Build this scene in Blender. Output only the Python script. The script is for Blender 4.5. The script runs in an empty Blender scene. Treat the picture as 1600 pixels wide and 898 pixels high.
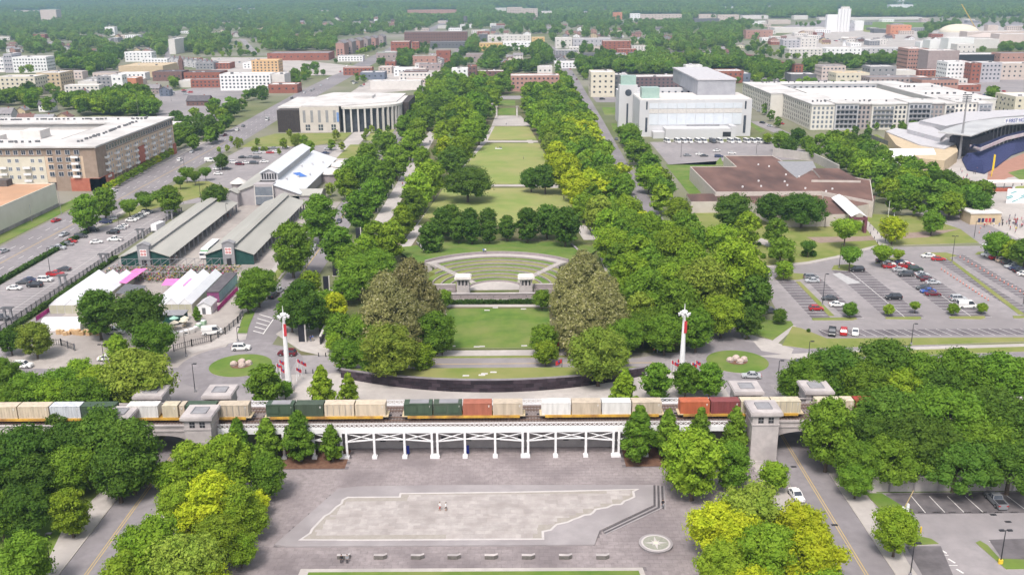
import bpy, math, random
import numpy as np
from mathutils import Matrix, Vector
random.seed(7); RNG = np.random.default_rng(7)
SC = bpy.context.scene; COL = SC.collection
PI = math.pi; R = math.radians
# ---------------------------------------------------------------- camera
FPX, HCAM = 1500.0, 90.0
TILT = math.atan(466 / 1500.0); ROLL = 0.0072
cam = bpy.data.cameras.new('camera'); camo = bpy.data.objects.new('camera', cam); COL.objects.link(camo)
cam.sensor_width = 36.0; cam.lens = 36.0 * FPX / 1600.0; cam.clip_start = 1.0; cam.clip_end = 40000
camo.matrix_world = Matrix.Translation((0, 0, HCAM)) @ Matrix.Rotation(PI / 2 - TILT, 4, 'X') @ Matrix.Rotation(-ROLL, 4, 'Z')
SC.camera = camo
# ---------------------------------------------------------------- light
SUN_EL, SUN_AZ = R(58), R(196)          # azimuth clockwise from north (+Y); light comes from the left, a little behind the camera
w = bpy.data.worlds.new('World'); SC.world = w; w.use_nodes = True
nt = w.node_tree; bg = nt.nodes['Background']
sky = nt.nodes.new('ShaderNodeTexSky'); sky.sky_type = 'NISHITA'; sky.sun_disc = False
sky.sun_elevation = SUN_EL; sky.sun_rotation = SUN_AZ; sky.dust_density = 4.0; sky.air_density = 1.0
hs = nt.nodes.new('ShaderNodeHueSaturation'); hs.inputs['Saturation'].default_value = 0.34
nt.links.new(sky.outputs[0], hs.inputs['Color']); nt.links.new(hs.outputs[0], bg.inputs[0])
bg.inputs[1].default_value = 0.12
sl = bpy.data.lights.new('sun', 'SUN'); sl.energy = 1.9; sl.angle = R(13); sl.color = (1.0, 0.93, 0.86)
so = bpy.data.objects.new('sun', sl); COL.objects.link(so); so.location = (-200, 0, 400)
sdir = Vector((math.sin(SUN_AZ) * math.cos(SUN_EL), math.cos(SUN_AZ) * math.cos(SUN_EL), math.sin(SUN_EL)))
so.rotation_euler = sdir.to_track_quat('Z', 'Y').to_euler()
SC.view_settings.view_transform = 'Standard'; SC.view_settings.look = 'None'
SC.view_settings.exposure = 0.8; SC.view_settings.gamma = 1.0
SC.render.engine = 'CYCLES'
SC.cycles.max_bounces = 5; SC.cycles.diffuse_bounces = 3; SC.cycles.glossy_bounces = 2
SC.cycles.transmission_bounces = 2; SC.cycles.transparent_max_bounces = 4; SC.cycles.volume_bounces = 0
# ---------------------------------------------------------------- survey: bearings of the drone photograph onto the level ground
_c, _s = math.cos(TILT), math.sin(TILT); _cr, _sr = math.cos(-ROLL), math.sin(-ROLL)
_R = np.array([1, 0, 0.]); _U = np.array([0, _s, _c]); _B = np.array([0, -_c, _s])
_R2 = _R * _cr + _U * _sr; _U2 = -_R * _sr + _U * _cr
def G(px, py, z=0.0):
    d = _R2 * (px - 800) / FPX + _U2 * (449 - py) / FPX - _B
    t = (z - HCAM) / d[2]
    return (d[0] * t, d[1] * t)
def PX(x, y, z=0.0):
    v = np.array([x, y, z - HCAM]); q = -(v @ _B)
    return 800 + FPX * (v @ _R2) / q, 449 - FPX * (v @ _U2) / q, FPX / q
def GP(pts, z=0.0): return [G(a, b, z) for a, b in pts]
# ---------------------------------------------------------------- mesh helpers
class MB:
    def __init__(s): s.v = []; s.f = []; s.m = []
    def quad(s, pts, m=0):
        n = len(s.v); s.v += [tuple(p) for p in pts]; s.f.append(tuple(range(n, n + len(pts)))); s.m.append(m)
    def box(s, x0, x1, y0, y1, z0, z1, m=0, mt=None, bottom=True):
        n = len(s.v)
        s.v += [(x0,y0,z0),(x1,y0,z0),(x1,y1,z0),(x0,y1,z0),(x0,y0,z1),(x1,y0,z1),(x1,y1,z1),(x0,y1,z1)]
        fs = [(0,1,5,4),(1,2,6,5),(2,3,7,6),(3,0,4,7),(4,5,6,7)] + ([(3,2,1,0)] if bottom else [])
        for i, f in enumerate(fs):
            s.f.append(tuple(n + q for q in f)); s.m.append(mt if (i == 4 and mt is not None) else m)
    def prism(s, poly, z0, z1, m=0, mt=None, mb=False):
        a = sum(poly[i][0]*poly[(i+1)%len(poly)][1]-poly[(i+1)%len(poly)][0]*poly[i][1] for i in range(len(poly)))
        if a < 0: poly = poly[::-1]
        n = len(s.v); k = len(poly)
        s.v += [(p[0], p[1], z0) for p in poly] + [(p[0], p[1], z1) for p in poly]
        for i in range(k):
            j = (i + 1) % k; s.f.append((n+i, n+j, n+k+j, n+k+i)); s.m.append(m)
        s.f.append(tuple(range(n+k, n+2*k))); s.m.append(m if mt is None else mt)
        if mb: s.f.append(tuple(range(n+k-1, n-1, -1))); s.m.append(m)
    def cyl(s, x, y, z0, z1, r0, r1=None, n=8, m=0, cap=True):
        r1 = r0 if r1 is None else r1; b = len(s.v)
        for z, r in ((z0, r0), (z1, r1)):
            s.v += [(x + r*math.cos(2*PI*i/n), y + r*math.sin(2*PI*i/n), z) for i in range(n)]
        for i in range(n):
            j = (i+1) % n; s.f.append((b+i, b+j, b+n+j, b+n+i)); s.m.append(m)
        if cap:
            s.f.append(tuple(range(b+n, b+2*n))); s.m.append(m)
    def bar(s, p, q, w, h=None, m=0):
        p, q = Vector(p), Vector(q); d = q - p
        if d.length < 1e-6: return
        h = w if h is None else h
        up = Vector((0,0,1)) if abs(d.normalized().z) < .95 else Vector((0,1,0))
        a = d.cross(up).normalized() * (w/2); b = a.cross(d).normalized() * (h/2); n = len(s.v)
        for e in (p, q): s.v += [tuple(e+a+b), tuple(e-a+b), tuple(e-a-b), tuple(e+a-b)]
        for f in [(0,1,5,4),(1,2,6,5),(2,3,7,6),(3,0,4,7),(3,2,1,0),(4,5,6,7)]: s.f.append(tuple(n+i for i in f)); s.m.append(m)
    def gable(s, x0, x1, y0, y1, z0, z1, axis='y', mr=0, mg=1, over=0.4, th=0.25):
        # a pitched roof: two slabs and two gable triangles
        if axis == 'y':
            xm = (x0+x1)/2; k = (z1-z0)/((x1-x0)/2)
            for xa, za in ((x0-over, z0-over*k), (x1+over, z0-over*k)):
                a = [(xa,y0-over,za),(xm,y0-over,z1),(xm,y1+over,z1),(xa,y1+over,za)]
                if xa > xm: a = a[::-1]
                s.slab(a, th, mr)
            for y in (y0, y1): s.quad([(x0,y,z0),(x1,y,z0),(xm,y,z1)] if y == y0 else [(x1,y,z0),(x0,y,z0),(xm,y,z1)], mg)
        else:
            ym = (y0+y1)/2; k = (z1-z0)/((y1-y0)/2)
            for ya, za in ((y0-over, z0-over*k), (y1+over, z0-over*k)):
                a = [(x0-over,ya,za),(x1+over,ya,za),(x1+over,ym,z1),(x0-over,ym,z1)]
                if ya > ym: a = a[::-1]
                s.slab(a, th, mr)
            for x in (x0, x1): s.quad([(x,y0,z0),(x,y1,z0),(x,ym,z1)], mg)
    def slab(s, pts, th, m=0):
        n = len(s.v); k = len(pts)
        s.v += [tuple(p) for p in pts] + [(p[0],p[1],p[2]+th) for p in pts]
        s.f.append(tuple(n+i for i in range(k))); s.m.append(m); s.f.append(tuple(n+k+i for i in range(k))); s.m.append(m)
        for i in range(k):
            j = (i+1)%k; s.f.append((n+i,n+j,n+k+j,n+k+i)); s.m.append(m)
    def mesh(s, name, mats):
        me = bpy.data.meshes.new(name); me.from_pydata(s.v, [], s.f)
        for m in (mats if isinstance(mats, (list, tuple)) else [mats]): me.materials.append(m)
        if any(s.m): me.polygons.foreach_set('material_index', s.m)
        return me
    def build(s, name, mats, parent=None, loc=None, rz=0, **kw):
        return put(name, s.mesh(name, mats), parent, loc, rz, **kw)
def put(name, me, parent=None, loc=None, rz=0, scale=None, label=None, cat=None, group=None, kind=None):
    o = bpy.data.objects.new(name, me); COL.objects.link(o)
    if parent is not None: o.parent = parent
    if loc is not None: o.location = loc
    if rz: o.rotation_euler = (0, 0, rz)
    if scale is not None: o.scale = scale if isinstance(scale, (tuple, list)) else (scale,)*3
    if label: o['label'] = label
    if cat: o['category'] = cat
    if group: o['group'] = group
    if kind: o['kind'] = kind
    return o
def thing(name, label, cat, loc=(0,0,0), rz=0, group=None, scale=None):
    o = put(name, None, None, loc, rz, scale, label, cat, group); o.empty_display_size = .5
    return o
def dup(root, loc, rz=0, label=None, group=None, scale=None):
    r = root.copy(); COL.objects.link(r); r.location = loc; r.rotation_euler = (0, 0, rz)
    if scale is not None: r.scale = (scale,)*3 if not isinstance(scale, tuple) else scale
    if label: r['label'] = label
    if group: r['group'] = group
    for ch in list(root.children):
        c = ch.copy(); COL.objects.link(c); c.parent = r
        for g in list(ch.children):
            d = g.copy(); COL.objects.link(d); d.parent = c
    return r
def struct(name, mb, mats, **kw): return mb.build(name, mats, kind='structure', **kw)
_lay=[0]
def sheet(name, pts, z, m, kind='structure', **kw):
    _lay[0] += 1; z += _lay[0]*.00015
    b = MB(); a = sum(pts[i][0]*pts[(i+1)%len(pts)][1]-pts[(i+1)%len(pts)][0]*pts[i][1] for i in range(len(pts)))
    b.quad([(p[0], p[1], z) for p in (pts if a > 0 else pts[::-1])]); return b.build(name, m, kind=kind, **kw)
def kerbed(name, pts, z0, z1, mside, mtop, **kw):
    _lay[0] += 1; z1 += _lay[0]*.00015
    b = MB(); b.prism(pts, z0, z1, 0, 1); return b.build(name, [mside, mtop], kind='structure', **kw)
def ellipse(cx, cy, r, n=40): return [(cx + r*math.cos(2*PI*i/n), cy + r*math.sin(2*PI*i/n)) for i in range(n)]
def rect(x0, x1, y0, y1): return [(x0,y0),(x1,y0),(x1,y1),(x0,y1)]
# ---------------------------------------------------------------- materials
def mat(name, c1, c2=None, scale=1.0, rough=.85, bump=0.0, spec=.3, metal=0.0, detail=3.0, obj_random=0.0, stretch=None, lo=.35, hi=.65, c3=None, s3=.05):
    m = bpy.data.materials.new(name); m.use_nodes = True; t = m.node_tree; b = t.nodes['Principled BSDF']
    b.inputs['Roughness'].default_value = rough; b.inputs['Specular IOR Level'].default_value = spec; b.inputs['Metallic'].default_value = metal
    c1 = (*c1, 1); col = None
    if c2 is None: b.inputs['Base Color'].default_value = c1
    g = t.nodes.new('ShaderNodeNewGeometry'); vec = g.outputs['Position']
    if stretch:
        mp = t.nodes.new('ShaderNodeMapping'); mp.inputs['Scale'].default_value = stretch; t.links.new(vec, mp.inputs[0]); vec = mp.outputs[0]
    if c2 is not None or bump:
        n = t.nodes.new('ShaderNodeTexNoise'); n.inputs['Scale'].default_value = scale; n.inputs['Detail'].default_value = detail
        n.inputs['Roughness'].default_value = .6; t.links.new(vec, n.inputs['Vector'])
    if c2 is not None:
        mr = t.nodes.new('ShaderNodeMapRange'); mr.inputs[1].default_value = lo; mr.inputs[2].default_value = hi
        t.links.new(n.outputs[0], mr.inputs[0])
        mx = t.nodes.new('ShaderNodeMix'); mx.data_type = 'RGBA'; mx.inputs[6].default_value = c1; mx.inputs[7].default_value = (*c2, 1)
        t.links.new(mr.outputs[0], mx.inputs[0]); col = mx.outputs[2]
        if c3 is not None:
            n3 = t.nodes.new('ShaderNodeTexNoise'); n3.inputs['Scale'].default_value = s3; n3.inputs['Detail'].default_value = 4; t.links.new(vec, n3.inputs['Vector'])
            m3 = t.nodes.new('ShaderNodeMapRange'); m3.inputs[1].default_value = .42; m3.inputs[2].default_value = .68; t.links.new(n3.outputs[0], m3.inputs[0])
            x3 = t.nodes.new('ShaderNodeMix'); x3.data_type = 'RGBA'; x3.inputs[7].default_value = (*c3, 1)
            t.links.new(m3.outputs[0], x3.inputs[0]); t.links.new(col, x3.inputs[6]); col = x3.outputs[2]
        if obj_random:
            oi = t.nodes.new('ShaderNodeObjectInfo'); hv = t.nodes.new('ShaderNodeHueSaturation')
            r2 = t.nodes.new('ShaderNodeMapRange'); r2.inputs[3].default_value = 1-obj_random; r2.inputs[4].default_value = 1+obj_random
            t.links.new(oi.outputs['Random'], r2.inputs[0]); t.links.new(r2.outputs[0], hv.inputs['Value']); t.links.new(col, hv.inputs['Color']); col = hv.outputs[0]
        t.links.new(col, b.inputs['Base Color'])
    if bump:
        bp = t.nodes.new('ShaderNodeBump'); bp.inputs['Strength'].default_value = bump; bp.inputs['Distance'].default_value = .05
        t.links.new(n.outputs[0], bp.inputs['Height']); t.links.new(bp.outputs[0], b.inputs['Normal'])
    return m
def leafmat(name, dark, light, hue=.012, val=.2, scale=.45, tr=.16, flower=None):
    m = bpy.data.materials.new(name); m.use_nodes = True; t = m.node_tree; b = t.nodes['Principled BSDF']
    b.inputs['Roughness'].default_value = .7; b.inputs['Specular IOR Level'].default_value = .1
    g = t.nodes.new('ShaderNodeNewGeometry'); n = t.nodes.new('ShaderNodeTexNoise'); n.inputs['Scale'].default_value = scale; n.inputs['Detail'].default_value = 4; n.inputs['Roughness'].default_value = .65
    t.links.new(g.outputs['Position'], n.inputs['Vector'])
    mr = t.nodes.new('ShaderNodeMapRange'); mr.inputs[1].default_value = .32; mr.inputs[2].default_value = .68; t.links.new(n.outputs[0], mr.inputs[0])
    mx = t.nodes.new('ShaderNodeMix'); mx.data_type = 'RGBA'; mx.inputs[6].default_value = (*dark, 1); mx.inputs[7].default_value = (*light, 1); t.links.new(mr.outputs[0], mx.inputs[0])
    col = mx.outputs[2]
    if flower:
        v = t.nodes.new('ShaderNodeTexNoise'); v.inputs['Scale'].default_value = 1.6; v.inputs['Detail'].default_value = 1; t.links.new(g.outputs['Position'], v.inputs['Vector'])
        fr = t.nodes.new('ShaderNodeMapRange'); fr.inputs[1].default_value = .62; fr.inputs[2].default_value = .68; t.links.new(v.outputs[0], fr.inputs[0])
        fx = t.nodes.new('ShaderNodeMix'); fx.data_type = 'RGBA'; fx.inputs[7].default_value = (*flower, 1); t.links.new(fr.outputs[0], fx.inputs[0]); t.links.new(col, fx.inputs[6]); col = fx.outputs[2]
    oi = t.nodes.new('ShaderNodeObjectInfo'); hv = t.nodes.new('ShaderNodeHueSaturation')
    r1 = t.nodes.new('ShaderNodeMapRange'); r1.inputs[3].default_value = .5-hue; r1.inputs[4].default_value = .5+hue*.6
    wn = t.nodes.new('ShaderNodeMath'); wn.operation = 'FRACT'; ml = t.nodes.new('ShaderNodeMath'); ml.operation = 'MULTIPLY'; ml.inputs[1].default_value = 7.31
    r2 = t.nodes.new('ShaderNodeMapRange'); r2.inputs[3].default_value = 1-val; r2.inputs[4].default_value = 1+val
    t.links.new(oi.outputs['Random'], r1.inputs[0]); t.links.new(oi.outputs['Random'], ml.inputs[0]); t.links.new(ml.outputs[0], wn.inputs[0]); t.links.new(wn.outputs[0], r2.inputs[0])
    t.links.new(r1.outputs[0], hv.inputs['Hue']); t.links.new(r2.outputs[0], hv.inputs['Value']); t.links.new(col, hv.inputs['Color'])
    t.links.new(hv.outputs[0], b.inputs['Base Color'])
    if tr:
        tl = t.nodes.new('ShaderNodeBsdfTranslucent'); t.links.new(hv.outputs[0], tl.inputs[0])
        ms = t.nodes.new('ShaderNodeMixShader'); ms.inputs[0].default_value = tr
        t.links.new(b.outputs[0], ms.inputs[1]); t.links.new(tl.outputs[0], ms.inputs[2]); t.links.new(ms.outputs[0], t.nodes['Material Output'].inputs[0])
    return m
ASPH = mat('asphalt', (.215,.195,.205), (.27,.248,.258), .5, .9, .05, c3=(.19,.172,.18), s3=.035)
ASPHD = mat('asphalt_dark', (.10,.09,.095), (.15,.135,.142), .35, .9, .05)
ASPHL = mat('asphalt_light', (.25,.23,.235), (.32,.29,.295), .3, .9, .05, c3=(.22,.20,.205), s3=.03)
CONC = mat('concrete', (.40,.365,.345), (.47,.43,.405), .6, .9, .04, c3=(.34,.31,.295), s3=.06)
CONCW = mat('concrete_white', (.52,.49,.47), (.6,.57,.54), .8, .85, .04)
KERB = mat('kerb_concrete', (.36,.33,.30), (.43,.39,.36), 1.5, .9)
GRASS = mat('grass_green', (.08,.15,.022), (.125,.195,.03), .25, .95, .3, c3=(.17,.2,.055), s3=.09)
GRASSL = mat('grass_pale', (.185,.245,.06), (.24,.27,.08), .12, .95, .25, c3=(.29,.275,.11), s3=.035)
GRASSM = mat('grass_mid', (.15,.19,.04), (.2,.22,.06), .2, .95, .2, c3=(.24,.23,.085), s3=.05)
SOIL = mat('mulch', (.12,.06,.04), (.18,.1,.065), 1.2, .95, .2)
WHITEP = mat('road_paint_white', (.62,.6,.58), (.74,.72,.7), 1.2, .8)
YELLP = mat('road_paint_yellow', (.5,.35,.13), (.42,.33,.18), .8, .8)
STONE = mat('limestone', (.42,.38,.375), (.5,.455,.445), .9, .85, .08, c3=(.33,.3,.3), s3=.22)
STONED = mat('limestone_weathered', (.27,.245,.25), (.38,.345,.345), .5, .9, .1, c3=(.21,.19,.2), s3=.2)
WHITE = mat('white_paint', (.78,.77,.78), (.72,.71,.72), 1.2, .5)
WHITEM = mat('white_membrane', (.62,.60,.585), (.55,.525,.51), .12, .8, c3=(.45,.43,.42), s3=.06)
GLASS = mat('window_glass', (.035,.04,.055), (.07,.08,.10), .4, .15, 0, .6)
GLASSB = mat('window_glass_pale', (.14,.16,.19), (.2,.22,.25), .6, .15, 0, .6)
DARK = mat('dark_metal', (.03,.03,.035), None, rough=.5)
DGREY = mat('grey_metal', (.11,.11,.12), (.15,.15,.16), 1., .5)
MGREY = mat('mid_grey', (.24,.235,.25), (.29,.285,.3), .6, .7)
LGREY = mat('light_grey', (.45,.44,.46), (.52,.5,.52), .5, .7)
BRICK = mat('red_brick', (.24,.085,.06), (.31,.12,.085), .7, .9, .1)
BRICKD = mat('dark_brick', (.15,.085,.075), (.20,.115,.10), .7, .9, .1)
BRICKP = mat('pink_brick', (.36,.2,.165), (.42,.25,.21), .5, .9, .1)
TAN = mat('tan_stucco', (.48,.38,.25), (.54,.43,.3), .4, .9)
CREAM = mat('cream_stucco', (.58,.53,.43), (.64,.585,.48), .4, .9)
PATCH = mat('worn_white_paint', (.36,.35,.355), (.46,.45,.455), .8, .85)
PALE = mat('pale_wall', (.58,.55,.53), (.64,.605,.58), .4, .9)
BROWNR = mat('brown_roof', (.135,.075,.062), (.19,.108,.088), .10, .9, .03, c3=(.085,.05,.045), s3=.09, stretch=(1,.35,1))
GREYR = mat('grey_shingle', (.2,.185,.195), (.26,.24,.25), .5, .9)
DKROOF = mat('dark_shingle', (.09,.082,.092), (.13,.118,.128), .5, .9)
METALR = mat('metal_roof', (.44,.43,.43), (.5,.49,.48), .25, .55, 0, .4, .1, stretch=(6,.4,1))
GREENT = mat('teal_green_panel', (.012,.055,.048), (.02,.075,.065), .8, .7)
# ================================================================ ground, roads, lawns
GROUND = mat('town_ground', (.10,.125,.045), (.16,.165,.075), .02, .95, 0, c3=(.26,.235,.21), s3=.006)
b = MB(); b.quad([(-9000,-300,0),(9000,-300,0),(9000,9500,0),(-9000,9500,0)]); struct('ground', b, GROUND)
Z1, Z2, Z3, Z4 = .02, .04, .06, .08
# --- railway side of the foreground
sheet('ground_lawn', rect(-140,-75,100,173), .01, GRASS)
sheet('ground_lawn', rect(67.7,140,157,173), .01, GRASS)
sheet('pavement', [(-79,100),(-73.7,100),(-73.7,174),(-76,174),(-79.5,150),(-76.5,134)], Z1, CONC)
sheet('road', rect(-73.6,-65,100,212), Z2, ASPH)
sheet('road', rect(52.4,61.1,100,212), Z2, ASPH)
sheet('pavement', rect(61.2,67.6,100,174), Z1, CONC)
sheet('pavement', rect(46.5,52.3,100,174), Z1, CONC)
sheet('pavement', rect(-64.9,-59,100,174), Z1, CONC)
b = MB()
for x0 in (-69.6, -69.15): b.quad([(x0,100,Z3),(x0+.17,100,Z3),(x0+.17,212,Z3),(x0,212,Z3)])
for x0 in (56.2, 56.65): b.quad([(x0,100,Z3),(x0+.17,100,Z3),(x0+.17,212,Z3),(x0,212,Z3)])
struct('road_marking', b, YELLP)
b = MB()
for x0 in (-73.9, -64.95, 52.1, 61.1): b.box(x0, x0+.25, 100, 174, 0, .14, bottom=False)
struct('kerb', b, KERB)
# --- court between the railway and the cross street
sheet('court', GP([(235,640),(255,592),(300,552),(330,540),(560,560),(990,560),(1180,528),(1290,560),(1310,640)]), .015, ASPHL)
sheet('forecourt', GP([(385,640),(418,612),(440,585),(520,575),(560,590),(985,590),(1040,580),(1090,575),(1130,600),(1150,640)]), .025, CONC)
# roundabout circulating roads
for c in (G(376,571), G(1152,565)):
    sheet('road', ellipse(c[0], c[1], 15.5), .03, ASPH)
    kerbed('traffic_island', ellipse(c[0], c[1], 7.7), .0, .14, KERB, GRASS)
    kerbed('planting_bed', ellipse(c[0], c[1]+.3, 2.6, 20), .14, .17, SOIL, SOIL)
# cross street between the two roundabouts, and its continuation left and right
sheet('road', [(-55,219),(-20,221.2),(14,221.2),(44,219.5),(44,228),(14,228.6),(-20,228.6),(-55,227.5)], .035, ASPHL)
yc = 224.9
b = MB(); b.quad([(-45,yc-.08,.05),(36,yc-.08,.05),(36,yc+.08,.05),(-45,yc+.08,.05)]); b.quad([(-45,yc+.25,.05),(36,yc+.25,.05),(36,yc+.41,.05),(-45,yc+.41,.05)]); struct('road_marking', b, YELLP)
kerbed('grass_verge', rect(-24,20,228.9,230.3), .0, .12, KERB, GRASSM)
sheet('path', rect(-28,22,230.6,234.6), .045, CONC)
kerbed('grass_verge', rect(-40,32,219.0,220.8), .0, .12, KERB, GRASSM)
sheet('path', rect(-40,32,217.5,218.8), .045, CONC)
sheet('road', rect(-400,-82,213.5,224), .035, ASPH)
sheet('road', rect(70,420,226.5,236), .035, ASPH)
sheet('path', [G(1180,556)]+[G(1232,553),G(1420,542),G(1700,534),G(1700,541),G(1420,550),G(1240,562)], .05, CONC)
kerbed('grass_verge', GP([(1238,510),(1252,513),(1292,529),(1440,528),(1700,527),(1700,531),(1420,540),(1260,545),(1222,540)]), 0, .12, KERB, GRASSM)
kerbed('grass_verge', GP([(1268,553),(1420,547),(1700,539),(1700,546),(1420,556),(1275,559)]), 0, .12, KERB, GRASSM)
kerbed('lawn', GP([(1165,512),(1195,500),(1236,502),(1240,508),(1207,532),(1190,526)]), 0, .12, KERB, GRASS)
sheet('path', GP([(1165,520),(1190,528),(1207,531),(1238,507),(1244,510),(1216,536),(1240,545),(1235,556),(1190,548)]), .045, CONC)
# --- 7th and 6th avenues either side of the park
sheet('road', [(-76,232),(-64,232),(-64,330),(-66,480),(-72,700),(-75,1000),(-76,1600),(-86,1600),(-87,1000),(-83,700),(-76,480),(-75,330)], .03, ASPH)
sheet('road', [(50,236),(62,236),(62,480),(66,700),(70,1000),(74,1600),(64,1600),(59,1000),(55,700),(51,480)], .03, ASPH)
b = MB()
for (x0,y0,x1,y1) in ((-70,272,-70,330),(-70,330,-71,480),(-71,480,-77.5,700),(-77.5,700,-81,1000)): b.bar((x0,y0,.045),(x1,y1,.045),.3,.02)
struct('road_marking', b, YELLP)
b = MB()   # hatched box at the mouth of the left avenue
hx = GP([(397,520),(405,492),(423,490),(428,502),(412,522)])
for i in range(5):
    p0 = G(396+i*2.2, 517-i*6.5); p1 = G(411+i*3.6, 521-i*6.0); b.bar((*p0,.06),(*p1,.06),.3,.02)
p0, p1 = G(411,522), G(427,499); b.bar((*p0,.06),(*p1,.06),.25,.02)
struct('road_marking', b, WHITEP)
kerbed('grass_verge', GP([(371,521),(381,490),(393,484),(398,489),(389,510),(386,521)]), 0, .14, KERB, GRASS)
sheet('pavement', GP([(290,545),(330,536),(366,508),(384,476),(440,400),(452,400),(394,486),(371,522),(386,522),(384,530),(300,552)]), .05, CONC)
kerbed('grass_verge', GP([(398,470),(440,412),(468,380),(478,380),(452,410),(408,474)]), 0, .12, KERB, GRASSM)
sheet('court', GP([(431,522),(450,508),(560,505),(560,555),(500,555),(470,548)]), .04, CONC)
# --- main boulevard, far left
sheet('road', [(-190,100),(-168,100),(-168,600),(-173,900),(-175,1400),(-175,3200),(-195,3200),(-197,1400),(-197,900),(-190,600)], .03, ASPH)
b = MB()
for k in range(46):
    y = 300 + k*14
    for x0 in (-184.6,-181.4,-174.8,-171.4):
        o = -((y-600)/60) if y > 600 else 0
        b.quad([(x0+o,y,.05),(x0+o+.2,y,.05),(x0+o+.2,y+4,.05),(x0+o,y+4,.05)])
struct('road_marking', b, WHITEP)
b = MB()
for x0 in (-178.6,-178.1): b.quad([(x0,250,.05),(x0+.18,250,.05),(x0+.18,600,.05),(x0,600,.05)])
struct('road_marking', b, YELLP)
kerbed('grass_verge', [(-200,340),(-191.5,340),(-191.5,432),(-199,432)], 0, .14, KERB, GRASS)
sheet('pavement', [(-191.3,436),(-190.2,436),(-190.2,600),(-197,600),(-194.5,436)], .06, CONC)
sheet('pavement', rect(-167.8,-165.6,225,420), .06, CONC)
# boulevard car park
sheet('car_park', [(-165,225),(-141.5,225),(-141.5,405),(-150,412),(-158,395),(-165,372)], .04, ASPHL)
b = MB()
for x0,x1 in ((-164.5,-159.5),(-153.6,-148.6),(-148.4,-143.4)):
    for k in range(62):
        y = 232 + k*2.75
        if x0 < -160 and y > 365 or y > 398: continue
        b.quad([(x0,y,.06),(x1,y,.06),(x1,y+.1,.06),(x0,y+.1,.06)])
b.quad([(-148.55,232,.062),(-148.45,232,.062),(-148.45,398,.062),(-148.55,398,.062)])
struct('parking_marking', b, WHITEP)
sheet('service_lane', rect(-138.5,-131,215,430), .035, ASPHL)
sheet('market_yard', rect(-131,-76,215,420), .025, mat('yard_concrete', (.33,.295,.275), (.40,.36,.335), .3, .9, .05, c3=(.27,.24,.225), s3=.05))
sheet('car_park', [(-150,415),(-128,425),(-126,520),(-88,523),(-87,585),(-160,585),(-165,470)], .03, ASPHL)
kerbed('lawn', [(-164,378),(-159,400),(-150,418),(-140,436),(-132,440),(-134,450),(-150,470),(-164,470)], 0, .14, KERB, GRASSM)
kerbed('lawn', [(-163,578),(-120,580),(-105,600),(-105,636),(-155,634),(-163,610)], 0, .14, KERB, GRASSM)
sheet('path', rect(-104,-93,500,662), .05, CONC)
kerbed('lawn', rect(-92,-78,600,655), 0, .1, CONC, GRASSL)
kerbed('lawn', rect(-98,-84,535,585), .0, .09, CONC, GRASSM)
sheet('pavement', rect(-127,-95,655.5,672), .055, CONC)
# --- the mall
kerbed('lawn', GP([(697,482),(858,482),(861,544),(700,544)]), 0, .08, KERB, GRASS)
b = MB(); b.prism(GP([(694,476),(861,476),(861,479.5),(694,479.5)]), 0, .09); struct('path', b, CONC)
b = MB(); b.prism(GP([(696,483),(700,483),(704,543),(700,543)]), 0, .05); struct('kerb', b, KERB)
sheet('park_lawn', [(-56,232),(46,232),(46,900),(-56,900)], .012, mat('park_floor', (.075,.10,.025), (.12,.125,.045), .15, .95, .2, c3=(.16,.13,.085), s3=.05))
LP = [(665,350),(908,350),(866,287),(838,222),(823,197),(775,197),(757,222),(700,287)]
kerbed('lawn', GP([(652,352),(915,352),(880,294),(693,294)]), 0, .07, KERB, GRASSL)
kerbed('lawn', GP([(699,288),(876,288),(842,224),(759,224)]), 0, .07, KERB, GRASSL)
kerbed('lawn', GP([(762,219),(839,219),(826,198),(773,198)]), 0, .07, KERB, GRASSL)
kerbed('lawn', GP([(778,180),(806,180),(805,169),(779,169)]), 0, .1, KERB, GRASS)
kerbed('lawn', GP([(779,165),(805,165),(805,157),(780,157)]), 0, .1, KERB, GRASS)
sheet('path', GP([(700,291.5),(873,291.5),(870,288.6),(703,288.6)]), .045, CONC)
sheet('path', GP([(757,222.6),(841,222.6),(840,220),(759,220)]), .045, CONC)
sheet('court', GP([(768,197),(829,197),(813,181),(774,181)]), .04, CONC)
sheet('street', GP([(740,155.5),(860,155.5),(860,150),(740,150)]), .04, ASPHL)
sheet('path', GP([(622,388),(640,388),(702,300),(737,260),(776,198),(768,198),(726,258),(690,300)]), .035, CONC)
sheet('path', GP([(912,375),(932,375),(876,300),(849,255),(821,198),(813,198),(838,250),(863,300)]), .035, CONC)
sheet('path', [(-57.2,244),(-50.5,244),(-49.5,400),(-48.5,620),(-54,640),(-55,620),(-56,400)], .03, CONC)
sheet('path', [(31,244),(37,244),(37,620),(31,620)], .03, CONC)
kerbed('lawn', GP([(683,252),(718,252),(722,232),(692,232)]), 0, .08, KERB, GRASS)
kerbed('lawn', GP([(694,222),(722,222),(728,196),(703,196)]), 0, .08, KERB, GRASS)
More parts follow.
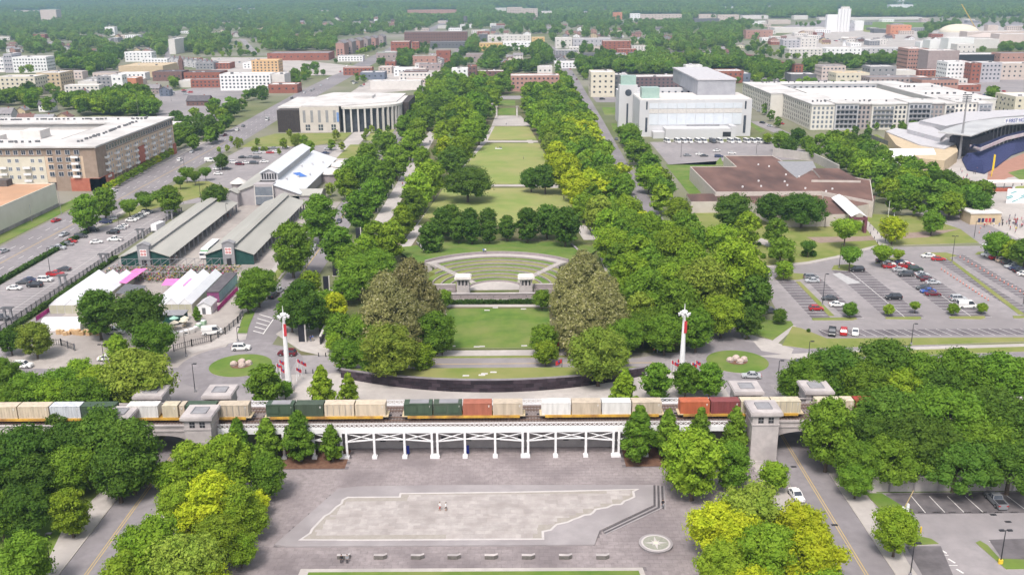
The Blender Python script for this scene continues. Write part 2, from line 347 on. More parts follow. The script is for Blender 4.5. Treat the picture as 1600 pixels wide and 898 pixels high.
# --- right hand side: car park, museum lawns, streets
sheet('car_park', GP([(1239,509),(1216,490),(1200,460),(1193,425),(1205,418),(1262,412),(1300,405),(1353,391),(1385,386),(1542,384),(1700,400),(1700,527),(1292,529)]), .03, ASPHL)
kerbed('lawn', GP([(1185,425),(1195,417),(1262,411),(1310,402),(1350,389),(1376,384),(1330,330),(1230,328),(1120,318),(1078,338),(1100,400)]), 0, .12, KERB, GRASSM)
kerbed('lawn', GP([(1384,384),(1530,380),(1500,358),(1440,338),(1346,334),(1350,345)]), 0, .12, KERB, GRASSM)
b = MB(); b.prism(GP([(1374,384),(1392,383),(1356,346),(1344,346)]), .0, .178); struct('path', b, CONC)
b = MB(); b.prism(GP([(1372,386.5),(1310,403.5),(1262,413),(1195,419),(1195,416),(1260,409.5),(1306,400.5),(1368,383.5)]), .0, .166); struct('path', b, CONC)
b = MB(); b.prism(GP([(1280,380),(1345,377),(1450,371),(1500,358),(1450,362),(1345,370),(1260,371)]), .0, .152); struct('path', b, mat('brown_path', (.25,.18,.15), (.3,.23,.19), .6))
b = MB(); b.prism(GP([(1188,372),(1215,382),(1240,392),(1236,396),(1205,388),(1180,378)]), .0, .158); struct('path', b, CONC)
kerbed('lawn', GP([(1040,258),(1130,258),(1126,246),(1120,252),(1105,300),(1078,305)]), 0, .1, KERB, GRASS)
sheet('car_park', GP([(1015,222),(1220,222),(1270,240),(1250,250),(1130,252),(1045,258)]), .03, ASPHL)
sheet('street', GP([(1380,310),(1440,335),(1540,386),(1600,386),(1600,378),(1500,330),(1400,300)]), .04, ASPHL)
sheet('plaza', GP([(1480,310),(1500,345),(1570,375),(1700,400),(1700,300),(1560,290)]), .035, CONC)
sheet('plaza', GP([(1425,245),(1520,285),(1620,330),(1680,300),(1545,258),(1480,230)]), .05, CONC)
kerbed('lawn', GP([(1350,215),(1395,240),(1420,240),(1370,210)]), 0, .1, KERB, GRASSM)
sheet('street', GP([(1170,190),(1192,190),(1300,236),(1285,242)]), .03, ASPHL)
kerbed('lawn', GP([(1170,195),(1188,208),(1196,205),(1172,190)]), 0, .1, KERB, GRASS)
kerbed('lawn', GP([(945,180),(979,180),(979,168),(940,168)]), 0, .1, KERB, GRASS)
kerbed('lawn', GP([(958,205),(995,212),(985,196),(955,193)]), 0, .1, KERB, GRASS)
sheet('car_park', GP([(932,160),(985,160),(985,152),(925,152)]), .035, ASPH)
# car park stalls
STALL = mat('asphalt_stall', (.135,.12,.13), (.19,.17,.182), .25, .9, .05, c3=(.115,.10,.11), s3=.12)
for x0,x1,y0,y1 in ((85.2,90.6,258,305),(94.6,99.8,258,302),(106.3,117.4,258,306),(125.4,136.4,258,318),(145.6,150.4,258,322),(153.2,158.4,258,325),(165,170.4,285,326)): sheet('parking_bays', rect(x0,x1,y0,y1), .033, STALL)
sheet('parking_bays', rect(84,170,243.4,248.2), .033, STALL)
b = MB()
for x0,x1,y0,y1 in ((85,90.6,258,305),(94.6,100,258,302),(106.2,111.7,258,306),(112,117.5,258,306),(125.3,130.7,258,312),(131,136.5,258,318),(145.5,150.6,258,322),(153.2,158.6,258,325)):
    n = int((y1-y0)/2.75)
    for k in range(n+1):
        y = y0 + k*2.75; b.quad([(x0,y,.05),(x1,y,.05),(x1,y+.14,.05),(x0,y+.14,.05)])
for x0 in (111.78,130.78): b.quad([(x0,258,.052),(x0+.16,258,.052),(x0+.16,308,.052),(x0,308,.052)])
for k in range(26):
    x = 85.5 + k*2.9; b.bar((x+1.2,243.2,.05),(x-1.0,248.3,.05),.14,.01)
struct('parking_marking', b, WHITEP)
b = MB(); b.prism(GP([(1300.5,428),(1312,426),(1345,442),(1325,444)]), .045, .052)
struct('road_marking', b, PATCH)
GI = [GP([(1243,440),(1250,440),(1304,494),(1295,494)]), GP([(1477,403),(1483,403),(1602,492),(1592,492)]),
      GP([(1211,437),(1216,430),(1240,427),(1262,429),(1266,434),(1245,438)]), GP([(1299,422),(1303,415),(1330,413),(1341,418),(1330,424)]),
      GP([(1268,497.5),(1336,496),(1340,499),(1332,501),(1270,501)]), GP([(1383,496),(1438,495),(1440,498.5),(1434,500),(1384,499)]),
      GP([(1483,495),(1538,494),(1540,497.5),(1532,499.5),(1484,498.5)]), GP([(1582,494),(1650,493),(1650,497),(1584,498)]),
      GP([(1367,412),(1375,404),(1402,403),(1412,406),(1395,412)]), GP([(1437,400),(1446,395),(1478,395),(1496,400),(1480,404)]), GP([(1523,398),(1528,394),(1560,394),(1600,412),(1640,440),(1630,440),(1590,415),(1555,400)])]
for p in GI: kerbed('grass_island', p, 0, .15, mat('kerb_yellowed', (.42,.34,.22), (.38,.33,.27), .8) if p is GI[0] else KERB, GRASSM)
# lower right car park by the viaduct
sheet('car_park', GP([(1358,770),(1700,766),(1700,960),(1480,960),(1420,880),(1395,835),(1375,806)]), .03, ASPHL)
sheet('car_park', GP([(1384,772),(1700,767),(1700,800),(1440,803),(1398,800)]), .04, mat('asphalt_new', (.095,.085,.09), (.15,.135,.14), .3, .9, .05))
sheet('car_park', GP([(1415,853),(1470,853),(1494,910),(1448,910)]), .045, ASPHD)
sheet('car_park', GP([(1545,843),(1700,838),(1700,878),(1570,880)]), .045, ASPHD)
kerbed('lawn', GP([(1352,771),(1378,771),(1420,797),(1416,805),(1384,806)]), 0, .13, KERB, GRASS)
kerbed('grass_island', GP([(1408,842),(1428,836),(1455,842),(1467,850),(1420,853)]), 0, .13, KERB, GRASS)
kerbed('grass_island', GP([(1524,848),(1531,845),(1543,852),(1562,873),(1620,875),(1620,889),(1572,890)]), 0, .13, KERB, GRASS)
b = MB()
for k in range(12): 
    p = G(1440+k*24, 800); b.quad([(p[0]-.7,p[1]-.1,.055),(p[0]+.7,p[1]-.1,.055),(p[0]+.7,p[1]+.1,.055),(p[0]-.7,p[1]+.1,.055)])
for (a,c) in (((1438,867),(1482,867)),((1451,883),(1496,883)),((1561,845),(1591,875)),((1587,844),(1620,874)),((1424,775),(1446,801)),((1452,775),(1476,800)),((1480,775),(1506,800)),((1508,775),(1536,800)),((1573,774),(1606,799))):
    p, q = G(*a), G(*c); b.bar((*p,.055),(*q,.055),.13,.01)
for (x,y) in ((1474,861),(1487,876),(1500,892)): 
    p = G(x,y); b.bar((p[0]-.3,p[1]+.6,.055),(p[0]+.3,p[1]-.6,.055),.3,.01)
for k in range(4):
    p = G(1552+k*25, 845.5-k*.3); b.quad([(p[0]-.7,p[1]-.1,.055),(p[0]+.7,p[1]-.1,.055),(p[0]+.7,p[1]+.1,.055),(p[0]-.7,p[1]+.1,.055)])
struct('parking_marking', b, WHITEP)
# ================================================================ viaduct, trestle, train
YN, YF, ZD = 174.6, 186.0, 6.7      # near face, far face, deck height
BAL = mat('ballast', (.16,.13,.125), (.24,.2,.19), 2.5, .95, .4)
RAILM = mat('rail_steel', (.20,.12,.09), (.25,.16,.12), 2, .5, metal=.3)
TIE = mat('timber_tie', (.10,.07,.06), (.15,.11,.09), 2, .9)
TUN = mat('underpass_wall', (.16,.15,.15), (.22,.2,.2), .5, .9)
# embankment walls left and right, joined by bridges with segmental arches
def wall(x0, x1, nm, lab):
    t = thing(nm, lab, 'retaining wall', ((x0+x1)/2, YN, 0)); xx = (x1-x0)/2
    b = MB(); b.box(-xx, xx, .5, YF-YN-.5, 0, ZD, 0); b.build('body', [STONED], t)
    b = MB(); b.box(-xx, xx, .1, .9, ZD-.9, ZD+.75, 0); b.box(-xx, xx, YF-YN-.9, YF-YN-.1, ZD-.9, ZD+.75, 0); b.build('parapet', [STONE], t)
    b = MB(); b.box(-xx, xx, -.1, .1, ZD-1.1, ZD-.8, 0); b.box(-xx, xx, -.05, .1, ZD+.75, ZD+.95, 0); b.build('coping', [STONE], t)
    return t
wall(-400, -75.65, 'viaduct_wall', 'long grey retaining wall of the railway left of the left road underpass')
wall(65.6, 400, 'viaduct_wall', 'long grey retaining wall of the railway right of the right road underpass')
def arch_bridge(x0, x1, lab):
    t = thing('arch_bridge', lab, 'bridge', ((x0+x1)/2, YN, 0)); h = (x1-x0)/2
    b = MB(); n = 14; z_s, z_c = 3.4, 5.3
    arc = [(-h + 2*h*i/n, z_s + (z_c-z_s)*math.sqrt(max(0, 1-((i-n/2)/(n/2))**2))) for i in range(n+1)]
    for i in range(n):
        (xa,za),(xb,zb) = arc[i], arc[i+1]
        for y in (0, YF-YN): b.quad([(xa,y,za),(xb,y,zb),(xb,y,ZD+.7),(xa,y,ZD+.7)])
        b.quad([(xa,0,za),(xa,YF-YN,za),(xb,YF-YN,zb),(xb,0,zb)])
    b.box(-h, h, 0, .5, ZD+.70, ZD+.78); b.box(-h, h, YF-YN-.5, YF-YN, ZD+.70, ZD+.78)
    b.build('arch', [STONE], t)
    for xa in (-h-.2, h): b = MB(); b.box(xa, xa+.2, 0, YF-YN, 0, z_s); b.build('abutment', [TUN], t)
    b = MB(); b.box(-h, h, -.14, -.003, ZD-.55, ZD-.25); b.box(-h, h, -.18, -.004, ZD+.55, ZD+.9); b.build('moulding', [STONE], t)
    b = MB(); b.box(-h, h, .6, YF-YN-.6, 5.9, ZD-.003); b.build('deck', [STONED], t)
arch_bridge(-75.4, -64.6, 'grey stone arch bridge carrying the railway over the left road')
arch_bridge(52.1, 65.3, 'grey stone arch bridge carrying the railway over the right road')
b = MB(); b.box(-400, 400, YN+1, YF-1, ZD-.4, ZD+.06, 0); struct('ballast_bed', b, BAL)
# stone towers
def tower(x, y, zb, ht, w, lab, name='stone_tower'):
    t = thing(name, lab, 'tower', (x, y, zb), 0, 'stone towers of the railway viaduct'); h = w/2
    b = MB(); b.box(-h-.2, h+.2, -h-.2, h+.2, 0, .8 if zb < 1 else .3); b.box(-h, h, -h, h, 0, ht-1.0); b.build('shaft', [STONE], t)
    b = MB(); b.box(-h-.12, h+.12, -h-.12, h+.12, ht-3.2, ht-2.9); b.build('string_course', [STONE], t)
    b = MB(); b.box(-h-.55, h+.55, -h-.55, h+.55, ht-1.0, ht-.45); b.box(-h-.3, h+.3, -h-.3, h+.3, ht-1.3, ht-1.0); b.prism([(-h-.4,-h-.4),(h+.4,-h-.4),(h+.4,h+.4),(-h-.4,h+.4)], ht-.45, ht-.25); b.build('cap', [STONE], t)
    b = MB(); q = h*.55
    for s in (-1, 1): b.box(s*q-.09, s*q+.09, -q, q, ht-.25, ht-.02); b.box(-q, q, s*q-.09, s*q+.09, ht-.25, ht-.021)
    b.box(-q+.1, q-.1, -q+.1, q-.1, ht-.25, ht-.16)
    b.build('roof_frame', [MGREY], t)
    for s in (-1, 1):
        b = MB(); cx = s*w*.19; b.box(cx-.52, cx+.52, -h-.03, -h+.05, ht-2.7, ht-1.5)
        wdw = b.build('window', [DARK], t)
        b = MB(); b.box(cx-.04, cx+.04, -h-.07, -h-.031, ht-2.7, ht-1.5); b.box(cx-.52, cx+.52, -h-.07, -h-.032, ht-2.14, ht-2.06); b.build('glazing_bar', [MGREY], wdw)
    return t
tower(-61.75, YN-.6, 0, 11.2, 5.2, 'pale stone tower left of the white trestle, beside the left underpass')
tower(49.3, YN-1.2, 0, 11.6, 5.2, 'pale stone tower right of the white trestle, beside the right underpass')
tower(-78.2, YN+.5, 0, 10.6, 5.0, 'stone tower half hidden by the dark trees left of the left underpass')
for px, py, lab in ((240,624,'short stone tower on the far parapet above the left underpass'), (347,622,'short stone tower on the far parapet left of the round island road'), (1164,617,'short stone tower on the far parapet beside the silver car'), (1272,616,'short stone tower on the far parapet before the right tree clump')):
    x, y = G(px, py, 7.0); tower(x, 188.3, 0, 9.5, 5.2, lab)
# the white steel trestle
XA, XB = -58.9, 46.4
t = thing('steel_trestle', 'white steel trestle carrying the railway over the granite plaza', 'trestle bridge', ((XA+XB)/2, YN, 0)); ox = (XA+XB)/2
b = MB(); b.box(XA-ox, XB-ox, .3, YF-YN-.3, ZD-.8, ZD-.4, 0); b.build('deck', [MGREY], t)
b = MB()
for y in (0, YF-YN): b.box(XA-ox, XB-ox, y-.18, y+.18, ZD-1.15, ZD-.1)
b.build('edge_beam', [WHITE], t)
bays = [-33.9 + 6.06*i for i in range(10)]
dbl = {0, 3, 6, 9}; cols = [(x, i in dbl) for i, x in enumerate(bays)] + [(-33.9-6.06*1, False), (-33.9-6.06*2, False), (bays[-1]+6.06, False), (bays[-1]+12.1, False)]
for x, d in cols:
    b = MB()
    for dx in ((-.55, .55) if d else (0,)): b.box(x-ox+dx-.22, x-ox+dx+.22, -.22, .22, .55, ZD-1.15)
    k = .95 if d else .5; b.prism([(x-ox-k,-.55),(x-ox+k,-.55),(x-ox+k,.55),(x-ox-k,.55)], 0, .55)
    b.box(x-ox-k*.6, x-ox+k*.6, -.36, .36, .55, .8)
    b.build('column', [WHITE], t)
allx = sorted(c[0] for c in cols)
for i in range(len(allx)-1):
    x0, x1 = allx[i]-ox+.25, allx[i+1]-ox-.25; zt = ZD-1.2
    # curved lower chord: the bracing is deepest next to the paired columns
    def zl(x): 
        u = min(abs(x+ox-bays[j]) for j in dbl); return 4.35 - .75*(max(0, 1-u/9.0))
    b = MB(); b.bar((x0,0,zl(x0)),(x1,0,zl(x1)),.2,.24); b.build('lower_chord', [WHITE], t)
    b = MB(); b.bar((x0,-.03,zl(x0)),(x1,-.03,zt),.12,.17); b.bar((x0,.05,zt),(x1,.05,zl(x1)),.12,.17); b.build('cross_brace', [WHITE], t)
for y, nm in ((0, 'railing'), (YF-YN, 'railing')):
    b = MB(); L = XB-XA; n = 110
    b.box(XA-ox, XB-ox, y-.06, y+.06, ZD+.85, ZD+.97); b.box(XA-ox, XB-ox, y-.06, y+.06, ZD-.02, ZD+.12)
    for i in range(n):
        u0, u1 = XA-ox+L*i/n, XA-ox+L*(i+1)/n
        b.bar((u0,y-.02,ZD+.1),(u1,y-.02,ZD+.86),.06,.09); b.bar((u0,y+.02,ZD+.86),(u1,y+.02,ZD+.1),.06,.09)
    b.build('railing', [WHITE], t, kind='stuff')
# wall under the trestle with dark vents
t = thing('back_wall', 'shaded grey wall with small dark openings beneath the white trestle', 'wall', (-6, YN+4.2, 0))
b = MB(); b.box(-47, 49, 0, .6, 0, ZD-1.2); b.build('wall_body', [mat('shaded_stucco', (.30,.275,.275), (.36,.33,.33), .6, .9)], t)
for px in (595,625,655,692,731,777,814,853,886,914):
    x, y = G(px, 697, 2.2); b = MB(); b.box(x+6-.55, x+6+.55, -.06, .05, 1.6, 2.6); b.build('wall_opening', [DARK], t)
for px in (638, 731):
    x, y = G(px, 708); c = thing('banner_stand', 'blue panel standing behind a white column, %s' % ('nearer the left trees' if px < 700 else 'near the middle of the trestle'), 'panel', (x, YN+1.6, 0))
    b = MB(); b.box(-.28,.28,-.04,.04,.1,1.9); b.build('panel_sheet', [mat('blue_panel', (.02,.03,.22))], c); b = MB(); b.box(-.3,.3,-.25,.25,0,.1); b.build('base', [DARK], c)
kerbed('planting_bed', rect(-48.5,-33.2,170.2,178), 0, .1, SOIL, SOIL)
kerbed('planting_bed', rect(22.2,42,170.2,178), 0, .1, SOIL, SOIL)
# tracks
def track(y, z):
    b = MB()
    for dy in (-.72, .72): b.box(-330, 330, y+dy-.05, y+dy+.05, z+.06, z+.22)
    struct('rail', b, RAILM)
    b = MB()
    for i in range(560): x = -170+.62*i; b.box(x, x+.24, y-1.3, y+1.3, z, z+.1, bottom=False)
    struct('track_ties', b, TIE)
ZT = ZD+.06
track(178.3, ZT); track(183.0, ZT)
# well wagons and containers
CORR = {}
def contmat(nm, c):
    if nm not in CORR: CORR[nm] = mat('container_'+nm, tuple(v*.88 for v in c), c, .7, .55, .02, c3=tuple(v*.74 for v in c), s3=.9, stretch=(1.4,1.4,.25))
    return CORR[nm]
CC = dict(cream=(.62,.52,.40), beige=(.55,.46,.36), white=(.72,.70,.68), palegrey=(.58,.60,.64), green=(.065,.10,.065), olive=(.075,.10,.07), orange=(.48,.13,.06), rust=(.40,.14,.09), maroon=(.24,.065,.065), red=(.36,.05,.04), sand=(.60,.53,.40))
def container(x0, x1, z, col, lab, style=0, h=2.55, deep=2.44, yc=178.3):
    t = thing('shipping_container', lab, 'container', ((x0+x1)/2, yc, z), 0, 'containers on the freight train'); L = (x1-x0)/2-.05; D = deep/2; m = contmat(col, CC[col])
    b = MB(); n = int(L*2/.28); xs = np.linspace(-L+.12, L-.12, n+1)
    for s in (-1, 1):                         # corrugated sides
        for i in range(n):
            ya = s*(D-.02 - (.06 if i % 2 else 0)); b.box(xs[i], xs[i+1], min(ya, s*(D-.14)), max(ya, s*(D-.14)), .16, h-.12, bottom=False)
    b.box(-L+.06, L-.06, -D+.1, D-.1, .1, h-.05)
    b.build('box_body', [m], t)
    b = MB()
    for sx in (-1, 1):
        for sy in (-1, 1): b.box(sx*L-.1*(sx > 0), sx*L+.1*(sx < 0), sy*D-.1*(sy > 0), sy*D+.1*(sy < 0), 0, h)
    for sy in (-1, 1): b.box(-L+.1, L-.1, sy*D-.1*(sy > 0), sy*D+.1*(sy < 0), 0, .15); b.box(-L+.1, L-.1, sy*D-.1*(sy > 0), sy*D+.1*(sy < 0), h-.11, h-.004)
    b.build('corner_frame', [m], t)
    b = MB(); b.box(-L+.02, L-.02, -D+.02, D-.02, h-.05, h); b.build('roof', [m], t)
    if style == 1:                            # side doors
        b = MB()
        for i in range(5): b.box(-L*.8+i*L*.4-.03, -L*.8+i*L*.4+.03, -D-.05, -D-.002, .2, h-.15)
        b.build('door_bars', [MGREY], t)
    if style == 2:                            # plated roof with hatches
        b = MB(); b.box(-L*.6, L*.75, -D*.75, D*.75, h+.003, h+.12); b.build('roof_hatch', [MGREY], t)
        b = MB(); b.box(-L*.85, -L*.1, -D-.06, -D-.002, .7, h-.5); b.box(L*.05, L*.8, -D-.06, -D-.002, .5, h-.3); b.build('side_panel', [contmat('green', CC['green'])], t)
    b = MB(); b.box(L-.75,L-.45,-D-.012,-D-.002,h-.55,h-.4); b.box(L-.7,L-.5,-D-.012,-D-.0021,h-.8,h-.65); b.build('marking_plate', [WHITEP], t)
    return t
YELW = mat('wagon_yellow', (.62,.38,.06), (.5,.28,.05), .9, .6, .05, c3=(.28,.14,.05), s3=.4)
def wagon(x0, x1, lab):
    t = thing('well_wagon', lab, 'wagon', ((x0+x1)/2, 178.3, ZT+.22), 0, 'yellow well wagons of the freight train'); L = (x1-x0)/2
    b = MB(); b.box(-L+1.3, L-1.3, -1.42, -1.22, .62, 1.12); b.box(-L+1.3, L-1.3, 1.22, 1.42, .62, 1.12); b.box(-L+1.3, L-1.3, -1.2, 1.2, .82, 1.0); b.build('side_sill', [YELW], t)
    b = MB()
    for s in (-1, 1): b.box(s*(L-.75)-.55, s*(L-.75)+.55, -1.35, 1.35, .95, 1.14)
    b.build('end_platform', [mat('platform_sand', (.6,.5,.33), (.5,.4,.25), 1, .7) if 'platform_sand' not in bpy.data.materials else bpy.data.materials['platform_sand']], t)
    for s in (-1, 1):
        b = MB(); b.box(s*(L-2.6)-1.15, s*(L-2.6)+1.15, -1.05, 1.05, .38, .62); bo = b.build('bogie', [DARK], t)
        for dx in (-.85, .85):
            b = MB()
            for y in (-.74, .74):
                c0 = len(b.v); n = 12
                for k in range(n): b.v.append((s*(L-2.6)+dx+.42*math.cos(2*PI*k/n), y-.06, .42+.42*math.sin(2*PI*k/n)))
                for k in range(n): b.v.append((s*(L-2.6)+dx+.42*math.cos(2*PI*k/n), y+.06, .42+.42*math.sin(2*PI*k/n)))
                for k in range(n): j = (k+1) % n; b.f.append((c0+k,c0+j,c0+n+j,c0+n+k)); b.m.append(0)
                b.f.append(tuple(c0+k for k in range(n))); b.m.append(0); b.f.append(tuple(c0+n+k for k in range(n))[::-1]); b.m.append(0)
            b.build('wheelset', [RAILM], bo)
    b = MB()
    for s in (-1, 1): b.bar((s*(L-.2),0,.75),(s*(L+.35),0,.75),.22)
    b.build('coupler', [DARK], t)
ZC = ZT+.22+1.14-.0
train = [ # wagon pixel span, then containers (left px, right px, colour, style, label)
 ((-80,181), [(-80,-22,'beige',0,'beige container at the far left end of the train'),(-21,28,'cream',0,'cream container at the left edge, left of another cream one'),(29,78,'cream',0,'cream container left of the pale grey white one'),(79,127,'palegrey',0,'pale bluish white container between cream and green ones'),(128,181,'green',0,'green container above the round dark tree')]),
 ((198,392), [(199,248,'white',0,'bright white container above the left underpass'),(254,279,'sand',0,'half length sand container between white and green ones'),(281,290,'beige',0,'narrow beige container squeezed against the green one'),(291,338,'green',0,'green container behind the left stone tower'),(340,389,'beige',1,'beige barred container right of the green one by the tower')]),
 ((414,606), [(416,460,'green',2,'dark green container with roof hatches at a wagon left end'),(461,506,'olive',0,'dark olive container between hatched green and beige ones'),(507,554,'cream',1,'cream container with barred side doors, right of the olive one'),(555,603,'cream',0,'plain cream container above the small narrow tree')]),
 ((629,820), [(631,676,'green',2,'green plated container left of its twin near the middle of the train'),(677,722,'olive',2,'green plated container touching the orange one'),(723,769,'rust',0,'orange red container between a green and a beige one'),(770,817,'beige',0,'beige container right of the orange red one')]),
 ((844,1037), [(846,892,'white',0,'white container at the left end of the pale four'),(893,939,'beige',0,'beige container between two white ones'),(940,986,'white',0,'white container between two beige ones'),(987,1034,'beige',0,'beige container right end of the pale four, above a tree')]),
 ((1060,1255), [(1062,1109,'orange',0,'bright orange container at the left end of its wagon'),(1110,1156,'maroon',0,'dull maroon container between orange and cream ones'),(1157,1204,'sand',0,'cream container right of the maroon one'),(1205,1251,'sand',1,'cream container with barred sides above the right tower')]),
 ((1273,1480), [(1274,1313,'sand',0,'cream container beyond the right underpass'),(1314,1334,'cream',0,'cream container end next to the red ones'),(1335,1372,'red',0,'red container left of its wagon mate, by the big trees'),(1373,1420,'red',0,'red container mostly hidden by the big right trees'),(1421,1476,'maroon',0,'maroon container behind the big right trees')]),
]
for (a, c), conts in train:
    yb = 644
    xw0, xw1 = G(a, 652-.0072*(a-0), ZC)[0], G(c, 652-.0072*(c-0), ZC)[0]
    k = (178.3)/ (177.1)
    def gx(p): 
        x, y = G(p, 652-.0072*p, ZC); return x*177.1/y
    wagon(gx(a)-.3, gx(c)+.3, 'yellow well wagon under the %s' % conts[1][4].replace(' container', ' box'))
    for (l, r, col, st, lab) in conts:
        container(gx(l), gx(r), ZC, col, lab, st)
# ================================================================ granite plaza with the state map
PAV = mat('granite_paver', (.235,.202,.203), (.30,.26,.262), .9, .8, .06, c3=(.18,.153,.158), s3=.1, obj_random=.07)
PAVJ = mat('paving_joint', (.13,.115,.12), (.17,.15,.155), 2, .95)
PAVL = mat('granite_pale_band', (.285,.26,.265), (.335,.305,.31), .3, .8, .03, c3=(.25,.225,.23), s3=.12)
MAPS = mat('map_granite', (.37,.345,.30), (.45,.42,.37), 1.1, .75, .03, c3=(.34,.30,.27), s3=.28)
MAPB = mat('map_border_granite', (.45,.415,.41), (.52,.48,.47), .8, .75)
sheet('plaza_bed', rect(-60,47,100,180.2), .03, PAVJ)
def inpoly(x, y, P):
    c = False; n = len(P)
    for i in range(n):
        (xa,ya),(xb,yb) = P[i], P[i-1]
        if (ya > y) != (yb > y) and x < (xb-xa)*(y-ya)/(yb-ya)+xa: c = not c
    return c
TER = GP([(528,763),(560,759),(700,757),(1021,757),(1021,788.5),(937,828),(929,850),(448,853),(429,850)], .36)
GRB = GP([(470,889.5),(1004,887),(1030,960),(440,960)])
base_paver = {}
def paver_mesh(w_, d_):
    k = (round(w_,2), d_)
    if k not in base_paver:
        b = MB(); g = .018; b.box(g, w_-g, g, d_-g, 0, .045, bottom=False); base_paver[k] = b.mesh('paver', PAV)
    return base_paver[k]
cells = []; y = 128.0; r = 0
while y < 179.6:
    x = -59.5 + (r % 2)*.75; i = 0
    while x < 46.3:
        w_ = (1.5, 1.2, 1.8)[(i*7+r*3) % 3]
        cx, cy = x+w_/2, y+.55
        if not inpoly(cx, cy, TER) and not (inpoly(cx, cy, GRB)) and not (cy > 170 and (cx < -33 or cx > 22)): cells.append((x, y, w_))
        x += w_; i += 1
    y += 1.1; r += 1
vis = [c for c in cells if 430 < PX(c[0]+.7, c[1]+.5)[0] < 1065 and PX(c[0]+.7, c[1]+.5)[1] < 896]
near = sorted(vis, key=lambda c: c[1])[:300]
ns = set(near)
pf = thing('plaza_paving', 'grey granite paving blocks around the stone state map', 'paving', (0,0,.034)); pf['kind'] = 'structure'
for (x,y,w_) in near: put('paver', paver_mesh(w_, 1.1), pf, (x, y, 0))
b = MB(); g = .018
for c in cells:
    if c in ns: continue
    x,y,w_ = c; h = .045 + random.uniform(-.004,.004); b.box(x+g, x+w_-g, y+g, y+1.1-g, 0, h, bottom=False)
o = b.build('pavers', [PAV], pf, kind='stuff')
# raised map terrace with granite steps
mt_ = thing('map_terrace', 'raised pale granite terrace carrying the stone state map', 'terrace'); mt_['kind'] = 'structure'
b = MB(); b.prism(TER, .0, .36); b.build('terrace_slab', [PAVL], mt_)
DK = mat('dark_step_band', (.075,.066,.07), (.11,.098,.104), 2, .5)  # dark bands laid along the step treads
st_r = [(1021,757),(1021,788.5),(937,828)]
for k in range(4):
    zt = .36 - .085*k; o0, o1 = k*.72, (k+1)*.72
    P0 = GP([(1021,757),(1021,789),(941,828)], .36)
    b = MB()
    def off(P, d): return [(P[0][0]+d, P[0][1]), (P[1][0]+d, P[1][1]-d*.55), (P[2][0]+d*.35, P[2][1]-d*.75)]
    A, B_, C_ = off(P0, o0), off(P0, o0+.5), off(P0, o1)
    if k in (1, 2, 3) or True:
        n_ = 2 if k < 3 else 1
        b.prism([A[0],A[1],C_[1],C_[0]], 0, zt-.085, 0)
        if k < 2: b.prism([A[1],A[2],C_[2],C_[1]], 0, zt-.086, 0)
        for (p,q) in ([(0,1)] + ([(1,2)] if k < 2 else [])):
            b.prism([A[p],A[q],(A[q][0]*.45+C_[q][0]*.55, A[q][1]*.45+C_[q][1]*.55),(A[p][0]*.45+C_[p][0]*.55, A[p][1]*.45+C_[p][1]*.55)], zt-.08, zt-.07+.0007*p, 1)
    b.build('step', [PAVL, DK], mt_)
MPX = [(466,843.5),(483,832),(486,826),(506,805),(514,801),(524,791),(532,786),(534,780),(543,775.5),(623,775),(624.5,769.5),(700,768.8),(800,767.5),(900,765.5),(999,763.2),(991,767.5),(993,776),(985,780),(977,783),(972,788),(958,789),(950,793),(940,794.5),(932,796),(928,801),(923,804),(914,805),(905,809),(896,812),(888,816),(871,819.5),(866,824),(862,828),(850,830.5),(850.5,842.5),(700,843.5),(560,844.2)]
MP = GP(MPX, .37)
def inset(P, d):
    n = len(P); a = sum(P[i][0]*P[(i+1)%n][1]-P[(i+1)%n][0]*P[i][1] for i in range(n)); s = 1 if a > 0 else -1; Q = []
    for i in range(n):
        p0, p1, p2 = Vector(P[i-1]), Vector(P[i]), Vector(P[(i+1)%n]); e1, e2 = (p1-p0).normalized(), (p2-p1).normalized()
        n1, n2 = Vector((-e1.y, e1.x))*s, Vector((-e2.y, e2.x))*s; bn = (n1+n2); bn = bn.normalized() if bn.length > .1 else n1
        Q.append(tuple(p1 + bn*min(d/max(.5, bn.dot(n1)), d*1.7)))
    return Q
m_ = thing('stone_state_map', 'large flat stone map with jagged white border on the plaza', 'stone map', (0,0,.3605))
MI = inset(MP, .42)
b = MB()
for i in range(len(MP)):
    j = (i+1) % len(MP); b.prism([MP[i], MP[j], MI[j], MI[i]], 0, .035)
b.build('border', [MAPB], m_)
b = MB(); b.prism(MI, 0, .008); b.build('map_bed', [mat('map_joint', (.30,.27,.24), (.34,.31,.28), 1.)], m_)
b = MB(); yy = min(p[1] for p in MI); tiles = []; r = 0; random.seed(3)
while yy < max(p[1] for p in MI):
    xx = min(p[0] for p in MI) + random.uniform(0,.8); hh = random.choice((.8,1.1,1.4))
    while xx < max(p[0] for p in MI):
        ww = random.choice((1.2,1.7,2.3,1.0))
        if all(inpoly(u, v, MI) for u in (xx+.02, xx+ww) for v in (yy+.02, yy+hh)): tiles.append((xx,yy,ww,hh))
        xx += ww
    yy += hh
mk = [mat('map_granite_%s' % n_, tuple(v*k for v in (.36,.325,.312)), tuple(v*k for v in (.42,.382,.368)), .9, .75, .03, c3=tuple(v*k for v in (.32,.285,.272)), s3=.3) for n_, k in (('warm', .93), ('light', 1.0), ('pale', 1.06))]
tm = {}
tiles.sort(key=lambda q: q[1])
for i, (x,y,w_,h_) in enumerate(tiles):
    k = random.randrange(3)
    if i < 300:
        if (w_,h_,k) not in tm:
            c = MB(); c.box(.012, w_-.012, .012, h_-.012, 0, .02, bottom=False); tm[(w_,h_,k)] = c.mesh('tile', mk[k])
        put('tile', tm[(w_,h_,k)], m_, (x, y, .0085))
    else: b.box(x+.012, x+w_-.012, y+.012, y+h_-.012, .0085, .0285, k, bottom=False)
b.build('map_tiles', mk, m_, kind='stuff')
